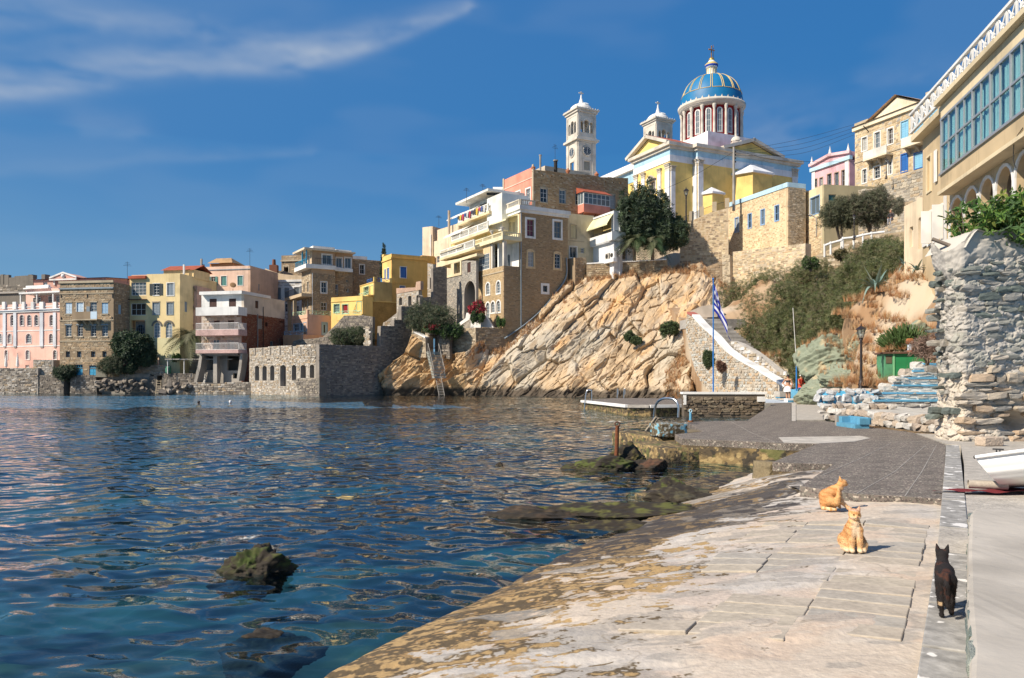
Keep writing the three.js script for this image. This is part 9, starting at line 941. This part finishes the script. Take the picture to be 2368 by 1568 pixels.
{
const t=thing('ginger_cat','ginger tabby cat sitting upright with a pale chest and white paws','cat',gnd(1973,1274,0.49),-0.12);t.position.y=0.495;
const g=skin([[0,0.085,-0.085,0.082,0,0.185,-0.005,0.072],[0,0.185,0,0.07,0,0.255,0.02,0.048],[0,0.25,0.015,0.046,0,0.31,0.025,0.042],...both([0.055,0.085,-0.06,0.062,0.078,0.05,0.015,0.042]),...both([0.078,0.03,0.02,0.03,0.07,0.018,0.07,0.021]),...both([0.036,0.19,0.035,0.034,0.034,0.09,0.062,0.024]),...both([0.034,0.09,0.062,0.023,0.033,0.03,0.07,0.019]),...both([0.033,0.018,0.072,0.021,0.034,0.016,0.092,0.019,0.008]),[0,0.335,0.025,0.049,0,0.335,0.04,0.047,0.01],...both([0.026,0.32,0.05,0.026,0.02,0.312,0.07,0.017,0.012]),[0,0.33,0.07,0.016,0,0.318,0.088,0.012,0.01],[0,0.3,0.065,0.015,0,0.298,0.075,0.011,0.01],...both([0.03,0.362,0.03,0.02,0.047,0.408,0.024,0.004,0.008]),...both([0.038,0.365,0.03,0.012,0.05,0.39,0.026,0.004,0.006]),[0.06,0.03,-0.14,0.02,0.11,0.02,-0.08,0.017],[0.11,0.02,-0.08,0.017,0.105,0.018,0.0,0.014]],0.005,0.018);
furry(t,g,(p)=>{let c=tabby(p);const chest=sm(0.05,0.02,Math.abs(p.x))*sm(0.10,0.16,p.y)*sm(0.30,0.25,p.y)*sm(0.03,0.06,p.z);c=mixc(c,[0.80,0.68,0.5],chest*0.75);c=mixc(c,[0.82,0.72,0.58],sm(0.04,0.02,p.y)*0.85);c=mixc(c,[0.80,0.58,0.33],sm(0.16,0.05,p.y)*0.45);if(p.y>0.295&&p.z>0.06)c=mixc(c,[0.80,0.60,0.38],sm(0.33,0.31,p.y)*0.7);if(p.y>0.345)c=mixc(c,[0.46,0.18,0.05],sm(0.3,0.9,Math.sin(p.x*330))*0.5);if(p.y>0.368&&p.z>0.028)c=mixc(c,[0.62,0.36,0.27],0.6);return c;},{n:22000,len:0.0095});
for(const s of[-1,1]){const e=eye(t,s*0.02,0.338,0.079,0.0085,M_eye);part('pupil',new THREE.SphereGeometry(0.0042,8,6).scale(0.7,1.3,1).translate(s*0.02,0.337,0.0855),M_pupil,e,0);}eye(t,0,0.322,0.099,0.0062,M_nose,'nose');part('whisker',[-1,1].flatMap((q)=>[0,1,2].map((j)=>bar(V(q*0.016,0.313 - j*0.004,0.088),V(q*0.075,0.322 - j*0.014,0.082),0.0007,3))),C.white,t,0);part('mouth',tube([V(-0.014,0.306,0.086),V(-0.006,0.309,0.093),V(0,0.313,0.095),V(0.006,0.309,0.093),V(0.014,0.306,0.086)],0.0014,12,5),M([0.2,0.07,0.04],{map:null}),t,0);
const u=thing('ginger_cat','ginger cat hunched and scratching its neck with a raised hind leg','cat',gnd(1922,1168,0.5),-0.15);u.position.y=0.45;
const h=skin([[-0.05,0.085,-0.01,0.082,-0.055,0.16,-0.01,0.078],[-0.055,0.16,-0.01,0.078,0.03,0.225,-0.01,0.064],[0.03,0.225,-0.01,0.062,0.085,0.27,-0.005,0.045],[0.085,0.265,-0.005,0.045,0.12,0.315,0,0.04],[0.122,0.328,0,0.046,0.138,0.326,0,0.044,0.01],[0.15,0.322,0,0.03,0.178,0.312,0,0.016,0.012],[0.16,0.303,0,0.018,0.174,0.3,0,0.011,0.01],[0.105,0.36,0.026,0.018,0.093,0.402,0.034,0.004,0.008],[0.11,0.36,-0.026,0.018,0.108,0.404,-0.036,0.004,0.008],[0.07,0.2,0.02,0.04,0.105,0.1,0.035,0.025],[0.105,0.1,0.035,0.025,0.185,0.028,0.04,0.018],[0.185,0.022,0.04,0.018,0.215,0.018,0.04,0.018],[0.06,0.18,-0.035,0.036,0.085,0.08,-0.045,0.023],[0.085,0.08,-0.045,0.023,0.11,0.02,-0.045,0.018],[-0.03,0.11,0.05,0.058,0.03,0.1,0.09,0.046],[0.03,0.1,0.09,0.042,0.055,0.16,0.095,0.024],[0.055,0.16,0.095,0.022,0.062,0.225,0.075,0.017],[0.062,0.225,0.075,0.018,0.07,0.262,0.058,0.016],[-0.02,0.06,-0.05,0.05,0.05,0.03,-0.06,0.03],[-0.1,0.04,0,0.026,-0.115,0.025,0.08,0.022],[-0.115,0.025,0.08,0.021,-0.04,0.02,0.13,0.02],[-0.04,0.02,0.13,0.02,0.015,0.018,0.14,0.016]],0.005,0.018);
furry(u,h,(p)=>{let c=mixc(tabby(p),[0.58,0.24,0.06],0.35);if(p.z>0.1&&p.y<0.06)c=mixc([0.78,0.62,0.42],[0.5,0.2,0.05],sm(0.0,0.6,Math.sin(p.x*110)));c=mixc(c,[0.78,0.6,0.38],sm(0.3,0.26,p.y)*sm(0.06,0.1,p.x)*0.5);return mixc(c,[0.72,0.46,0.2],sm(0.06,0.1,p.z)*0.5);},{n:18000,len:0.0095,seed:2});eye(u,0.156,0.336,0.031,0.0075,M_eye);eye(u,0.156,0.336,-0.031,0.0075,M_eye);eye(u,0.194,0.315,0,0.006,M_nose,'nose');
const b=thing('black_cat','black cat with rusty fur patches walking away along the kerb','cat',gnd(2184,1418,0.59),-0.42);b.position.y=0.59;b.scale.setScalar(0.84);
const k=skin([[0,0.215,0.11,0.066,0,0.235,0,0.072],[0,0.235,0,0.072,0,0.235,-0.13,0.062],[0,0.25,-0.13,0.055,0,0.3,-0.18,0.042],[0,0.325,-0.195,0.05,0,0.325,-0.21,0.048,0.01],[0,0.31,-0.24,0.022,0,0.305,-0.255,0.016,0.012],...both([0.032,0.355,-0.19,0.024,0.047,0.412,-0.185,0.004,0.008]),[-0.036,0.2,0.115,0.05,-0.042,0.125,0.13,0.03],[-0.042,0.125,0.13,0.028,-0.04,0.085,0.165,0.02],[-0.04,0.085,0.165,0.019,-0.036,0.022,0.15,0.016],[-0.036,0.018,0.14,0.018,-0.036,0.016,0.115,0.019],[0.036,0.2,0.1,0.05,0.046,0.13,0.06,0.032],[0.046,0.13,0.06,0.03,0.048,0.085,0.085,0.02],[0.048,0.085,0.085,0.019,0.048,0.024,0.05,0.016],[0.048,0.018,0.045,0.018,0.048,0.016,0.02,0.019],...both([0.034,0.2,-0.12,0.034,0.032,0.1,-0.125,0.022]),[0.032,0.1,-0.125,0.021,0.03,0.02,-0.15,0.018],[-0.032,0.1,-0.125,0.021,-0.03,0.02,-0.09,0.018],[0,0.245,0.165,0.022,-0.008,0.18,0.215,0.02],[-0.008,0.18,0.215,0.02,0.004,0.09,0.21,0.019],[0.004,0.09,0.21,0.019,0.03,0.06,0.2,0.014]].map((c)=>{const t=(y)=>y + 0.075*sm(0.03,0.22,y);return[c[0]*0.86,t(c[1]),c[2]*0.9,c[3]*(c[1]>0.18?0.88:0.85),c[4]*0.86,t(c[5]),c[6]*0.9,c[7]*(c[5]>0.18?0.88:0.85),c[8]];}),0.005,0.014);
furry(b,k,(p)=>{const n=fbm(p.x*26,p.y*26,p.z*26 + 0.3,3);let c=mixc([0.010,0.007,0.007],[0.05,0.016,0.008],sm(0.52,0.68,n));if(p.x<-0.03&&p.y<0.12&&p.y>0.095&&p.z>0.11)c=[0.4,0.28,0.16];return c;},{n:18000,len:0.008,seed:3});
}
// bathers
{
const hand=(x,y,z,dx,dy,dz)=>{const l=[[x,y,z,0.03,x + dx*0.07,y + dy*0.07,z + dz*0.07,0.028,0.01]];for(let k=0;k<4;k++){const o=(k - 1.5)*0.017,L=0.055 + 0.012*(k===1||k===2);l.push([x + dx*0.07 + o,y + dy*0.07,z + dz*0.07,0.0095,x + dx*(0.07 + L)+ o*1.2,y + dy*(0.07 + L)- 0.008,z + dz*(0.07 + L)+ 0.01,0.008,0.004]);}l.push([x + dx*0.02,y + dy*0.02,z + dz*0.02 + 0.02,0.011,x + dx*0.06 + 0.02,y + dy*0.06,z + dz*0.06 + 0.045,0.009,0.004]);return l;};
const sk=[0.46,0.25,0.15],w=thing('person','woman standing in a black bikini top, white skirt and dark cap, hand on hip','person',gnd(1822,928.5,0.575),-0.5);const leg=(s,f)=>[[s*0.09,0.92,0,0.1,s*0.085,0.5,f,0.062],[s*0.085,0.5,f,0.058,s*0.085,0.28,f - 0.02,0.055],[s*0.085,0.28,f - 0.02,0.052,s*0.08,0.07,f - 0.02,0.036],[s*0.08,0.035,f - 0.03,0.034,s*0.085,0.025,f + 0.14,0.026]];
const g=skin([...leg(1,0.03),...leg(-1,-0.03),[0.06,0.95,0,0.125,-0.06,0.95,0,0.125],[0,1.0,0,0.125,0,1.15,0.01,0.115],[0,1.15,0.01,0.115,0,1.32,0,0.12],...both([0.08,1.27,0.09,0.055,0.07,1.26,0.1,0.05]),...both([0.05,1.38,0,0.075,0.16,1.37,0,0.058]),[0,1.4,0,0.055,0,1.5,0.01,0.05],[0,1.57,0.01,0.085,0,1.6,0.0,0.088],[0,1.53,0.05,0.05,0,1.52,0.07,0.035],[0,1.565,0.09,0.014,0,1.55,0.112,0.013,0.008],...both([0.088,1.57,0,0.018,0.09,1.55,0,0.014,0.006]),[-0.17,1.37,0,0.055,-0.34,1.15,-0.05,0.042],[-0.34,1.15,-0.05,0.04,-0.18,1.03,0.06,0.03],...hand(-0.18,1.03,0.06,0.6,-0.2,0.5),[0.17,1.37,0,0.055,0.25,1.12,-0.02,0.042],[0.25,1.12,-0.02,0.04,0.2,0.95,0.1,0.03],...hand(0.2,0.95,0.1,-0.1,-0.9,0.2)],0.012,0.03);
colored(g,(p)=>{if(p.y>1.2&&p.y<1.34&&p.z>-0.02&&Math.abs(p.x)<0.16)return[0.012,0.012,0.014];if(p.y>1.25&&p.y<1.28&&Math.abs(p.x)<0.15)return[0.012,0.012,0.014];if(p.y>1.5&&p.z<0.04&&p.y<1.62)return[0.03,0.02,0.015];return sk;});part('body',g,vcm({rough:0.6}),w,0);
part('skirt',new THREE.LatheGeometry([[0.15,1.0],[0.19,0.93],[0.24,0.75],[0.27,0.62],[0.255,0.62]].map(([a,b])=>new THREE.Vector2(a,b)),40).scale(1,1,0.8),M([0.78,0.78,0.8],{map:null,side:THREE.DoubleSide}),w,0);const cp=part('cap',[new THREE.SphereGeometry(0.104,16,8,0,6.3,0,1.4).translate(0,1.6,0),new THREE.CylinderGeometry(0.075,0.075,0.012,12).scale(1,1,1).translate(0,1.615,0.1)],M([0.02,0.02,0.03],{map:null}),w,0);part('sunglasses',B(-0.07,0.07,1.572,1.598,0.07,0.098),M_pupil,w,0);part('mouth',B(-0.022,0.022,1.512,1.52,0.097,0.106),M([0.35,0.1,0.09],{map:null}),w,0);
const s=thing('person','person in a red-orange top and white hat sitting by the blue post','person',at(1851,913,47.5),0.5);const q=skin([...both([0.09,0.45,0,0.095,0.1,0.46,0.38,0.07]),...both([0.1,0.45,0.4,0.06,0.09,0.06,0.4,0.04]),...both([0.09,0.03,0.38,0.036,0.09,0.025,0.52,0.028]),[0,0.5,0,0.14,0,0.75,-0.02,0.13],[0,0.75,-0.02,0.13,0,0.92,0.02,0.12],...both([0.06,0.95,0.02,0.07,0.16,0.93,0.02,0.06]),[0,0.98,0.02,0.052,0,1.06,0.05,0.05],[0,1.13,0.06,0.086,0,1.16,0.05,0.088],[0,1.08,0.1,0.05,0,1.07,0.12,0.035],[0,1.12,0.14,0.013,0,1.11,0.16,0.012,0.008],...both([0.18,0.93,0.02,0.052,0.24,0.7,0.08,0.042]),...both([0.24,0.7,0.08,0.04,0.12,0.58,0.28,0.03]),...hand(0.12,0.58,0.28,-0.3,-0.3,0.7),...hand(-0.12,0.58,0.28,0.3,-0.3,0.7)],0.012,0.03);colored(q,(p)=>p.y>0.45&&p.y<1.0&&Math.abs(p.x)<0.24&&p.z<0.2?[0.55,0.06,0.03]:p.y<0.56&&p.y>0.36&&p.z<0.3?[0.02,0.16,0.4]:[0.42,0.2,0.11]);part('body',q,vcm({rough:0.7}),s,0);part('hat',[new THREE.SphereGeometry(0.105,16,8,0,6.3,0,1.5).translate(0,1.17,0.05),new THREE.CylinderGeometry(0.15,0.15,0.012,18).translate(0,1.18,0.07)],C.white,s,0);part('eye',[new THREE.SphereGeometry(0.009,6,5).translate(-0.03,1.14,0.13),new THREE.SphereGeometry(0.009,6,5).translate(0.03,1.14,0.13)],M_pupil,s,0);
const bn=thing('stone_bench','low white and blue painted block seat at the foot of the stairway wall','bench',at(1815,921,50.5),0.1);part('seat',B(-0.5,0.6,0.1,0.45,-0.5,0.3),M_concPale,bn);part('base',B(-0.45,0.55,0,0.099,-0.45,0.2),M_blueP,bn);const st=thing('painted_step_block','small blue and white painted block beside the standing bather','block',gnd(1834,930,0.575),0.05);part('block',B(-0.42,0.42,0,0.22,-0.4,0.2),C.white,st);part('blue_face',B(-0.43,0.43,0,0.12,0.201,0.22),M_blueP,st);const seat=thing('blue_seat_block','blue block under the sitting person','block',at(1851,913,47.5),0.5);part('block',B(-0.35,0.35,-0.3,0.34,-0.45,0.1),M_blueP,seat);
for(const[x,y,l,c,hat]of[[459,934,'swimmer with dark hair, only the head above the water',[0.012,0.01,0.01],0],[532,933,'swimmer in a white cap, only the head above the water',[0.75,0.75,0.75],1]]){const p=gnd(x,y,0),t=thing('person',l,'person',V(p.x,-0.16,p.z),2.6);const hd=skin([[0,0.26,0,0.1,0,0.31,0,0.108],[0,0.19,0.05,0.055,0,0.18,0.07,0.04],[0,0.0,0,0.06,0,0.16,0,0.06],[-0.22,-0.05,0,0.08,0.22,-0.05,0,0.08],[0,0.24,0.1,0.014,0,0.23,0.125,0.013,0.008],...both([0.105,0.24,0,0.02,0.107,0.22,0,0.015,0.006])],0.013,0.03);colored(hd,(v)=>(v.z<0.03 +(v.y - 0.28)*0.8&&v.y>0.2)||v.y>0.34?c:sk);part('head',hd,vcm({rough:0.6}),t,0);part('eye',[-0.04,0.04].map((e)=>new THREE.SphereGeometry(0.012,6,5).translate(e,0.26,0.098)),M_pupil,t,0);}
const f=thing('person','distant seated person in dark clothes on the wall below the mansion','person',at(...zp('z6',622,1400),67),-0.8);f.scale.setScalar(1.05);const fg=q.clone();colored(fg,(p)=>p.y>0.45&&p.y<1.0&&p.z<0.24?[0.03,0.025,0.03]:p.y>1.1&&p.z<0.1?[0.02,0.012,0.01]:p.y<0.5?[0.3,0.3,0.32]:[0.36,0.17,0.1]);part('body',fg,vcm({rough:0.7}),f,0);
}
renderer.render(scene,camera);
